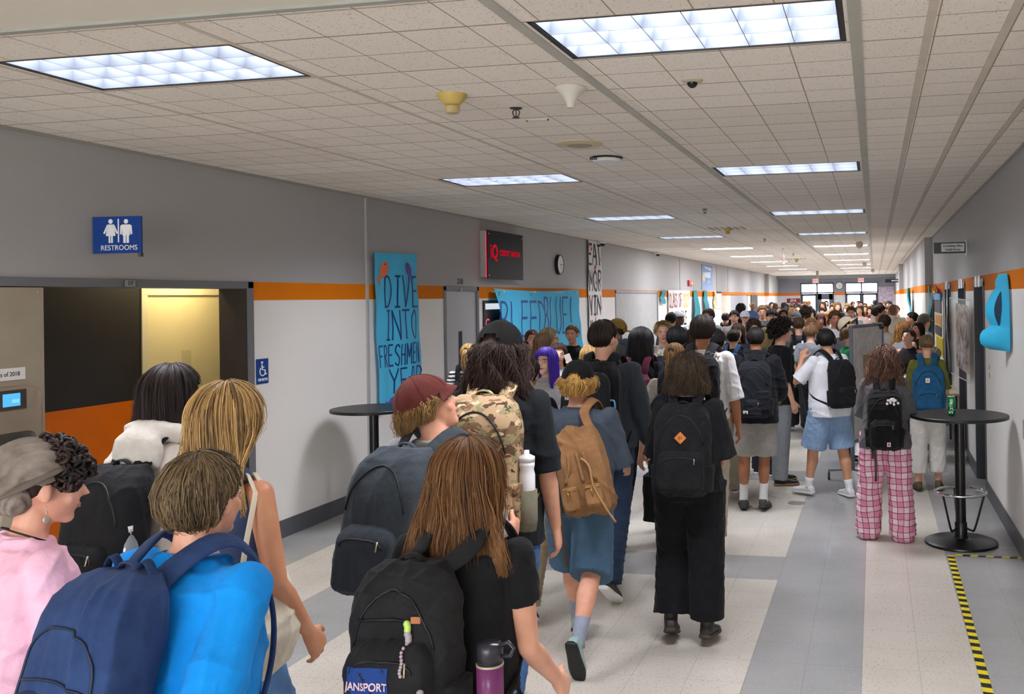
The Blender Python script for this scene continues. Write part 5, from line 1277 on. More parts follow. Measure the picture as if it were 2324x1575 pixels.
f.patch('logo_patch', plain('white_leather', 'd6d3cf', .5), 0.04, .905, .004, .032, .036); f.patch('logo_motif', plain('red_print', 'a8343a', .5), 0.04, .905, .006, .017, .017)
r, put, T, Rm, bk, ob = f.pk
mb = MB()
for i in range(14): a = i*2.4; mb.ball(f.on(.07+.004*i*math.cos(a), 1.29+.006*i*.4*math.sin(a)-.002*i, .012), .012, 8, 6)
put('fabric_charm', mb.mesh('c', True), cloth('d9d3d0'))
for x_, z0_, z1_ in ((-.09, .86, .56), (-.115, .86, .76)):
    mb = MB(); P = sm([T((x_, bk-.05, z0_)), T((x_+.01, bk-.07, (z0_+z1_)/2)), T((x_+.008, bk-.07, z1_))]); mb.tube(P, [(.009, .003)]*len(P), 6, up=(1, 0, 0)); put('hanging_webbing', mb.mesh('w', True), M_black)
# olive t-shirt
f = mid(2103, 760, 9.75, 0, 'f', 'person with a light brown bun, olive t-shirt and white trousers beside the tall table', 'p', ('4d3a26', '8f7350', 'bun', dict(th=.012, n=900, tie=(0, -.105, .035), back=118, fly=.003)), ('66692c', 'tee', dict(sleeve=.9, loose=1.15, ea=.02, hem=.93)), ('d4d1ca', 'wide', dict(w=(.112, .10, .098), end=.88)), dict(legL=(2, 2, 2, 4), legR=(10, 2, 10, 8), armR=((.18, -.02, -1), (.05, .6, -.7)), armL=((.18, .1, -1), (-.2, .9, -.2))), shoes=('5c4a38', dict(sole='4a3c2c')), vox=.009)
f.backpack('teal blue backpack with a white square label worn over the olive t-shirt', '1c5277', w=.35, h=.50, d=.17, z0=.90, seed=61, amp=.007, vox=.009, pocket=(.28, .22, .045, .02), strapw=.036, zips=True)
f.patch('label', plain('white_label', 'dddad5', .5), -.01, 1.24, .004, .045, .05); f.patch('label_motif', plain('tan_label', 'c99b6a', .5), -.01, 1.24, .0065, .022, .026)
# green top
f = mid(1914, 737, 11.6, 78, 'f', 'person in a bright green ribbed t-shirt looking down to the right', 'p', ('4f3822', '8c6b45', 'bun', dict(th=.010, tie=(0, -.115, .0), back=116)), ('1f8a4d', 'tee', dict(sleeve=.7, loose=1.05)), ('2a3142', 'jeans'), HOLD, head=(0, -22), face=True, lean=8)

# --- left side, by the wall
f = mid(1061, 776, 9.0, -8, 'f', 'person with a golden blonde ponytail in a black and white striped top', 'p', ('7a5a30', 'c9a462', 'pony', dict(vol=.22, th=.010, n=800, back=120, tie=(0, -.115, .06), fly=.002)), ('c9c8c4', 'tee', dict(sleeve=.9)), ('18191c', 'wide'), WALK_L)
def striped():
    m, nt, p = base_mat('striped_jersey', .9, 0, .15); L = nt.links.new; tc = nd(nt, 'ShaderNodeTexCoord'); w_ = nd(nt, 'ShaderNodeTexWave', bands_direction='Z', i_Scale=9.0, i_Distortion=1.2); L(tc.outputs['Object'], w_.inputs[0])
    r = ramp(nt, [(.55, lin('d6d5d2')), (.6, lin('1b1b1e'))]); L(w_.outputs['Fac'], r.inputs[0]); L(r.outputs[0], p.inputs['Base Color']); return m
f.sh.data.materials[0] = striped()
f.backpack('small black backpack worn over the striped top', '151517', w=.26, h=.34, d=.11, z0=1.02, vox=.011, side_pocket=False)
f = mid(1240, 784, 7.9, 172, 'f', 'person with bright purple and blue hair facing the camera', 'e6bda9', ('1d1f8c', '6a3fd0', 'long', dict(L=.26, n=1900, th=.020, face=44, front=70, toback=-.55, flare=.25, seed=9)), ('a7a8ad', 'tee', dict(sleeve=.9)), ('20242c', 'wide'), STAND, head=(16, -4), face=dict(lip='b5505a', brow='2a2030'), vox=.0075)
f = mid(1268, 774, 9.4, 168, 'f', 'smiling brown-haired person holding a phone to the ear behind the purple hair', 'p', ('2b1c15', '5a3d2c', 'long', dict(L=.2, n=900, face=56, toback=.4)), ('b9bac4', 'long'), ('22252c', 'jeans'), W(STAND, armL=((.35, .5, -.7), (-.35, .0, 1))), head=(-10, -2), face=dict(lip='b5605a'), vox=.009)
ph = MB(); c0 = f.arm['L'][2]+f.arm['L'][3]*.09
ph.box((-.037, -.004, -.075), (.037, .004, .075)); o = ph.build('phone', plain('pale_phone_case', 'd8c9c4', .3), None, bevel=.003); o.matrix_world = f.world() @ Matrix.Translation(c0*f.k + V(.02, -.02, .03)) @ Matrix.Rotation(.35, 4, 'Y') @ Matrix.Rotation(.8, 4, 'Z'); tag(o, 'pale smartphone held up by the smiling brown-haired person', 'phone')
f = mid(1300, 732, 11.6, 178, 'f', 'person in a black t-shirt with tied-back light brown hair by the blue banner', 'e2aa90', ('4a3420', '8a6b48', 'short', dict(th=.006, n=300, back=118)), ('14161a', 'tee', dict(sleeve=.8)), ('20242c', 'jeans'), HOLD, face=dict(lip='b8605c'), build=1.1, vox=.009)
f = mid(1240, 741, 10.9, 40, 'f', 'person with grey-blonde hair and glasses turned to the blue banner', 'p', ('6b5a42', 'b5a27c', 'long', dict(L=.06, th=.02, flare=.2)), ('6b6358', 'long'), ('2a2d36', 'jeans'), STAND, head=(30, 0)); f.glasses()
f = mid(1226, 752, 10.2, 20, 'f', 'person with straight mid-brown hair, back turned, near the blue banner', 'p', ('3c2818', '6e5034', 'long', dict(L=.28)), ('3c3a3c', 'tee'), ('2a2d36', 'jeans'))
f = mid(1206, 745, 12.2, 150, 'f', 'person with reddish brown hair partly hidden behind the black cap', 'p', ('40241a', '7a4a34', 'long', dict(L=.24)), ('4a4448', 'tee'), ('2a2d36', 'jeans'), face=True)
f = mid(1334, 782, 8.8, 0, 'f', 'fair-haired person in a bright blue top hidden behind the denim jacket', 'p', ('8a6a38', 'd2ac68', 'long', dict(L=.12, flare=.4)), ('1a7fc4', 'tee'), ('2a2d36', 'jeans'), WALK_L)
f = mid(1404, 722, 11.2, -100, 'm', 'person in a yellow and brown backwards cap and grey hooded jacket facing left', 'b', ('2a1c14', '4a3424', 'short', dict(th=.006)), ('4d5149', 'long', dict(hood='47586b', loose=1.15)), ('2a2d36', 'jeans'), HOLD, head=(-10, -6), face=True); f.cap('8d7233', 'back', th=.024)
f = mid(1506, 727, 10.6, 176, 'm', 'person with spiky bleached hair in an open beige shirt facing the camera', 'p', ('6b4a22', 'e2c88e', 'spiky', dict(th=.012, n=900, front=50, back=112)), ('d9d8d4', 'tee', dict(hem=.88)), ('3a3d46', 'jeans'), HOLD, head=(-8, -4), face=dict(brow='6a4a2a'), vox=.0085)
f.shirt('a89c84', name='open_shirt', sleeve=1.0, ea=.032, eb=.014, loose=1.2, seed=9, collar=False)
f = mid(1535, 742, 9.3, 4, 'm', 'person with thick round black hair and a dark navy jacket', 'b', ('050506', '1c1a1e', 'short', dict(th=.030, n=1100, fly=.008, back=128)), ('171d28', 'long', dict(loose=1.1)), ('202430', 'jeans'), WALK_R)
f = mid(1567, 745, 11.0, 0, 'f', 'brown-haired person just left of the white t-shirt', 'p', ('2e1f18', '5a4030', 'long', dict(L=.22)), ('55504a', 'tee'), ('2a2d36', 'jeans'))
f = mid(1623, 748, 9.4, 6, 'm', 'person in a black cap and black shirt right of the white t-shirt', 't', ('0c0a0a', '221c1a', 'short'), ('15161a', 'tee', dict(sleeve=1.0, loose=1.15)), ('a79f8c', 'wide'), WALK_R, build=1.08); f.cap('16171b', 'front', th=.03)
f = mid(1521, 709, 16.2, 10, 'm', 'person in a black cap standing at the class banner', 't', ('0c0a0a', '221c1a', 'short'), ('5a6474', 'tee'), ('2a2d36', 'jeans')); f.cap('121214', 'front', th=.026)
f = mid(1537, 705, 17.0, 120, 'm', 'person in a light grey cap facing right at the class banner', 'd', ('0c0a0a', '221c1a', 'short'), ('4d5462', 'tee'), ('2a2d36', 'jeans')); f.cap('9c9a96', 'back', th=.026)
f = mid(1610, 698, 16.0, -160, 'm', 'brown-haired person in a plain white t-shirt beside the white wall panel', 'p', ('33241a', '6b4e38', 'short', dict(th=.022)), ('dcdcdc', 'tee', dict(sleeve=1.0)), ('3a3d46', 'jeans'), face=True)
f = mid(1646, 709, 20.5, 0, 'm', 'short-haired person with a black backpack far along the left wall', 'p', ('2a1e16', '4d3a2a', 'short'), ('1b1c20', 'tee'), ('2a2d36', 'jeans'), WALK_L, ('black backpack far along the left wall', '131417'))
f = mid(1667, 702, 16.6, 180, 'm', 'person with short dark hair and a taupe sweatshirt facing the camera', 'p', ('1c1410', '3d2d22', 'short', dict(th=.012)), ('8a8078', 'long'), ('2a2d36', 'jeans'), WALK_L, face=True)
f = mid(1680, 687, 19.0, 10, 'm', 'tall dark silhouetted person in black by the far grey door', 'n', ('050505', '141212', 'short', dict(th=.02)), ('0e0f12', 'long'), ('15161a', 'jeans'), WALK_R)
f = mid(1690, 705, 18.5, 170, 'm', 'person in a pale grey cap behind the taupe sweatshirt', 'p', ('2a1e16', '4d3a2a', 'short'), ('9a948c', 'long'), ('2a2d36', 'jeans'), face=True); f.cap('b9bcc2', 'front', th=.026)
f = mid(1730, 691, 17.6, 174, 'm', 'blond person with glasses in a dark grey t-shirt facing the camera', 'e2aa8c', ('6e4a2a', 'b88a58', 'short', dict(th=.016)), ('53575a', 'tee'), ('2a2d36', 'jeans'), WALK_L, face=dict(glasses='6a5a50'))
f = mid(1752, 700, 16.6, 178, 'm', 'person with a dark fringe and open black jacket facing the camera', 'p', ('100c0c', '2a2220', 'short', dict(th=.024, front=78)), ('131418', 'long'), ('1c1d22', 'jeans'), WALK_R, face=True)
f = mid(1674, 731, 12.8, 172, 'f', 'person with a brown fringe and glasses facing the camera in the mid crowd', 'p', ('241611', '4d3328', 'long', dict(L=.2, face=50, front=76, toback=.2)), ('1b1c22', 'long'), ('2a2d36', 'jeans'), WALK_L, face=dict(glasses='2a2422'))
f = mid(1663, 745, 12.0, 8, 'f', 'person with a messy dark bun in a black t-shirt', 'p', ('120d0c', '33261f', 'bun', dict(th=.012, tie=(0, -.10, .06))), ('111318', 'tee'), ('2a2d36', 'jeans'), WALK_R, ('mid blue backpack worn over a black t-shirt by the person with the messy dark bun', '2d4d74'))
f = mid(1709, 724, 14.2, 160, 'm', 'person with shaggy brown hair peering over the crowd', 'p', ('22170f', '49362a', 'curly', dict(vol=260, th=.022)), ('4a4d52', 'tee'), ('2a2d36', 'jeans'), face=True)
f = mid(1733, 740, 10.8, 30, 'f', 'person with straight pale blonde hair between the black hoodie and the afro', 'p', ('a5844c', 'e0c88e', 'long', dict(L=.22)), ('c9c4b8', 'tee'), ('2a2d36', 'jeans'))
f = mid(1779, 699, 19.5, 180, 'f', 'person with dark hair in white facing the camera behind the afro', 'b', ('0f0c0c', '2a2220', 'long', dict(L=.15, toback=.3)), ('d9d9dc', 'tee'), ('2a2d36', 'jeans'), WALK_L, face=True)
f = mid(1800, 697, 17.5, 10, 'f', 'person with long golden brown hair under a grey cap in the mid crowd', 'p', ('6b4726', 'b88750', 'long', dict(L=.25, flare=.5)), ('b9b4a8', 'tee'), ('2a2d36', 'jeans'))
f = mid(1806, 706, 16.4, 176, 'm', 'person in a dark grey flat cap facing the camera', 'p', ('33241a', '5a4030', 'short'), ('54504c', 'long'), ('2a2d36', 'jeans'), face=True); f.cap('54585c', 'front', th=.026)
f = mid(1828, 695, 18.0, 0, 'm', 'person with short curly dark hair and a beige top, back turned', 'b', ('1a120e', '3d2c22', 'curly', dict(vol=160, th=.02)), ('b5a78e', 'tee'), ('2a2d36', 'jeans'), WALK_R)
f = mid(1838, 736, 13.2, 20, 'm', 'person with short light brown hair just behind the raised hand', 'p', ('5a3f28', '93704a', 'short', dict(th=.018)), ('7d7f84', 'tee'), ('2a2d36', 'jeans'), WALK_L)
f = mid(1842, 718, 14.7, 178, 'f', 'person with wavy light blonde hair facing the camera in the mid crowd', 'e2b095', ('9a7440', 'e2c285', 'long', dict(L=.2, wave=.015, toback=.2)), ('c9bfae', 'tee'), ('2a2d36', 'jeans'), face=True)
f = mid(1861, 709, 16.5, 172, 'f', 'pink-faced person with brown hair in the mid crowd', 'dd9c88', ('3a2418', '6b4832', 'long', dict(L=.12, toback=.3)), ('2f2c30', 'long'), ('2a2d36', 'jeans'), face=True)
f = mid(1873, 706, 20.5, 180, 'f', 'person with orange-blonde hair facing the camera in the mid crowd', 'e0a080', ('8a5a2a', 'd0945a', 'long', dict(L=.22, toback=.2)), ('a8a29c', 'tee'), ('2a2d36', 'jeans'), face=True)
f = mid(1894, 703, 14.3, 168, 'm', 'brown-haired person in a white t-shirt with a blue strap, facing the camera', 'd29478', ('3f2a1a', '8a6038', 'short', dict(th=.024)), ('d9dadd', 'tee'), ('2a2d36', 'jeans'), WALK_R, face=True)
f = mid(1911, 722, 13.5, 12, 'f', 'person with a small dark bun in front of the white t-shirts', 'p', ('1c120e', '3d2c22', 'bun', dict(tie=(0, -.08, .08))), ('4a4a50', 'tee'), ('2a2d36', 'jeans'))
f = mid(1931, 692, 19.0, 180, 'm', 'person in a white t-shirt with navy backpack straps tilting the head back', 'd9a488', ('3f2a1a', '6b4832', 'short', dict(th=.012)), ('dcdde0', 'tee'), ('2a2d36', 'jeans'), WALK_L, head=(0, 12), face=True); f.backpack('navy backpack worn by the person in white tilting the head back', '20304a', vox=.018, zips=False)
# --- around the board and table on the right
f = mid(1972, 704, 13.2, -60, 'm', 'person in a beige bucket hat and black hoodie bent forward behind the white board', 't', ('1c120e', '3d2c22', 'short'), ('111215', 'long', dict(hood='111215', loose=1.2)), ('2a2d36', 'jeans'), HOLD, lean=26, head=(150, -10)); f.cap('b5a78c', 'front', th=.03)
f = mid(1990, 690, 15.6, 100, 'm', 'tall person with short brown hair in a black shirt facing right', 'p', ('22170f', '49362a', 'short', dict(th=.022)), ('17181c', 'tee'), ('2a2d36', 'jeans'), HOLD, face=True)
f = mid(2024, 686, 18.6, 30, 'm', 'tall bald person in an off-white hooded top by the right wall', 'd', None, ('c3baa8', 'long', dict(hood='c3baa8', loose=1.4, ea=.05)), ('c3baa8', 'wide'), STAND, build=1.2, head=(20, 0))
f = mid(2007, 712, 14.2, 10, 'm', 'person with short dark hair and a pale grey shirt behind the white board', 'b', ('2a1e16', '4d3a2a', 'short', dict(th=.02)), ('b9b5aa', 'long'), ('2a2d36', 'jeans'))
f = mid(2040, 722, 12.6, 34, 'f', 'person with long wavy golden hair leaning over the table on the right', 'p', ('5a3618', 'c58f4c', 'long', dict(L=.34, n=900, wave=.016, flare=.5)), ('8a8a90', 'tank'), ('2a2d36', 'jeans'), HOLD, lean=14, head=(24, -22))
f = mid(2050, 756, 11.7, 60, 'f', 'person with ash-streaked hair in a cream blouse bent low over the table', 'p', ('55504a', 'c9c0b2', 'long', dict(L=.12)), ('cfc4b4', 'long', dict(loose=1.15)), ('3a3d46', 'wide'), HOLD, lean=44, head=(-20, -10), face=True)
f = mid(2070, 738, 11.9, -150, 'f', 'person with a loose brown bun looking down at the table, face towards the camera', 'p', ('2b1b12', '5a3c28', 'bun', dict(tie=(0, -.09, .07), th=.014)), ('2c2626', 'tank'), ('2a2d36', 'jeans'), HOLD, lean=12, head=(0, -26), face=True)
f = mid(2093, 727, 14.4, -130, 'f', 'smiling person with dark hair and bare arms at the far side of the table', 'd9a082', ('1c1110', '3d2620', 'long', dict(L=.2, toback=.3)), ('17181c', 'tank'), ('2a2d36', 'jeans'), HOLD, lean=10, head=(0, -18), face=True)
f = mid(2075, 705, 16.5, -90, 'f', 'person with a dark ponytail in profile near the teal paper strips', 'p', ('14100f', '33261f', 'pony', dict(vol=.2, th=.008, tie=(0, -.11, .05))), ('4a4a50', 'tee'), ('2a2d36', 'jeans'), STAND, face=True)
f = mid(2093, 712, 15.2, 60, 'm', 'person in a grey-brown flat cap near the poster board', 'p', ('5a5048', '8a8078', 'short'), ('c9c9cc', 'long'), ('2a2d36', 'jeans'), STAND); f.cap('7d756c', 'front', th=.028)
# --- far crowd in front of the exit doors: prototypes, then copies
rnd = random.Random(77)
protos = []
TOPS = ['202228', 'c9c9cc', '4a4d55', '8a8078', '2d4060', 'b5a78c', '6b2a30', '3d5a48', 'd2b8b0', '151619', '5a6a80', 'a0a4aa']
HAIRS = [('17100e', '33261f'), ('3a2618', '6b4a30'), ('6a4a28', 'b08750'), ('0a0808', '1e1a1a'), ('8a6a3c', 'd0ac70')]
for i in range(8):
    sx = 'mf'[i % 2]; f = Fig(0, 0, 0, 1.75, sx, pose=(WALK_L if i % 3 else WALK_R), vox=.022, build=1.0); f.root = empty('person', (0, 0, 0))
    f.body(['e0af95', 'cf9c7c', 'a87455', 'e0af95', '6f4a35', 'e0af95', 'd9a488', 'e0af95'][i]); f.shirt(TOPS[i], sleeve=(.9, 1.9)[i % 2], collar=False, amp=0); f.pants('2a2d36', amp=0)
    h = HAIRS[i % 5]; f.hair(h[0], h[1], 'long' if sx == 'f' else 'short', L=.2 if sx == 'f' else 0, n=60, w=.008, seed=i, th=.02)
    protos.append(f.root)
def clone(root):
    r = root.copy(); col.objects.link(r)
    for c in root.children: k = c.copy(); col.objects.link(k); k.parent = r
    return r
spots = []
tries = 0
while len(spots) < 64 and tries < 4000:
    tries += 1; d = rnd.uniform(19.5, 45); x = rnd.uniform(-4.3, .55)
    if d < 26 and x < -3.2: continue
    if all((x-a)**2+((d-b)*.8)**2 > .75**2 for a, b in spots): spots.append((x, d))
spots.sort(key=lambda s: s[1])
used = set()
def colour(o, c):
    for ch in o.children:
        if ch.name.startswith('shirt'):
            ch.material_slots[0].link = 'OBJECT'; ch.material_slots[0].material = cloth(c)
for i, (x, y) in enumerate(spots):
    j = i % 8; r = protos[j] if j not in used else clone(protos[j]); used.add(j)
    r.location = (x, y, 0); hz = rnd.uniform(.93, 1.06); r.scale = (hz, hz, hz); face = rnd.random() < .6
    r.rotation_euler = (0, 0, math.pi*face+rnd.uniform(-.6, .6)); colour(r, rnd.choice(TOPS))
    tag(r, 'person in the dense far crowd, %s, before the exit doors' % ('facing the camera' if face else 'back turned to the camera'), 'person', 'far crowd %s' % ('facing the camera' if face else 'walking away'))
# ================================================================== SIGNS, BANNERS, TABLES AND FITTINGS
U = (0, 0, 1); PY = (0, 1, 0)     # reading direction on the left wall is +Y, on the right wall it is -Y
def wall_text(t, txt, y, z, size, mat, x=LW, off=.01, name='lettering', **k): return text(name, txt, mat, t, (x+off, y, z), PY, U, size, **k)
M_ink = plain('black_ink', '121314', .6); M_wsign = plain('white_lettering', 'eef0f2', .5)
# --- restrooms sign, standing out from the wall
M_blue = plain('blue_sign_plastic', '123f8c', .35, var=.02)
t = empty('restroom_sign', (-5.07, 5.36, 2.51)); tag(t, 'blue RESTROOMS sign with white woman and man symbols above the alcove', 'sign')
ang = math.radians(4); dx = V(math.cos(ang), math.sin(ang), 0); n_ = V(math.sin(ang), -math.cos(ang), 0)
mb = MB(); P = [V(0, 0, -.125), V(0, 0, -.125)+dx*.345, V(0, 0, .118)+dx*.345, V(0, 0, .118)]; mb.slab(P, -n_*.02); mb.build('sign_panel', M_blue, t, bevel=.003)
mb = MB(); mb.slab([V(.325, .02, -.15)+n_*0, V(.345, .025, -.15), V(.345, .025, -.125), V(.325, .02, -.125)], (0, .02, 0)); mb.build('bracket', M_alu, t)
def fig_shape(parts, cx, cz, s, nm):
    mb = MB()
    for sh in parts: mb.slab([n_*.0015+V(0, 0, cz+z*s)+dx*(cx+x*s) for x, z in sh], n_*.002)
    mb.build(nm, M_wsign, t)
circ_ = lambda cx, cz, r, n=18: [(cx+r*math.cos(2*math.pi*i/n), cz+r*math.sin(2*math.pi*i/n)) for i in range(n)]
fig_shape([circ_(0, .93, .115), [(-.17, .78), (.17, .78), (.26, .22), (-.26, .22)], [(-.17, .78), (-.22, .72), (-.40, .35), (-.31, .32), (-.13, .66)], [(.17, .78), (.13, .66), (.31, .32), (.40, .35), (.22, .72)], [(-.11, .22), (-.02, .22), (-.02, -.12), (-.11, -.12)], [(.02, .22), (.11, .22), (.11, -.12), (.02, -.12)]], .132, -.04, .135, 'woman_symbol')
fig_shape([circ_(0, .93, .115), [(-.2, .78), (.2, .78), (.2, .25), (-.2, .25)], [(-.2, .78), (-.3, .72), (-.33, .30), (-.24, .30), (-.2, .6)], [(.2, .78), (.2, .6), (.24, .30), (.33, .30), (.3, .72)], [(-.15, .26), (-.02, .26), (-.02, -.12), (-.15, -.12)], [(.02, .26), (.15, .26), (.15, -.12), (.02, -.12)]], .243, -.042, .135, 'man_symbol')
fig_shape([[(-.03, -.1), (.03, -.1), (.03, 1.05), (-.03, 1.05)]], .188, -.04, .135, 'divider')
text('lettering', 'RESTROOMS', M_wsign, t, n_*.0015+dx*.19+V(0, 0, -.09), dx, U, .048, .001, sx=.98)
# --- room plates
t = empty('room_plate', (LW+.02, 5.66, 2.192)); tag(t, 'small grey D7 room number plate over the alcove opening', 'sign')
mb = MB(); mb.box((0, -.045, -.022), (.006, .045, .022)); mb.build('plate', plain('grey_plate', '8d9190', .5), t, bevel=.002); text('lettering', 'D7', M_ink, t, (.0065, 0, 0), PY, U, .036, .001)
t = empty('room_plate', (LW, 11.02, 2.27)); tag(t, 'black D10 room number lettering above the grey door', 'sign')
text('lettering', 'D10', M_ink, t, (.002, 0, .01), PY, U, .10, .001, bold=.0012, sx=.9); mb = MB(); mb.box((.012, -.04, -.115), (.016, .04, -.065)); mb.build('plate', plain('grey_plate', '8d9190', .5), t)
t = empty('room_plate', (LW+.002, 7.11, 1.47)); tag(t, 'blue accessible D8 BOYS plate beside the alcove', 'sign')
mb = MB(); mb.box((0, -.078, -.105), (.007, .078, .105)); mb.build('plate', M_blue, t, bevel=.004)
text('lettering', 'D8 BOYS', M_wsign, t, (.0075, 0, -.072), PY, U, .032, .001, bold=.0008)
def wheel(x):
    mb = MB(); P = lambda a, b: V(x, a, b)
    mb.tube([P(-.004+.036*math.cos(a), -.002+.036*math.sin(a)) for a in [2.2+4.4*i/16 for i in range(17)]], .005, 6); mb.ball(P(-.012, .073), .011, 8, 6)
    mb.tube([P(-.012, .055), P(-.008, .012), P(.022, .010), P(.035, -.028), P(.048, -.024)], .006, 6); mb.tube([P(-.011, .035), P(.016, .033)], .005, 6); return mb
wheel(.008).build('wheelchair_symbol', M_wsign, t, smooth=True)
# --- stainless bottle filling station at the left edge
t = empty('water_fountain', (LW, 4.5, 0)); tag(t, 'stainless steel bottle filling station on the wall at the far left', 'water fountain')
mb = MB(); mb.box((-.02, -.9, .0), (.012, .475, 2.158)); mb.build('back_panel', M_steel, t, bevel=.003)
for z_ in (2.13, 1.75, 1.35, .9): mb = MB(); mb.ball((.014, .44, z_), (.003, .008, .008), 8, 6); mb.build('screw', M_chrome, t, smooth=True)
fy = .17
mb = MB(); mb.loft([((0, fy, 1.21), (0, .24, 0), (0, 0, .36)), ((.07, fy, 1.21), (0, .235, 0), (0, 0, .355)), ((.085, fy, 1.21), (0, .215, 0), (0, 0, .335))], 32, 7); mb.build('filler_housing', plain('satin_champagne_metal', 'a3937f', .35, metal=.6), t, smooth=True)
mb = MB(); mb.loft([((.086, fy+.0, 1.10), (0, .18, 0), (0, 0, .20)), ((.088, fy, 1.10), (0, .178, 0), (0, 0, .198))], 28, 6); mb.build('alcove', plain('dark_filler_recess', '4a443e', .3, metal=.3), t, smooth=True)
mb = MB(); mb.box((.086, fy-.10, 1.435), (.094, fy+.10, 1.55)); mb.build('screen_bezel', plain('dark_bezel', '3d3834', .4), t, bevel=.006)
mb = MB(); mb.box((.094, fy-.06, 1.455), (.0955, fy+.055, 1.53)); mb.build('display', emis('lit_display', '4fa6e0', .75), t)
mb = MB(); mb.box((.0955, fy+.0, 1.475), (.0965, fy+.045, 1.495)); mb.build('display_bar', emis('lit_bar', '6fb2ff', .9), t)
mb = MB(); mb.box((.013, .04, 1.602), (.018, .335, 1.675)); o = mb.build('nameplate', plain('white_plate', 'dcdad4', .4), t, bevel=.002)
text('lettering', '• Class of 2018', M_ink, t, (.0185, .19, 1.638), PY, U, .038, .001, sx=.92)
mb = MB(); mb.tube([(.09, fy-.07, 1.01), (.09, fy-.07, 1.12), (.09, fy-.085, 1.16), (.09, fy-.085, 1.2)], .022, 10); mb.build('bottle_icon', plain('etched_bottle', '6b655e', .3, metal=.2), t, smooth=True)
mb = MB(); mb.ball((.09, fy+.07, 1.12), (.002, .014, .022), 10, 8); mb.build('drop_icon', plain('pale_blue_print', '7fa3ad', .4), t, smooth=True)
mb = MB(); mb.loft([((.0, fy, .80), (0, .24, 0), (0, 0, .06)), ((.25, fy, .83), (0, .22, 0), (0, 0, .05))], 24, 4); mb.build('basin', M_steel, t, smooth=True)
# --- painted paper banners on the left wall
def paper(name, c, w, h, sag=.0, curl=.02, seed=1, nx=24, nz=30, corner=None, edge=.012):
    """sheet of paper in local (y, z) standing off the wall in x"""
    r = random.Random(seed); vs = []; mb = MB()
    for k in (0, 1):
        for j in range(nz+1):
            for i in range(nx+1):
                u, v = i/nx, j/nz; y = (u-.5)*w; z = (v-.5)*h
                y += edge*math.sin(v*9+seed)*(1 if u > .5 else -1)*abs(u-.5)*1.2; z += -sag*(1-(2*u-1)**2)*v
                x = .008+curl*(.5+.5*math.sin(u*7+seed))*(.35+.65*(1-v)) + .006*math.sin(v*17+u*6+seed)+.006*math.sin(u*21-v*5)
                if corner: x, y, z = corner(u, v, x, y, z)
                vs.append((x+k*.0012, y, z))
    K = (nx+1)*(nz+1); f = []
    for j in range(nz):
        for i in range(nx):
            a = j*(nx+1)+i; q = (a, a+1, a+nx+2, a+nx+1); f.append(q[::-1]); f.append(tuple(K+m for m in q))
    mb.add(vs, f); return mb
M_paper = plain('turquoise_paper', '4cc0ea', .75, bump=.3, bscale=14, var=.05, vscale=3); M_tab = plain('masking_tape', 'd8d2b8', .6); M_navy = plain('navy_paint', '123a78', .6)
M_wpaper = plain('white_paper', 'dedbd6', .75, bump=.2, bscale=14, var=.02)
def lettering_on(t, base, words, mat, name='lettering'):
    """words: (text, y0, z0, w, h, stroke, gap)"""
    mb = MB()
    for (s_, y0, z0, w_, h_, th, gap) in words: brush(mb, s_, (.5, y0, z0), PY, U, w_, h_, th, (1, 0, 0), gap)
    me = mb.mesh(); bv = BVHTree.FromPolygons([v.co.copy() for v in base.vertices], [tuple(p.vertices) for p in base.polygons])
    for v in me.vertices:
        extra = v.co.x-.5; h = bv.ray_cast(V(1, v.co.y, v.co.z), V(-1, 0, 0)); x = h[0].x if h[0] is not None else .03
        v.co.x = x+.002+extra
    return link(name, me, t, mat)
t = empty('paper_banner', (LW+.015, 9.38, 1.72)); tag(t, 'tall turquoise hand-painted DIVE INTO FRESHMEN YEAR banner', 'banner')
def lean_(u, v, x, y, z): return x, y+.07*(1-v)-.02, z+.02*u
mb = paper('b', 0, .95, 1.66, curl=.05, seed=3, corner=lean_); o = mb.build('paper_sheet', M_paper, t, smooth=True)
lettering_on(t, o.data, [('DIVE', -.27, .27, .17, .33, .022, .22), ('INTO', -.24, -.08, .15, .31, .020, .25), ('FRESHMEN', -.41, -.36, .085, .22, .018, .30), ('YEAR', -.18, -.65, .15, .25, .020, .22)], M_navy)
def fish_shape(t, base, cy, cz, s, mat, flip=1, tilt=0):
    mb = MB(); c, sn = math.cos(tilt), math.sin(tilt)
    def R(a, b): return (cy+(a*c-b*sn)*s*flip, cz+(a*sn+b*c)*s)
    body = [R(math.cos(q)*.5, math.sin(q)*.36) for q in [2*math.pi*i/20 for i in range(20)]]; tail = [R(-.42, 0), R(-.95, .33), R(-.85, 0), R(-.95, -.33)]
    for sh in (body, tail): mb.slab([V(.5, a, b) for a, b in (sh if flip > 0 else sh[::-1])], (.002, 0, 0))
    me = mb.mesh(); bv = BVHTree.FromPolygons([v.co.copy() for v in base.vertices], [tuple(p.vertices) for p in base.polygons])
    for v in me.vertices:
        h = bv.ray_cast(V(1, v.co.y, v.co.z), V(-1, 0, 0)); v.co.x = (h[0].x if h[0] is not None else .03)+.003+(v.co.x-.5)
    o = link('paper_fish', me, t, mat); e = MB(); q = R(.28, .12); h = bv.ray_cast(V(1, q[0], q[1]), V(-1, 0, 0)); e.ball((h[0].x+.006 if h[0] is not None else .05, q[0], q[1]), (.003, .012, .012), 8, 6); e.build('fish_eye', M_ink, o)
fish_shape(t, o.data, -.28, .66, .19, plain('orange_paper', 'e87a52', .7), 1, .9)
fish_shape(t, o.data, .23, .68, .16, plain('purple_paper', '67509c', .7), -1, 1.0)
fish_shape(t, o.data, -.12, -.745, .14, plain('purple_paper', '67509c', .7), 1, .2)
t = empty('paper_banner', (LW+.065, 13.65, 1.62)); tag(t, 'wide turquoise BLEED BLUE! banner sagging across the wall', 'banner')
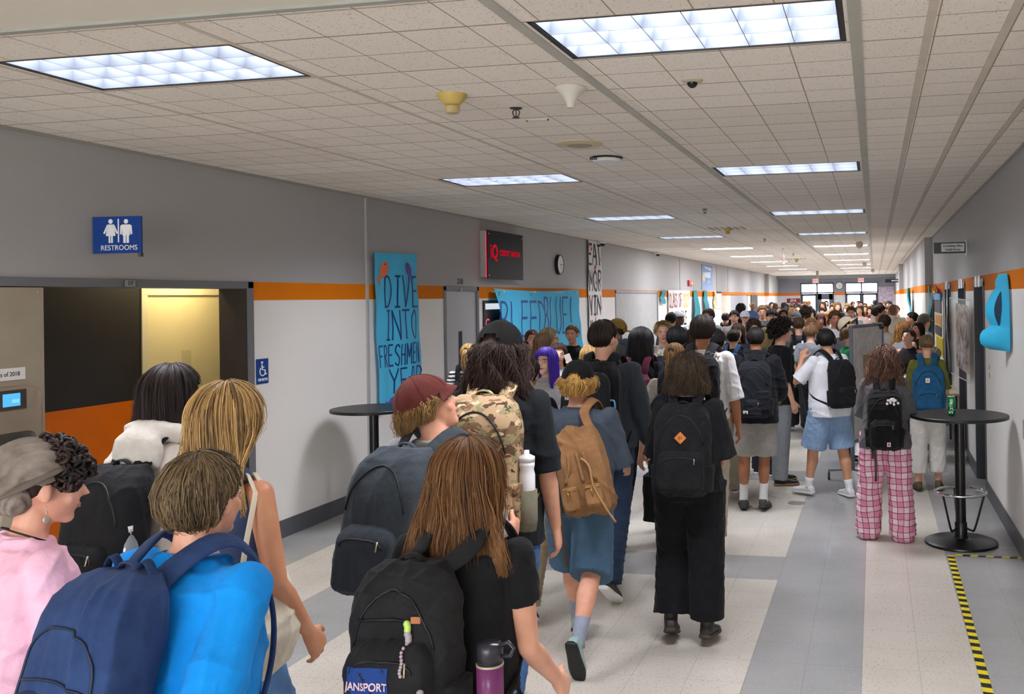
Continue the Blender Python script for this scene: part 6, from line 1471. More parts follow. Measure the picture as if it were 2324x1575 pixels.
def bleed(u, v, x, y, z):
    if u < .22: f = (.22-u)/.22; y += .55*f*(1-v)*.9; x += .10*f*(1-v)
    if u > .85: x += .10*(u-.85)/.15*(1-v*.5)
    return x, y, z
mb = paper('b', 0, 3.5, 1.16, sag=.03, curl=.05, seed=6, nx=50, corner=bleed); o = mb.build('paper_sheet', M_paper, t, smooth=True)
for y_ in (-1.6, -.4, .8, 1.6):
    mb = MB(); mb.box((-.066, y_-.03, .53), (.10, y_+.03, .545)); mb.build('tape_tab', M_tab, t)
lettering_on(t, o.data, [('BLEED', -1.62, -.10, .34, .50, .036, .14), ('BLUE!', .18, -.12, .24, .58, .034, .22), ('LIVE?', .60, -.52, .14, .18, .03, .3)], plain('royal_blue_paint', '1c4a96', .6))
t = empty('paper_banner', (LW+.015, 16.75, 2.18)); tag(t, 'long white vertical EAT MOR WIN banner with red handprints', 'banner')
mb = paper('b', 0, .86, 1.86, curl=.03, seed=9); o = mb.build('paper_sheet', M_wpaper, t, smooth=True)
lettering_on(t, o.data, [('EAT', -.40, .50, .20, .36, .045, .35), ('MOR', -.36, .02, .20, .36, .045, .3), ('WIN', -.36, -.42, .20, .34, .045, .3), ('MOR', -.36, -.84, .18, .3, .045, .3)], M_ink)
rr = random.Random(3); mb = MB()
for a, b in ((-.22, .78), (.33, .60), (.0, .44), (.02, .16), (-.22, -.16), (.3, -.30), (-.02, -.50), (-.25, -.62)):
    for i in range(5): q = -1+.45*i; mb.slab([V(.5, a+.02*math.sin(q-.3), b), V(.5, a+.075*math.sin(q), b+.075*math.cos(q)), V(.5, a+.03*math.sin(q+.3), b)], (.001, 0, 0))
    mb.slab([V(.5, a+.034*math.cos(w_), b-.01+.034*math.sin(w_)) for w_ in [2*math.pi*i/10 for i in range(10)]], (.001, 0, 0))
me = mb.mesh(); bv = BVHTree.FromPolygons([v.co.copy() for v in o.data.vertices], [tuple(p.vertices) for p in o.data.polygons])
for v in me.vertices: h = bv.ray_cast(V(1, v.co.y, v.co.z), V(-1, 0, 0)); v.co.x = (h[0].x if h[0] is not None else .03)+.003
link('handprints', me, t, plain('red_paint', 'c8404a', .6))
t = empty('paper_banner', (LW+.02, 24.4, 1.75)); tag(t, 'white CLASS OF 2027 INCREDIBLE poster on the far left wall', 'banner')
mb = paper('b', 0, 2.8, .98, curl=.03, seed=12); o = mb.build('paper_sheet', M_wpaper, t, smooth=True)
lettering_on(t, o.data, [('CLASS', -1.3, .06, .17, .34, .04, .18)], plain('dark_red_paint', '8a2f38', .6)); lettering_on(t, o.data, [('OF', -.13, .06, .17, .34, .04, .18)], plain('dark_red_paint', '8a2f38', .6)); lettering_on(t, o.data, [('2027', .55, .06, .16, .34, .045, .15)], plain('yellow_paint', 'd8ae3a', .6)); lettering_on(t, o.data, [('INCREDIBLE', -1.1, -.42, .20, .34, .05, .12)], M_ink)
# --- framed and glowing signs
t = empty('credit_union_sign', (LW, 12.26, 2.65)); tag(t, 'black glossy credit union sign with red lettering and a glowing red edge', 'sign')
mb = MB(); mb.box((0, -.62, -.30), (.085, .62, .31)); mb.build('light_box', plain('satin_aluminium', 'b5b3b0', .35, metal=.5), t, bevel=.004)
mb = MB(); mb.box((.10, -.64, -.325), (.112, .64, .32)); mb.build('acrylic_panel', plain('black_acrylic', '0b0a0a', .45, spec=.12), t, bevel=.002)
mb = MB(); mb.box((.085, -.625, -.31), (.099, -.605, .30)); mb.build('red_edge_light', emis('red_glow', 'c01028', 1.6), t)
M_redl = emis('lit_red_letters', 'b01228', .55)
text('lettering', 'Q', M_redl, t, (.113, -.39, .03), PY, U, .26, .002, bold=.008, sx=.95); mb = MB(); mb.box((.113, -.535, -.05), (.116, -.505, .08)); mb.build('lettering', M_redl, t); mb = MB(); mb.ball((.114, -.52, .115), (.003, .018, .018), 10, 6); mb.build('lettering_dot', M_redl, t); text('lettering', 'CREDIT UNION', M_redl, t, (.113, .14, .03), PY, U, .105, .002, bold=.002, sx=1.0)
mb = MB()
for a in (-.59, .59):
    for b in (-.28, .27): mb.ball((.113, a, b), (.006, .012, .012), 10, 6)
mb.build('standoff', M_chrome, t, smooth=True)
def clock(loc, rot, label, r=.165):
    t = empty('wall_clock', loc); t.rotation_euler = (0, 0, rot); tag(t, label, 'clock')
    mb = MB(); mb.loft([((x, 0, 0), (0, q, 0), (0, 0, q)) for x, q in ((0, r), (.05, r), (.055, r*.97), (.055, r*.91), (.046, r*.90))], 36); mb.build('case', plain('black_clock_case', '18181a', .4), t, smooth=True)
    mb = MB(); mb.loft([((x, 0, 0), (0, r*.905, 0), (0, 0, r*.905)) for x in (.046, .048)], 36); mb.build('dial', plain('white_dial', 'e3e3e0', .5), t)
    mb = MB()
    for i in range(12): a = i*math.pi/6; mb.slab([V(.0485, q*math.sin(a)+s_*math.cos(a), q*math.cos(a)-s_*math.sin(a)) for q, s_ in ((r*.76, -.003), (r*.76, .003), (r*.86, .003), (r*.86, -.003))], (.001, 0, 0))
    mb.build('hour_marks', M_ink, t)
    for a, L_, w_ in ((2.7, .55, .005), (1.6, .78, .0035)): mb = MB(); mb.slab([V(.05, q*r*math.sin(a)+s_*math.cos(a), q*r*math.cos(a)-s_*math.sin(a)) for q, s_ in ((-.12, -w_), (-.12, w_), (L_, w_), (L_, -w_))], (.001, 0, 0)); mb.build('hand', M_ink, t)
    return t
clock((LW, 14.75, 2.61), 0, 'round black-rimmed wall clock between the credit union sign and white banner')
clock((-1.83, END-.001, 2.57), -math.pi/2, 'round wall clock between the two sets of exit doors', .2)
t = empty('menu_screen', (LW, 12.3, 1.42)); tag(t, 'black wall screen showing colourful notices, half behind the BLEED BLUE banner', 'screen')
mb = MB(); mb.box((.002, -.60, -.62), (.022, .62, .62)); mb.build('bezel', M_black, t, bevel=.004)
mb = MB(); mb.box((.022, -.56, .50), (.024, .5, .58)); mb.build('header_strip', emis('lit_header', 'c9ced6', .6), t)
text('lettering', 'Go', emis('lit_pink', 'e0506a', .7), t, (.023, -.44, .30), PY, U, .2, .001); text('lettering', 'BLUE', emis('lit_blue', '3f7fc0', .6), t, (.023, -.30, .14), PY, U, .13, .001)
for y_, z_, c in ((-.38, -.12, 'a8cbe8'), (-.1, -.12, '2a6f9c'), (-.36, -.45, 'd9b9a8')): mb = MB(); mb.box((.022, y_-.13, z_-.13), (.024, y_+.13, z_+.13)); mb.build('notice', emis('lit_notice_'+c, c, .5), t)
# --- fire alarm, blue poster, teal streamers, exit signs
t = empty('fire_alarm', (LW, 25.95, 2.45)); tag(t, 'red fire alarm plate with a white symbol high on the left wall', 'alarm')
mb = MB(); mb.box((0, -.3, -.075), (.06, .3, .075)); mb.build('housing', plain('alarm_red', 'b52a2e', .4), t, bevel=.006); mb = MB(); mb.slab([V(.061, .06, .055), V(.061, .14, .055), V(.061, .14, -.01), V(.061, .2, -.01), V(.061, .1, -.06), V(.061, .0, -.01), V(.061, .06, -.01)], (.002, 0, 0)); mb.build('symbol', M_wsign, t)
t = empty('hanging_poster', (LW, 28.8, 2.66)); tag(t, 'glossy blue vertical poster high on the left wall', 'poster')
mb = MB(); mb.box((0, -.96, -.385), (.012, .96, .385)); mb.build('backing', plain('poster_blue', '2d5f9c', .3), t)
mb = MB(); mb.slab([V(.014, -.7, .34), V(.014, .7, .30), V(.014, .7, .22), V(.014, -.3, .26)], (.002, 0, 0)); mb.slab([V(.014, -.5, .14), V(.014, .6, .18), V(.014, .5, -.02), V(.014, -.4, 0)], (.002, 0, 0)); mb.build('pale_graphic', plain('poster_pale_blue', '9fc0de', .3), t)
mb = MB(); mb.loft([((.013, -.62, 0), (0, .22, 0), (0, 0, .15)), ((.016, -.62, 0), (0, .22, 0), (0, 0, .15))], 20); mb.build('yellow_motif', plain('poster_yellow', 'cdbb7a', .4), t)
wall_text(t, 'Choose', .15, -.12, .16, plain('poster_text', 'd6e2ee', .4), x=0, off=.015)
M_teal = plain('teal_paper', '1f8f9a', .7, bump=.2, bscale=20, var=.08)
def streamer(loc, w, h, seed, rotz_, label, mat=M_teal, group='teal paper streamers'):
    r_ = random.Random(seed); mb = MB(); n = 16; vs = []
    for k in (0, 1):
        for j in range(n+1):
            v = j/n; ww = w*(.25+.75*math.sin(v*math.pi*.62+.35)); tw = .5*math.sin(v*4+seed)
            for i in range(5): u = (i/4-.5)*ww; vs.append(V(abs(u*math.sin(tw))*.35+.012*math.sin(v*7+seed)+k*.0015+.03, u*math.cos(tw)+.05*math.sin(v*3+seed), -v*h))
    K = (n+1)*5; f = []
    for j in range(n):
        for i in range(4): a = j*5+i; q = (a, a+1, a+6, a+5); f += [q, tuple(K+m for m in q[::-1])]
    mb.add(vs, f); o = mb.build('paper_streamer', mat, None, smooth=True); o.location = loc; o.rotation_euler = (0, 0, rotz_); tag(o, label, 'decoration', group); return o
for i, (y_, h_, w_, lb) in enumerate(((22.3, .35, .5, 'small teal paper streamer right of the far grey roller door'), (26.6, 1.1, .9, 'long teal paper streamer just right of the class banner'), (28.2, .85, .8, 'second teal paper streamer right of the class banner'), (29.9, .6, .5, 'short pale paper streamer beside the notice sheet'))):
    streamer((LW+.01, y_, 2.25), w_, h_, i*2+1, 0, lb, M_teal if i < 3 else plain('beige_paper', 'cbb98a', .7))
t = empty('notice_sheet', (LW+.01, 31.0, 1.95)); tag(t, 'pale notice sheet hanging by the far cream door on the left', 'notice'); mb = MB(); mb.box((0, -.5, -.28), (.01, .5, .22)); mb.build('paper', M_wpaper, t); mb = MB(); mb.box((0, -.45, .22), (.014, .45, .28)); mb.build('header', M_ink, t)
M_exitface = emis('exit_sign_face', 'd9cfc8', .55); M_exitred = emis('exit_sign_red', 'd82a2a', 1.0)
for i, x_ in enumerate((-3.03, -.68)):
    t = empty('exit_sign', (x_, END-.95, 2.83)); tag(t, 'lit EXIT sign above the %s-hand exit doors' % ('left', 'right')[i], 'exit sign', 'exit signs')
    mb = MB(); mb.box((-.16, 0, -.11), (.16, .04, .11)); mb.build('housing', M_whitep, t, bevel=.003); mb = MB(); mb.box((-.15, -.004, -.1), (.15, 0, .1)); mb.build('face', M_exitface, t)
    text('lettering', 'EXIT', M_exitred, t, (0, -.005, 0), (1, 0, 0), U, .15, .001, bold=.004)
# lit hanging exit sign on the ceiling, mid corridor
t = empty('exit_sign', (-2.0, 21.2, 2.86)); tag(t, 'red-lettered exit sign hanging from the ceiling in mid corridor', 'exit sign', 'exit signs')
mb = MB(); mb.box((-.02, -.15, -.1), (.02, .15, .1)); mb.box((-.015, -.02, .1), (.015, .02, CEIL-2.86)); mb.build('housing', M_whitep, t); text('lettering', 'EXIT', M_exitred, t, (.021, 0, 0), PY, U, .14, .001)
text('lettering', 'EXIT', M_exitred, t, (-.02, -.152, 0), (1, 0, 0), U, .03, .001)
# far end posters and cabinets
for i, (x_, z_, w_, h_, c, lb) in enumerate(((-4.28, 1.62, .36, .30, 'a33a44', 'red and black FFA poster left of the exit doors'), (.62, 1.85, .42, .62, 'a58fb8', 'lilac collage poster right of the exit doors'), (-4.28, 1.3, .36, .3, '6d5a50', 'brown framed poster beneath the FFA poster'))):
    t = empty('poster', (x_, END-.012, z_)); tag(t, lb, 'poster'); mb = MB(); mb.box((-w_, 0, -h_), (w_, .01, h_)); mb.build('paper', cloth(c, 'poster_print', .6, c2='e0d8dc', weave=8), t)
    if i == 0:
        mb = MB(); mb.box((-w_, -.003, h_*.2), (w_, 0, h_)); mb.build('header', plain('dark_red', '7a2028', .6), t); text('lettering', 'FFA', M_wsign, t, (0, -.006, h_*.6), (1, 0, 0), U, .2, .001)
# --- ceiling devices
def dev(name, x, y, label, cat, group=None): t = empty(name, (x, y, CEIL)); return tag(t, label, cat, group)
M_ivory = plain('aged_ivory_plastic', 'c3a95f', .5, var=.04); M_offw = plain('off_white_plastic', 'cfcabd', .5, var=.02)
t = dev('smoke_detector', -2.16, 4.62, 'yellowed plastic smoke detector on the ceiling, nearest the camera', 'smoke detector')
mb = MB(); mb.lathe([(.078, 0), (.078, -.012), (.048, -.048), (.034, -.058)], n=40); mb.build('base', M_ivory, t, smooth=True)
mb = MB(); mb.lathe([(.030, -.056), (.039, -.064), (.038, -.090), (.034, -.098), (.03, -.1)], n=32); mb.build('sensor_chamber', plain('pale_ivory_plastic', 'b9a573', .5), t, smooth=True)
t = dev('speaker_cone', -1.51, 4.62, 'off-white trumpet-shaped antenna cone hanging from the ceiling', 'ceiling fitting')
mb = MB(); mb.lathe([(.078, 0), (.082, -.006), (.080, -.012), (.062, -.026), (.040, -.05), (.026, -.075), (.021, -.10), (.021, -.106)], n=40); mb.build('cone', M_offw, t, smooth=True)
t = dev('dome_camera', -.875, 4.62, 'small dark dome camera in a beige ring on the ceiling near the front', 'camera')
mb = MB(); mb.lathe([(.052, 0), (.052, -.006), (.034, -.014)], n=32); mb.build('mounting_ring', plain('beige_plastic', 'bdb39c', .5), t, smooth=True); mb = MB(); mb.ball((0, 0, -.014), .027, 18, 10); mb.build('dome', plain('smoked_dome', '151518', .08), t, smooth=True)
def sprinkler(x, y, lb):
    t = dev('sprinkler', x, y, lb, 'sprinkler', 'ceiling sprinklers'); mb = MB(); mb.lathe([(.036, 0), (.034, -.004), (.012, -.008)], n=20); mb.build('escutcheon', plain('tarnished_metal', '4d4a46', .35, metal=.7), t, smooth=True)
    mb = MB()
    for q in (-1, 1): mb.tube(sm([(0, 0, -.006), (.020*q, 0, -.020), (.014*q, 0, -.042), (0, 0, -.052)]), .0032, 6)
    mb.tube([(0, 0, 0), (0, 0, -.05)], .0035, 6); mb.build('frame', plain('tarnished_metal', '4d4a46', .35, metal=.7), t, smooth=True)
    mb = MB(); mb.lathe([(.021, -.053), (.022, -.056), (.003, -.058)], n=18); mb.build('deflector', plain('tarnished_metal', '4d4a46', .35, metal=.7), t, smooth=True)
for i, (x, y) in enumerate(((-1.97, 5.04), (-2.02, 11.37), (-2.0, 17.6), (-2.0, 24.0))): sprinkler(x, y, 'dark metal fire sprinkler on the ceiling, %s from the camera' % ('first', 'second', 'third', 'fourth')[i])
t = dev('slot_sensor', -1.97, 5.39, 'thin slotted bracket on the ceiling beside the nearest sprinkler', 'ceiling fitting'); mb = MB(); mb.box((-.065, -.012, -.006), (.065, .012, 0)); mb.build('bracket', M_offw, t); mb = MB()
for q in (-1, 1): mb.ball((q*.066, -.005, -.006), .006, 8, 6)
mb.build('clip', M_ink, t)
t = dev('ceiling_speaker', -2.0, 6.3, 'flat round beige ceiling speaker', 'speaker'); mb = MB(); mb.lathe([(.165, 0), (.165, -.006), (.15, -.012), (.09, -.014)], n=48); mb.build('trim_ring', plain('cream_metal', 'c6b896', .5), t, smooth=True); mb = MB(); mb.lathe([(.088, -.0135), (.086, -.017)], n=40); mb.build('grille', plain('grey_grille', 'a9a085', .7, bump=.8, bscale=400), t, smooth=True)
t = dev('wireless_access_point', -2.0, 6.98, 'round white access point with printed stripes on the ceiling', 'ceiling fitting'); mb = MB(); mb.lathe([(.115, 0), (.128, -.004), (.12, -.012)], n=40); mb.build('backplate', M_black, t, smooth=True); mb = MB(); mb.lathe([(.112, -.01), (.118, -.02), (.105, -.036), (.06, -.040)], n=40); mb.build('cover', M_whitep, t, smooth=True)
for i in range(4): mb = MB(); mb.box((-.10+.016*i, -.116, -.03), (-.092+.016*i, -.100, -.014)); mb.build('stripe', plain('grey_print', '55555a', .5), t)
for i, (x, y, lb) in enumerate(((-2.25, 14.7, 'beige ceiling smoke detector in a square vent, second from the camera'), (-2.2, 27.5, 'beige ceiling smoke detector, third from the camera'))):
    t = dev('smoke_detector', x, y, lb, 'smoke detector'); mb = MB(); mb.lathe([(.07, 0), (.07, -.012), (.04, -.05)], n=24); mb.build('base', M_ivory, t, smooth=True); mb = MB(); mb.lathe([(.03, -.05), (.036, -.06), (.034, -.09)], n=20); mb.build('sensor_chamber', M_ivory, t, smooth=True)
    mb = MB()
    for k in range(6): mb.box((-.28+.1*k, -.28, -.008), (-.24+.1*k, .28, 0))
    mb.build('vent_grille', plain('vent_beige', 'a89f8d', .6), t)
for i, (x, y, lb) in enumerate(((-.28, 19.3, 'clear round ceiling heat sensor beyond the third right-hand light'), (-.30, 31.5, 'grey round ceiling sensor far along the right row'), (-.05, 40.0, 'small dark dome on the ceiling near the exit'))):
    t = dev('ceiling_sensor', x, y, lb, 'ceiling fitting'); mb = MB(); mb.lathe([(.05, 0), (.05, -.03)], n=20); mb.build('base', M_whitep, t, smooth=True); mb = MB(); mb.ball((0, 0, -.07), .075, 18, 12); mb.build('dome', plain('clear_dome', 'c3b79f', .1, metal=.3), t, smooth=True)
for i, (y, lb, cc) in enumerate(((17.0, 'white dome camera on the left wall above the EAT MOR banner', 1), (21.6, 'small black dome camera where the left wall meets the ceiling', 0))):
    t = empty('dome_camera', (LW, y, CEIL-.0)); tag(t, lb, 'camera'); mb = MB(); mb.lathe([(.075, 0), (.078, -.03), (.06, -.05)], c=(.11, 0, 0), n=24); mb.box((0, -.03, -.05), (.1, .03, -.005)); mb.build('housing', M_whitep, t, smooth=True); mb = MB(); mb.ball((.11, 0, -.05), .05, 18, 10); mb.build('dome', plain('smoked_dome', '151518', .08), t, smooth=True)
t = dev('hanging_post', -2.4, 41.0, 'beige post hanging from the ceiling near the exit doors', 'ceiling fitting'); mb = MB(); mb.box((-.05, -.05, -.34), (.05, .05, 0)); mb.build('post', plain('beige_metal', 'a89f86', .5), t, bevel=.005)
# --- tall bistro tables
def bistro(x, y, label, foot=True, can=False):
    t = empty('bistro_table', (x, y, 0)); tag(t, label, 'table', None)
    M_tb = plain('black_laminate', '17171a', .42, bump=.1, bscale=200); M_bp = plain('black_powder_coat', '0f0f11', .3)
    mb = MB(); mb.lathe([(.37, 1.022), (.388, 1.026), (.39, 1.035), (.39, 1.048), (.386, 1.052)], n=72); mb.build('tabletop', M_tb, t, smooth=True)
    mb = MB(); mb.lathe([(.285, .0), (.29, .008), (.288, .02), (.26, .030), (.09, .042), (.06, .05), (.056, .06)], n=64); mb.build('base', M_bp, t, smooth=True)
    mb = MB(); mb.lathe([(.042, .05), (.042, 1.0), (.12, 1.005), (.12, 1.022)], n=32); mb.build('pole', M_bp, t, smooth=True)
    mb = MB(); mb.lathe([(.05, .05), (.05, .17), (.047, .175)], n=32); mb.build('collar', M_bp, t, smooth=True)
    if foot:
        mb = MB(); mb.tube([(.20*math.cos(a), .20*math.sin(a), .42) for a in [2*math.pi*i/56 for i in range(57)]], .012, 12); mb.build('foot_ring', M_chrome, t, smooth=True)
        for k in range(3):
            a = math.radians(-20+120*k); c, s_ = math.cos(a), math.sin(a)
            mb = MB(); mb.tube(sm([(.045*c, .045*s_, .13), (.085*c, .085*s_, .115), (.115*c, .115*s_, .14), (.19*c, .19*s_, .41)]), .009, 8); mb.build('ring_strut', M_bp, t, smooth=True)
    return t
bistro(.665, 7.99, 'tall round black bistro table with a chrome foot ring, near the right wall')
bistro(-4.60, 8.07, 'tall round black bistro table against the left wall under the DIVE banner')
t = empty('soda_can', (.60, 7.93, 1.0525)); tag(t, 'green Sprite can standing on the bistro table by the right wall'.replace('Sprite ', 'fizzy drink '), 'can')
mb = MB(); mb.lathe([(.022, 0), (.0265, .004), (.0325, .014), (.0325, .138), (.027, .149), (.0265, .152), (.0255, .1525)], n=40); mb.build('can_body', plain('green_can', '0a7d45', .22, metal=.35), t, smooth=True)
mb = MB(); mb.lathe([(.0268, .1495), (.0275, .153), (.0262, .1545), (.0245, .152), (.001, .1515)], n=32); mb.build('can_lid', M_steel, t, smooth=True)
me = text_mesh('Sprite', .050, 0, bold=.001)
for v in me.vertices:
    u, w_ = v.co.y, v.co.x        # lettering runs up the can
    a = -math.pi/2-.2-u/.0325; v.co = (.0333*math.cos(a), .0333*math.sin(a), .075+w_)
link('lettering', me, t, plain('white_print', 'e4ece6', .4))
# --- hazard tape on the floor
def tape(p0, p1, w_, label):
    a, b = V(*p0, .002), V(*p1, .002); d_ = (b-a); L_ = d_.length; d_.normalize(); s_ = V(-d_.y, d_.x, 0)*w_/2; mb = MB(); k = 0; x = 0; st = .058
    while x < L_:
        e = min(x+st, L_); sk = .012
        mb.add([a+d_*x-s_, a+d_*e-s_, a+d_*(e+sk)+s_, a+d_*(x+sk)+s_], [(0, 1, 2, 3)], k % 2); x = e; k += 1
    o = mb.build('hazard_tape', [plain('yellow_tape', 'e3cf1e', .4), plain('black_tape', '1b1b1b', .4)]); tag(o, label, 'floor tape')
tape((.535, 4.2), (.552, 7.60), .052, 'black and yellow hazard tape running along the corridor floor'); tape((.58, 7.62), (1.07, 7.60), .045, 'black and yellow hazard tape running across to the right wall')
t = empty('floor_hatch', (-.782, 9.315, 0)); tag(t, 'round brass floor access cover near the white trainers', 'floor cover'); mb = MB(); mb.lathe([(.085, 0), (.085, .003), (.07, .004)], n=36); mb.build('cover', plain('dull_brass', '8f8a7c', .4, metal=.5), t, smooth=True)
# --- right wall: paper fish, posters, pouch, sign
t = empty('paper_whale', (RW, 8.55, 1.45)); tag(t, 'big turquoise paper whale hanging off the right wall', 'decoration')
ROWS_W = [(2.20, 1.035, .93), (2.17, 1.025, .80), (2.14, 1.01, .55), (2.08, 1.012, .35), (2.05, .985, .15), (2.0, .955, .08), (1.946, .935, .03), (1.90, .930, .02), (1.85, .930, .0), (1.79, .955, 0), (1.765, .968, 0), (1.745, .94, 0), (1.72, .90, 0), (1.69, .882, 0), (1.65, .876, .0), (1.61, .885, .03), (1.58, .915, .12), (1.56, .96, .3)]
def whp(j, u, k=0):
    z_, xo, cut = ROWS_W[j]; a = cut*.35+(1-cut*.35)*u; xi = 1.072; y_ = 7.97+.40*a; x_ = xi+(xo-xi)*(u**1.3)
    return V(x_-k*.003-RW, y_-8.55, z_-1.45)
vs = []
for k in (0, 1):
    for j in range(len(ROWS_W)):
        for i in range(11): vs.append(whp(j, i/10, k))
n_ = len(ROWS_W)*11; f_ = []
for j in range(len(ROWS_W)-1):
    for i in range(10): a = j*11+i; q = (a, a+1, a+12, a+11); f_ += [q, tuple(n_+m for m in q[::-1])]
mb = MB(); mb.add(vs, f_); mb.build('paper_body', plain('bright_turquoise_paper', '2fb2dc', .6, var=.06, vscale=4), t, smooth=True)
vs = []; RR = [(4, .50, .55), (5, .42, .62), (6, .38, .66), (7, .38, .68), (8, .42, .66), (9, .50, .64), (10, .58, .62)]
for j, a, b in RR:
    for i in range(5): vs.append(whp(j, a+(b-a)*i/4, 2))
mb = MB(); mb.add(vs, [(j*5+i, j*5+i+1, j*5+i+6, j*5+i+5) for j in range(len(RR)-1) for i in range(4)]); mb.build('dark_fin_patch', plain('dark_blue_crayon', '1c3550', .8), t)
t = empty('poster_pouch', (RW-.02, 11.35, 1.50)); tag(t, 'clear plastic pouch with a colourful print hanging on the right wall', 'poster')
mb = MB(); mb.slab([V(-.03, -.30, -.38), V(-.12, .30, -.32), V(-.12, .30, .43), V(-.03, -.30, .40)], (-.003, 0, 0)); mb.build('print', cloth('6d655c', 'collage_print', .35, c2='f0ddd4', weave=6, var=.6), t)
mb = MB(); mb.slab([V(-.04, -.46, -.46), V(-.18, .48, -.42), V(-.18, .48, .49), V(-.04, -.46, .46)], (-.002, 0, 0)); mb.build('sleeve', glass('plastic_sleeve', (.97, .98, .98), .1, .10), t)
mb = MB(); mb.tube([(-.03, -.46, .46), (-.17, .48, .49)], .006, 6); mb.tube([(-.03, -.46, -.46), (-.17, .48, -.42)], .006, 6); mb.build('rail', M_whitep, t, smooth=True)
for i, (y0, y1, z0, z1, c, lb) in enumerate(((15.9, 17.6, 1.72, 1.98, '2a2a2e', 'black and pink poster on the right-hand noticeboard'), (15.8, 17.5, 1.50, 1.70, 'b0a53a', 'yellow green and orange striped poster on the right-hand noticeboard'), (15.9, 17.5, 1.34, 1.49, '232326', 'plain black strip on the right-hand noticeboard'), (15.6, 17.3, 1.02, 1.33, 'e0c81e', 'large yellow sheet of notes on the right-hand noticeboard'))):
    o = MB(); o.box((RW-.03, y0, z0), (RW-.016, y1, z1)); o = o.build('poster', [plain('poster_'+c, c, .6), M_ink]); tag(o, lb, 'poster')
    if i in (1, 3):
        m_ = MB()
        for k in range(5 if i == 1 else 7): a = y0+.1+(y1-y0-.2)*k/(5 if i == 1 else 7); m_.box((RW-.032, a, z0+.03), (RW-.030, a+(.14 if i == 1 else .06), z1-.03))
        m_.build('stripes', plain('stripe_%d' % i, 'c8482e' if i == 1 else '6a5a10', .6), o)
t = empty('noticeboard', (RW-.003, 16.7, 1.5)); tag(t, 'tall white noticeboard panel on the right wall behind the posters', 'noticeboard'); mb = MB(); mb.box((-.015, -1.1, -.62), (0, 1.1, .58)); mb.build('board', M_wpaper, t)
mb = MB(); mb.box((-.05, -1.0, .44), (-.016, .7, .56)); mb.build('blue_header', plain('header_blue', '2d8fc4', .6), t)
for i, (y_, h_, w_, z_, lb) in enumerate(((18.2, 1.1, .7, 2.2, 'teal paper streamer at the corner of the right wall'), (14.0, 1.3, .25, 2.2, 'narrow silver-teal streamer above the noticeboard'), (24.5, 1.6, 1.6, 2.2, 'big teal paper shape on the far right wall'))):
    streamer((RW-.03 if y_ < 18.5 else .93, y_, z_), w_, h_, i*3+2, math.pi, lb, M_teal if i != 1 else plain('silver_foil', '9fb3b8', .25, metal=.7), 'teal paper streamers')
rr = random.Random(8)
for nm, c, y_ in (('gold', 'c9b46a', 16.9), ('red', 'b8323a', 15.9)):
    mb = MB()
    for i in range(60): a = V(-.03, rr.uniform(-.35, .35), 0); mb.tube([a, a+V(-rr.uniform(.01, .08), rr.uniform(-.12, .12), rr.uniform(.04, .2))], [.004, .001], 4)
    o = mb.build('tinsel_garland', plain(nm+'_foil', c, .25, metal=.7)); o.location = (RW, y_, 2.02); tag(o, '%s tinsel garland along the top of the right-hand noticeboard' % nm, 'decoration')
t = empty('office_sign', (RW-.002, 11.6, 2.585)); tag(t, 'black Counseling Office and Health Room sign projecting from the right wall', 'sign')
mb = MB(); mb.box((-.385, 0, -.066), (0, .02, .066)); mb.build('sign_panel', M_black, t, bevel=.002); mb = MB(); mb.box((-.30, -.003, -.045), (-.035, 0, .05)); mb.build('label_card', M_wpaper, t); mb = MB(); mb.box((-.02, -.006, -.085), (.0, .03, .085)); mb.build('bracket', M_chrome, t)
text('lettering', 'Counseling Office', M_ink, t, (-.168, -.0045, .022), (1, 0, 0), U, .032, .001, bold=.0008, sx=.98); text('lettering', 'Health Room', M_ink, t, (-.168, -.0045, -.022), (1, 0, 0), U, .032, .001, bold=.0008, sx=.98)
t = empty('office_sign', (.9, 40.0, 2.62)); tag(t, 'small black hanging sign far along the right wall', 'sign'); mb = MB(); mb.box((-.45, 0, -.07), (.18, .02, .07)); mb.build('sign_panel', M_black, t); mb = MB(); mb.box((-.2, -.003, -.02), (.1, 0, .03)); mb.build('label_card', M_wpaper, t)
t = empty('wall_outlet', (RW, 9.55, 1.28)); tag(t, 'small steel switch plate under the paper whale', 'switch'); mb = MB(); mb.box((-.006, -.04, -.06), (0, .04, .06)); mb.build('plate', M_steel, t, bevel=.002); mb = MB(); mb.box((-.011, -.006, -.012), (-.006, .006, .012)); mb.build('toggle', M_whitep, t)
t = empty('wall_panel', (RW, 7.1, 1.03)); tag(t, 'grey metal wall box at the right edge', 'wall box'); mb = MB(); mb.box((-.03, -.25, -.07), (0, .22, .07)); mb.build('box', plain('grey_box', '8f9092', .5), t, bevel=.004); mb = MB(); mb.box((-.034, -.2, -.05), (-.03, .17, .05)); mb.build('cover', plain('grey_cover', '9b9c9e', .5), t)
# --- rolling display board
t = empty('display_board', (-.08, 11.0, 0)); tag(t, 'rolling grey-framed display board behind the person with headphones', 'display board')
A_, B_ = V(-.18, -.5, 0), V(.16, .5, 0)
mb = MB()
for p in (A_, B_): mb.tube([p+V(0, 0, .12), p+V(0, 0, 1.70)], .022, 8)
for z_ in (.42, 1.69): mb.tube([A_+V(0, 0, z_), B_+V(0, 0, z_)], .02, 8)
mb.build('frame', plain('grey_blue_frame', '7d838c', .4), t, smooth=True)
d_ = (B_-A_).normalized(); nn = V(d_.y, -d_.x, 0)
mb = MB(); mb.slab([A_+V(0, 0, .44)+nn*.004, B_+V(0, 0, .44)+nn*.004, B_+V(0, 0, 1.67)+nn*.004, A_+V(0, 0, 1.67)+nn*.004], -nn*.008); mb.build('panel', cloth('e2dfd8', 'faded_panel', .35, c2='f4f2ee', weave=4, var=.12), t)
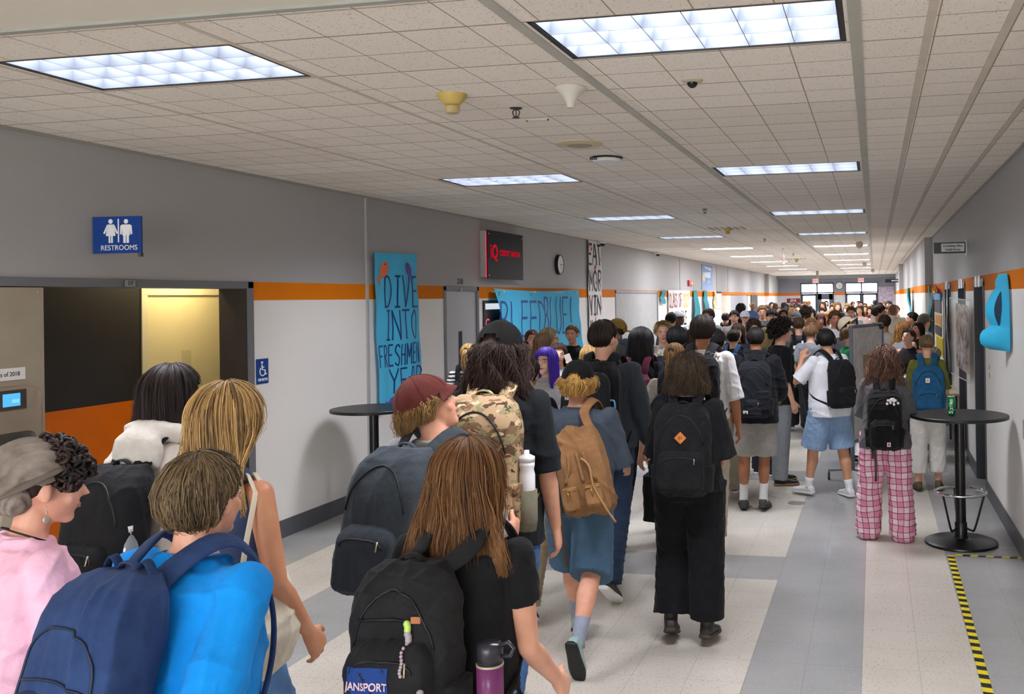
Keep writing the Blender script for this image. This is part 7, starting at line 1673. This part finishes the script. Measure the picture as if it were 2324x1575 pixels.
mb = MB(); mb.slab([A_.lerp(B_, .35)+V(0, 0, 1.1)+nn*.006, A_.lerp(B_, .7)+V(0, 0, 1.1)+nn*.006, A_.lerp(B_, .7)+V(0, 0, 1.36)+nn*.006, A_.lerp(B_, .35)+V(0, 0, 1.36)+nn*.006], nn*.002); mb.build('pinned_sheet', plain('tan_sheet', 'b89a76', .7), t)
for p in (A_, B_):
    q_ = V(-d_.y, d_.x, 0); mb = MB(); mb.tube([p+q_*.28+V(0, 0, .10), p+V(0, 0, .13), p-q_*.28+V(0, 0, .10)], .014, 8); fo = mb.build('foot', plain('grey_blue_frame', '7d838c', .4), t, smooth=True)
    for e in (-.28, .28): mb = MB(); mb.tube([p+q_*e+V(-.012, 0, .04), p+q_*e+V(.012, 0, .04)], .04, 16); mb.tube([p+q_*e+V(0, 0, .05), p+q_*e+V(0, 0, .11)], .008, 6); mb.build('caster', plain('grey_rubber', '4a4c50', .5), fo, smooth=True)
mb = MB(); mb.tube([B_+V(0, 0, 1.66)+nn*.02, B_+V(-.03, -.1, 1.64)+nn*.02, B_+V(-.05, -.2, 1.68)+nn*.03], .012, 6); mb.ball(B_+V(-.03, -.08, 1.65)+nn*.03, (.03, .035, .02), 10, 7); mb.build('clamp', M_black, t, smooth=True)
t = empty('folding_table', (.84, 13.2, 0)); tag(t, 'table against the right wall with people gathered round it', 'table')
mb = MB(); mb.box((-.22, -.6, .72), (.22, .6, .75)); mb.build('tabletop', plain('beige_laminate', 'b5a58c', .5), t, bevel=.005)
for a in (-.18, .18):
    for b_ in (-.5, .5): mb = MB(); mb.tube([(a, b_, 0), (a, b_, .72)], .015, 8); mb.build('leg', M_alu, t, smooth=True)
t = empty('power_strip', (.72, 14.6, 0)); tag(t, 'grey power strip with a black plug on the floor by the right wall', 'power strip'); mb = MB(); mb.box((-.22, -.05, 0), (.22, .05, .05)); mb.build('strip_body', plain('beige_grey_plastic', '9d9488', .5), t, bevel=.008)
mb = MB(); mb.tube(sm([(-.1, 0, .05), (-.1, 0, .18), (.0, 0, .24), (.15, .0, .16), (.28, .1, .02)]), .008, 6); mb.box((-.12, -.02, .05), (-.08, .02, .11)); mb.build('cord', M_black, t, smooth=True)
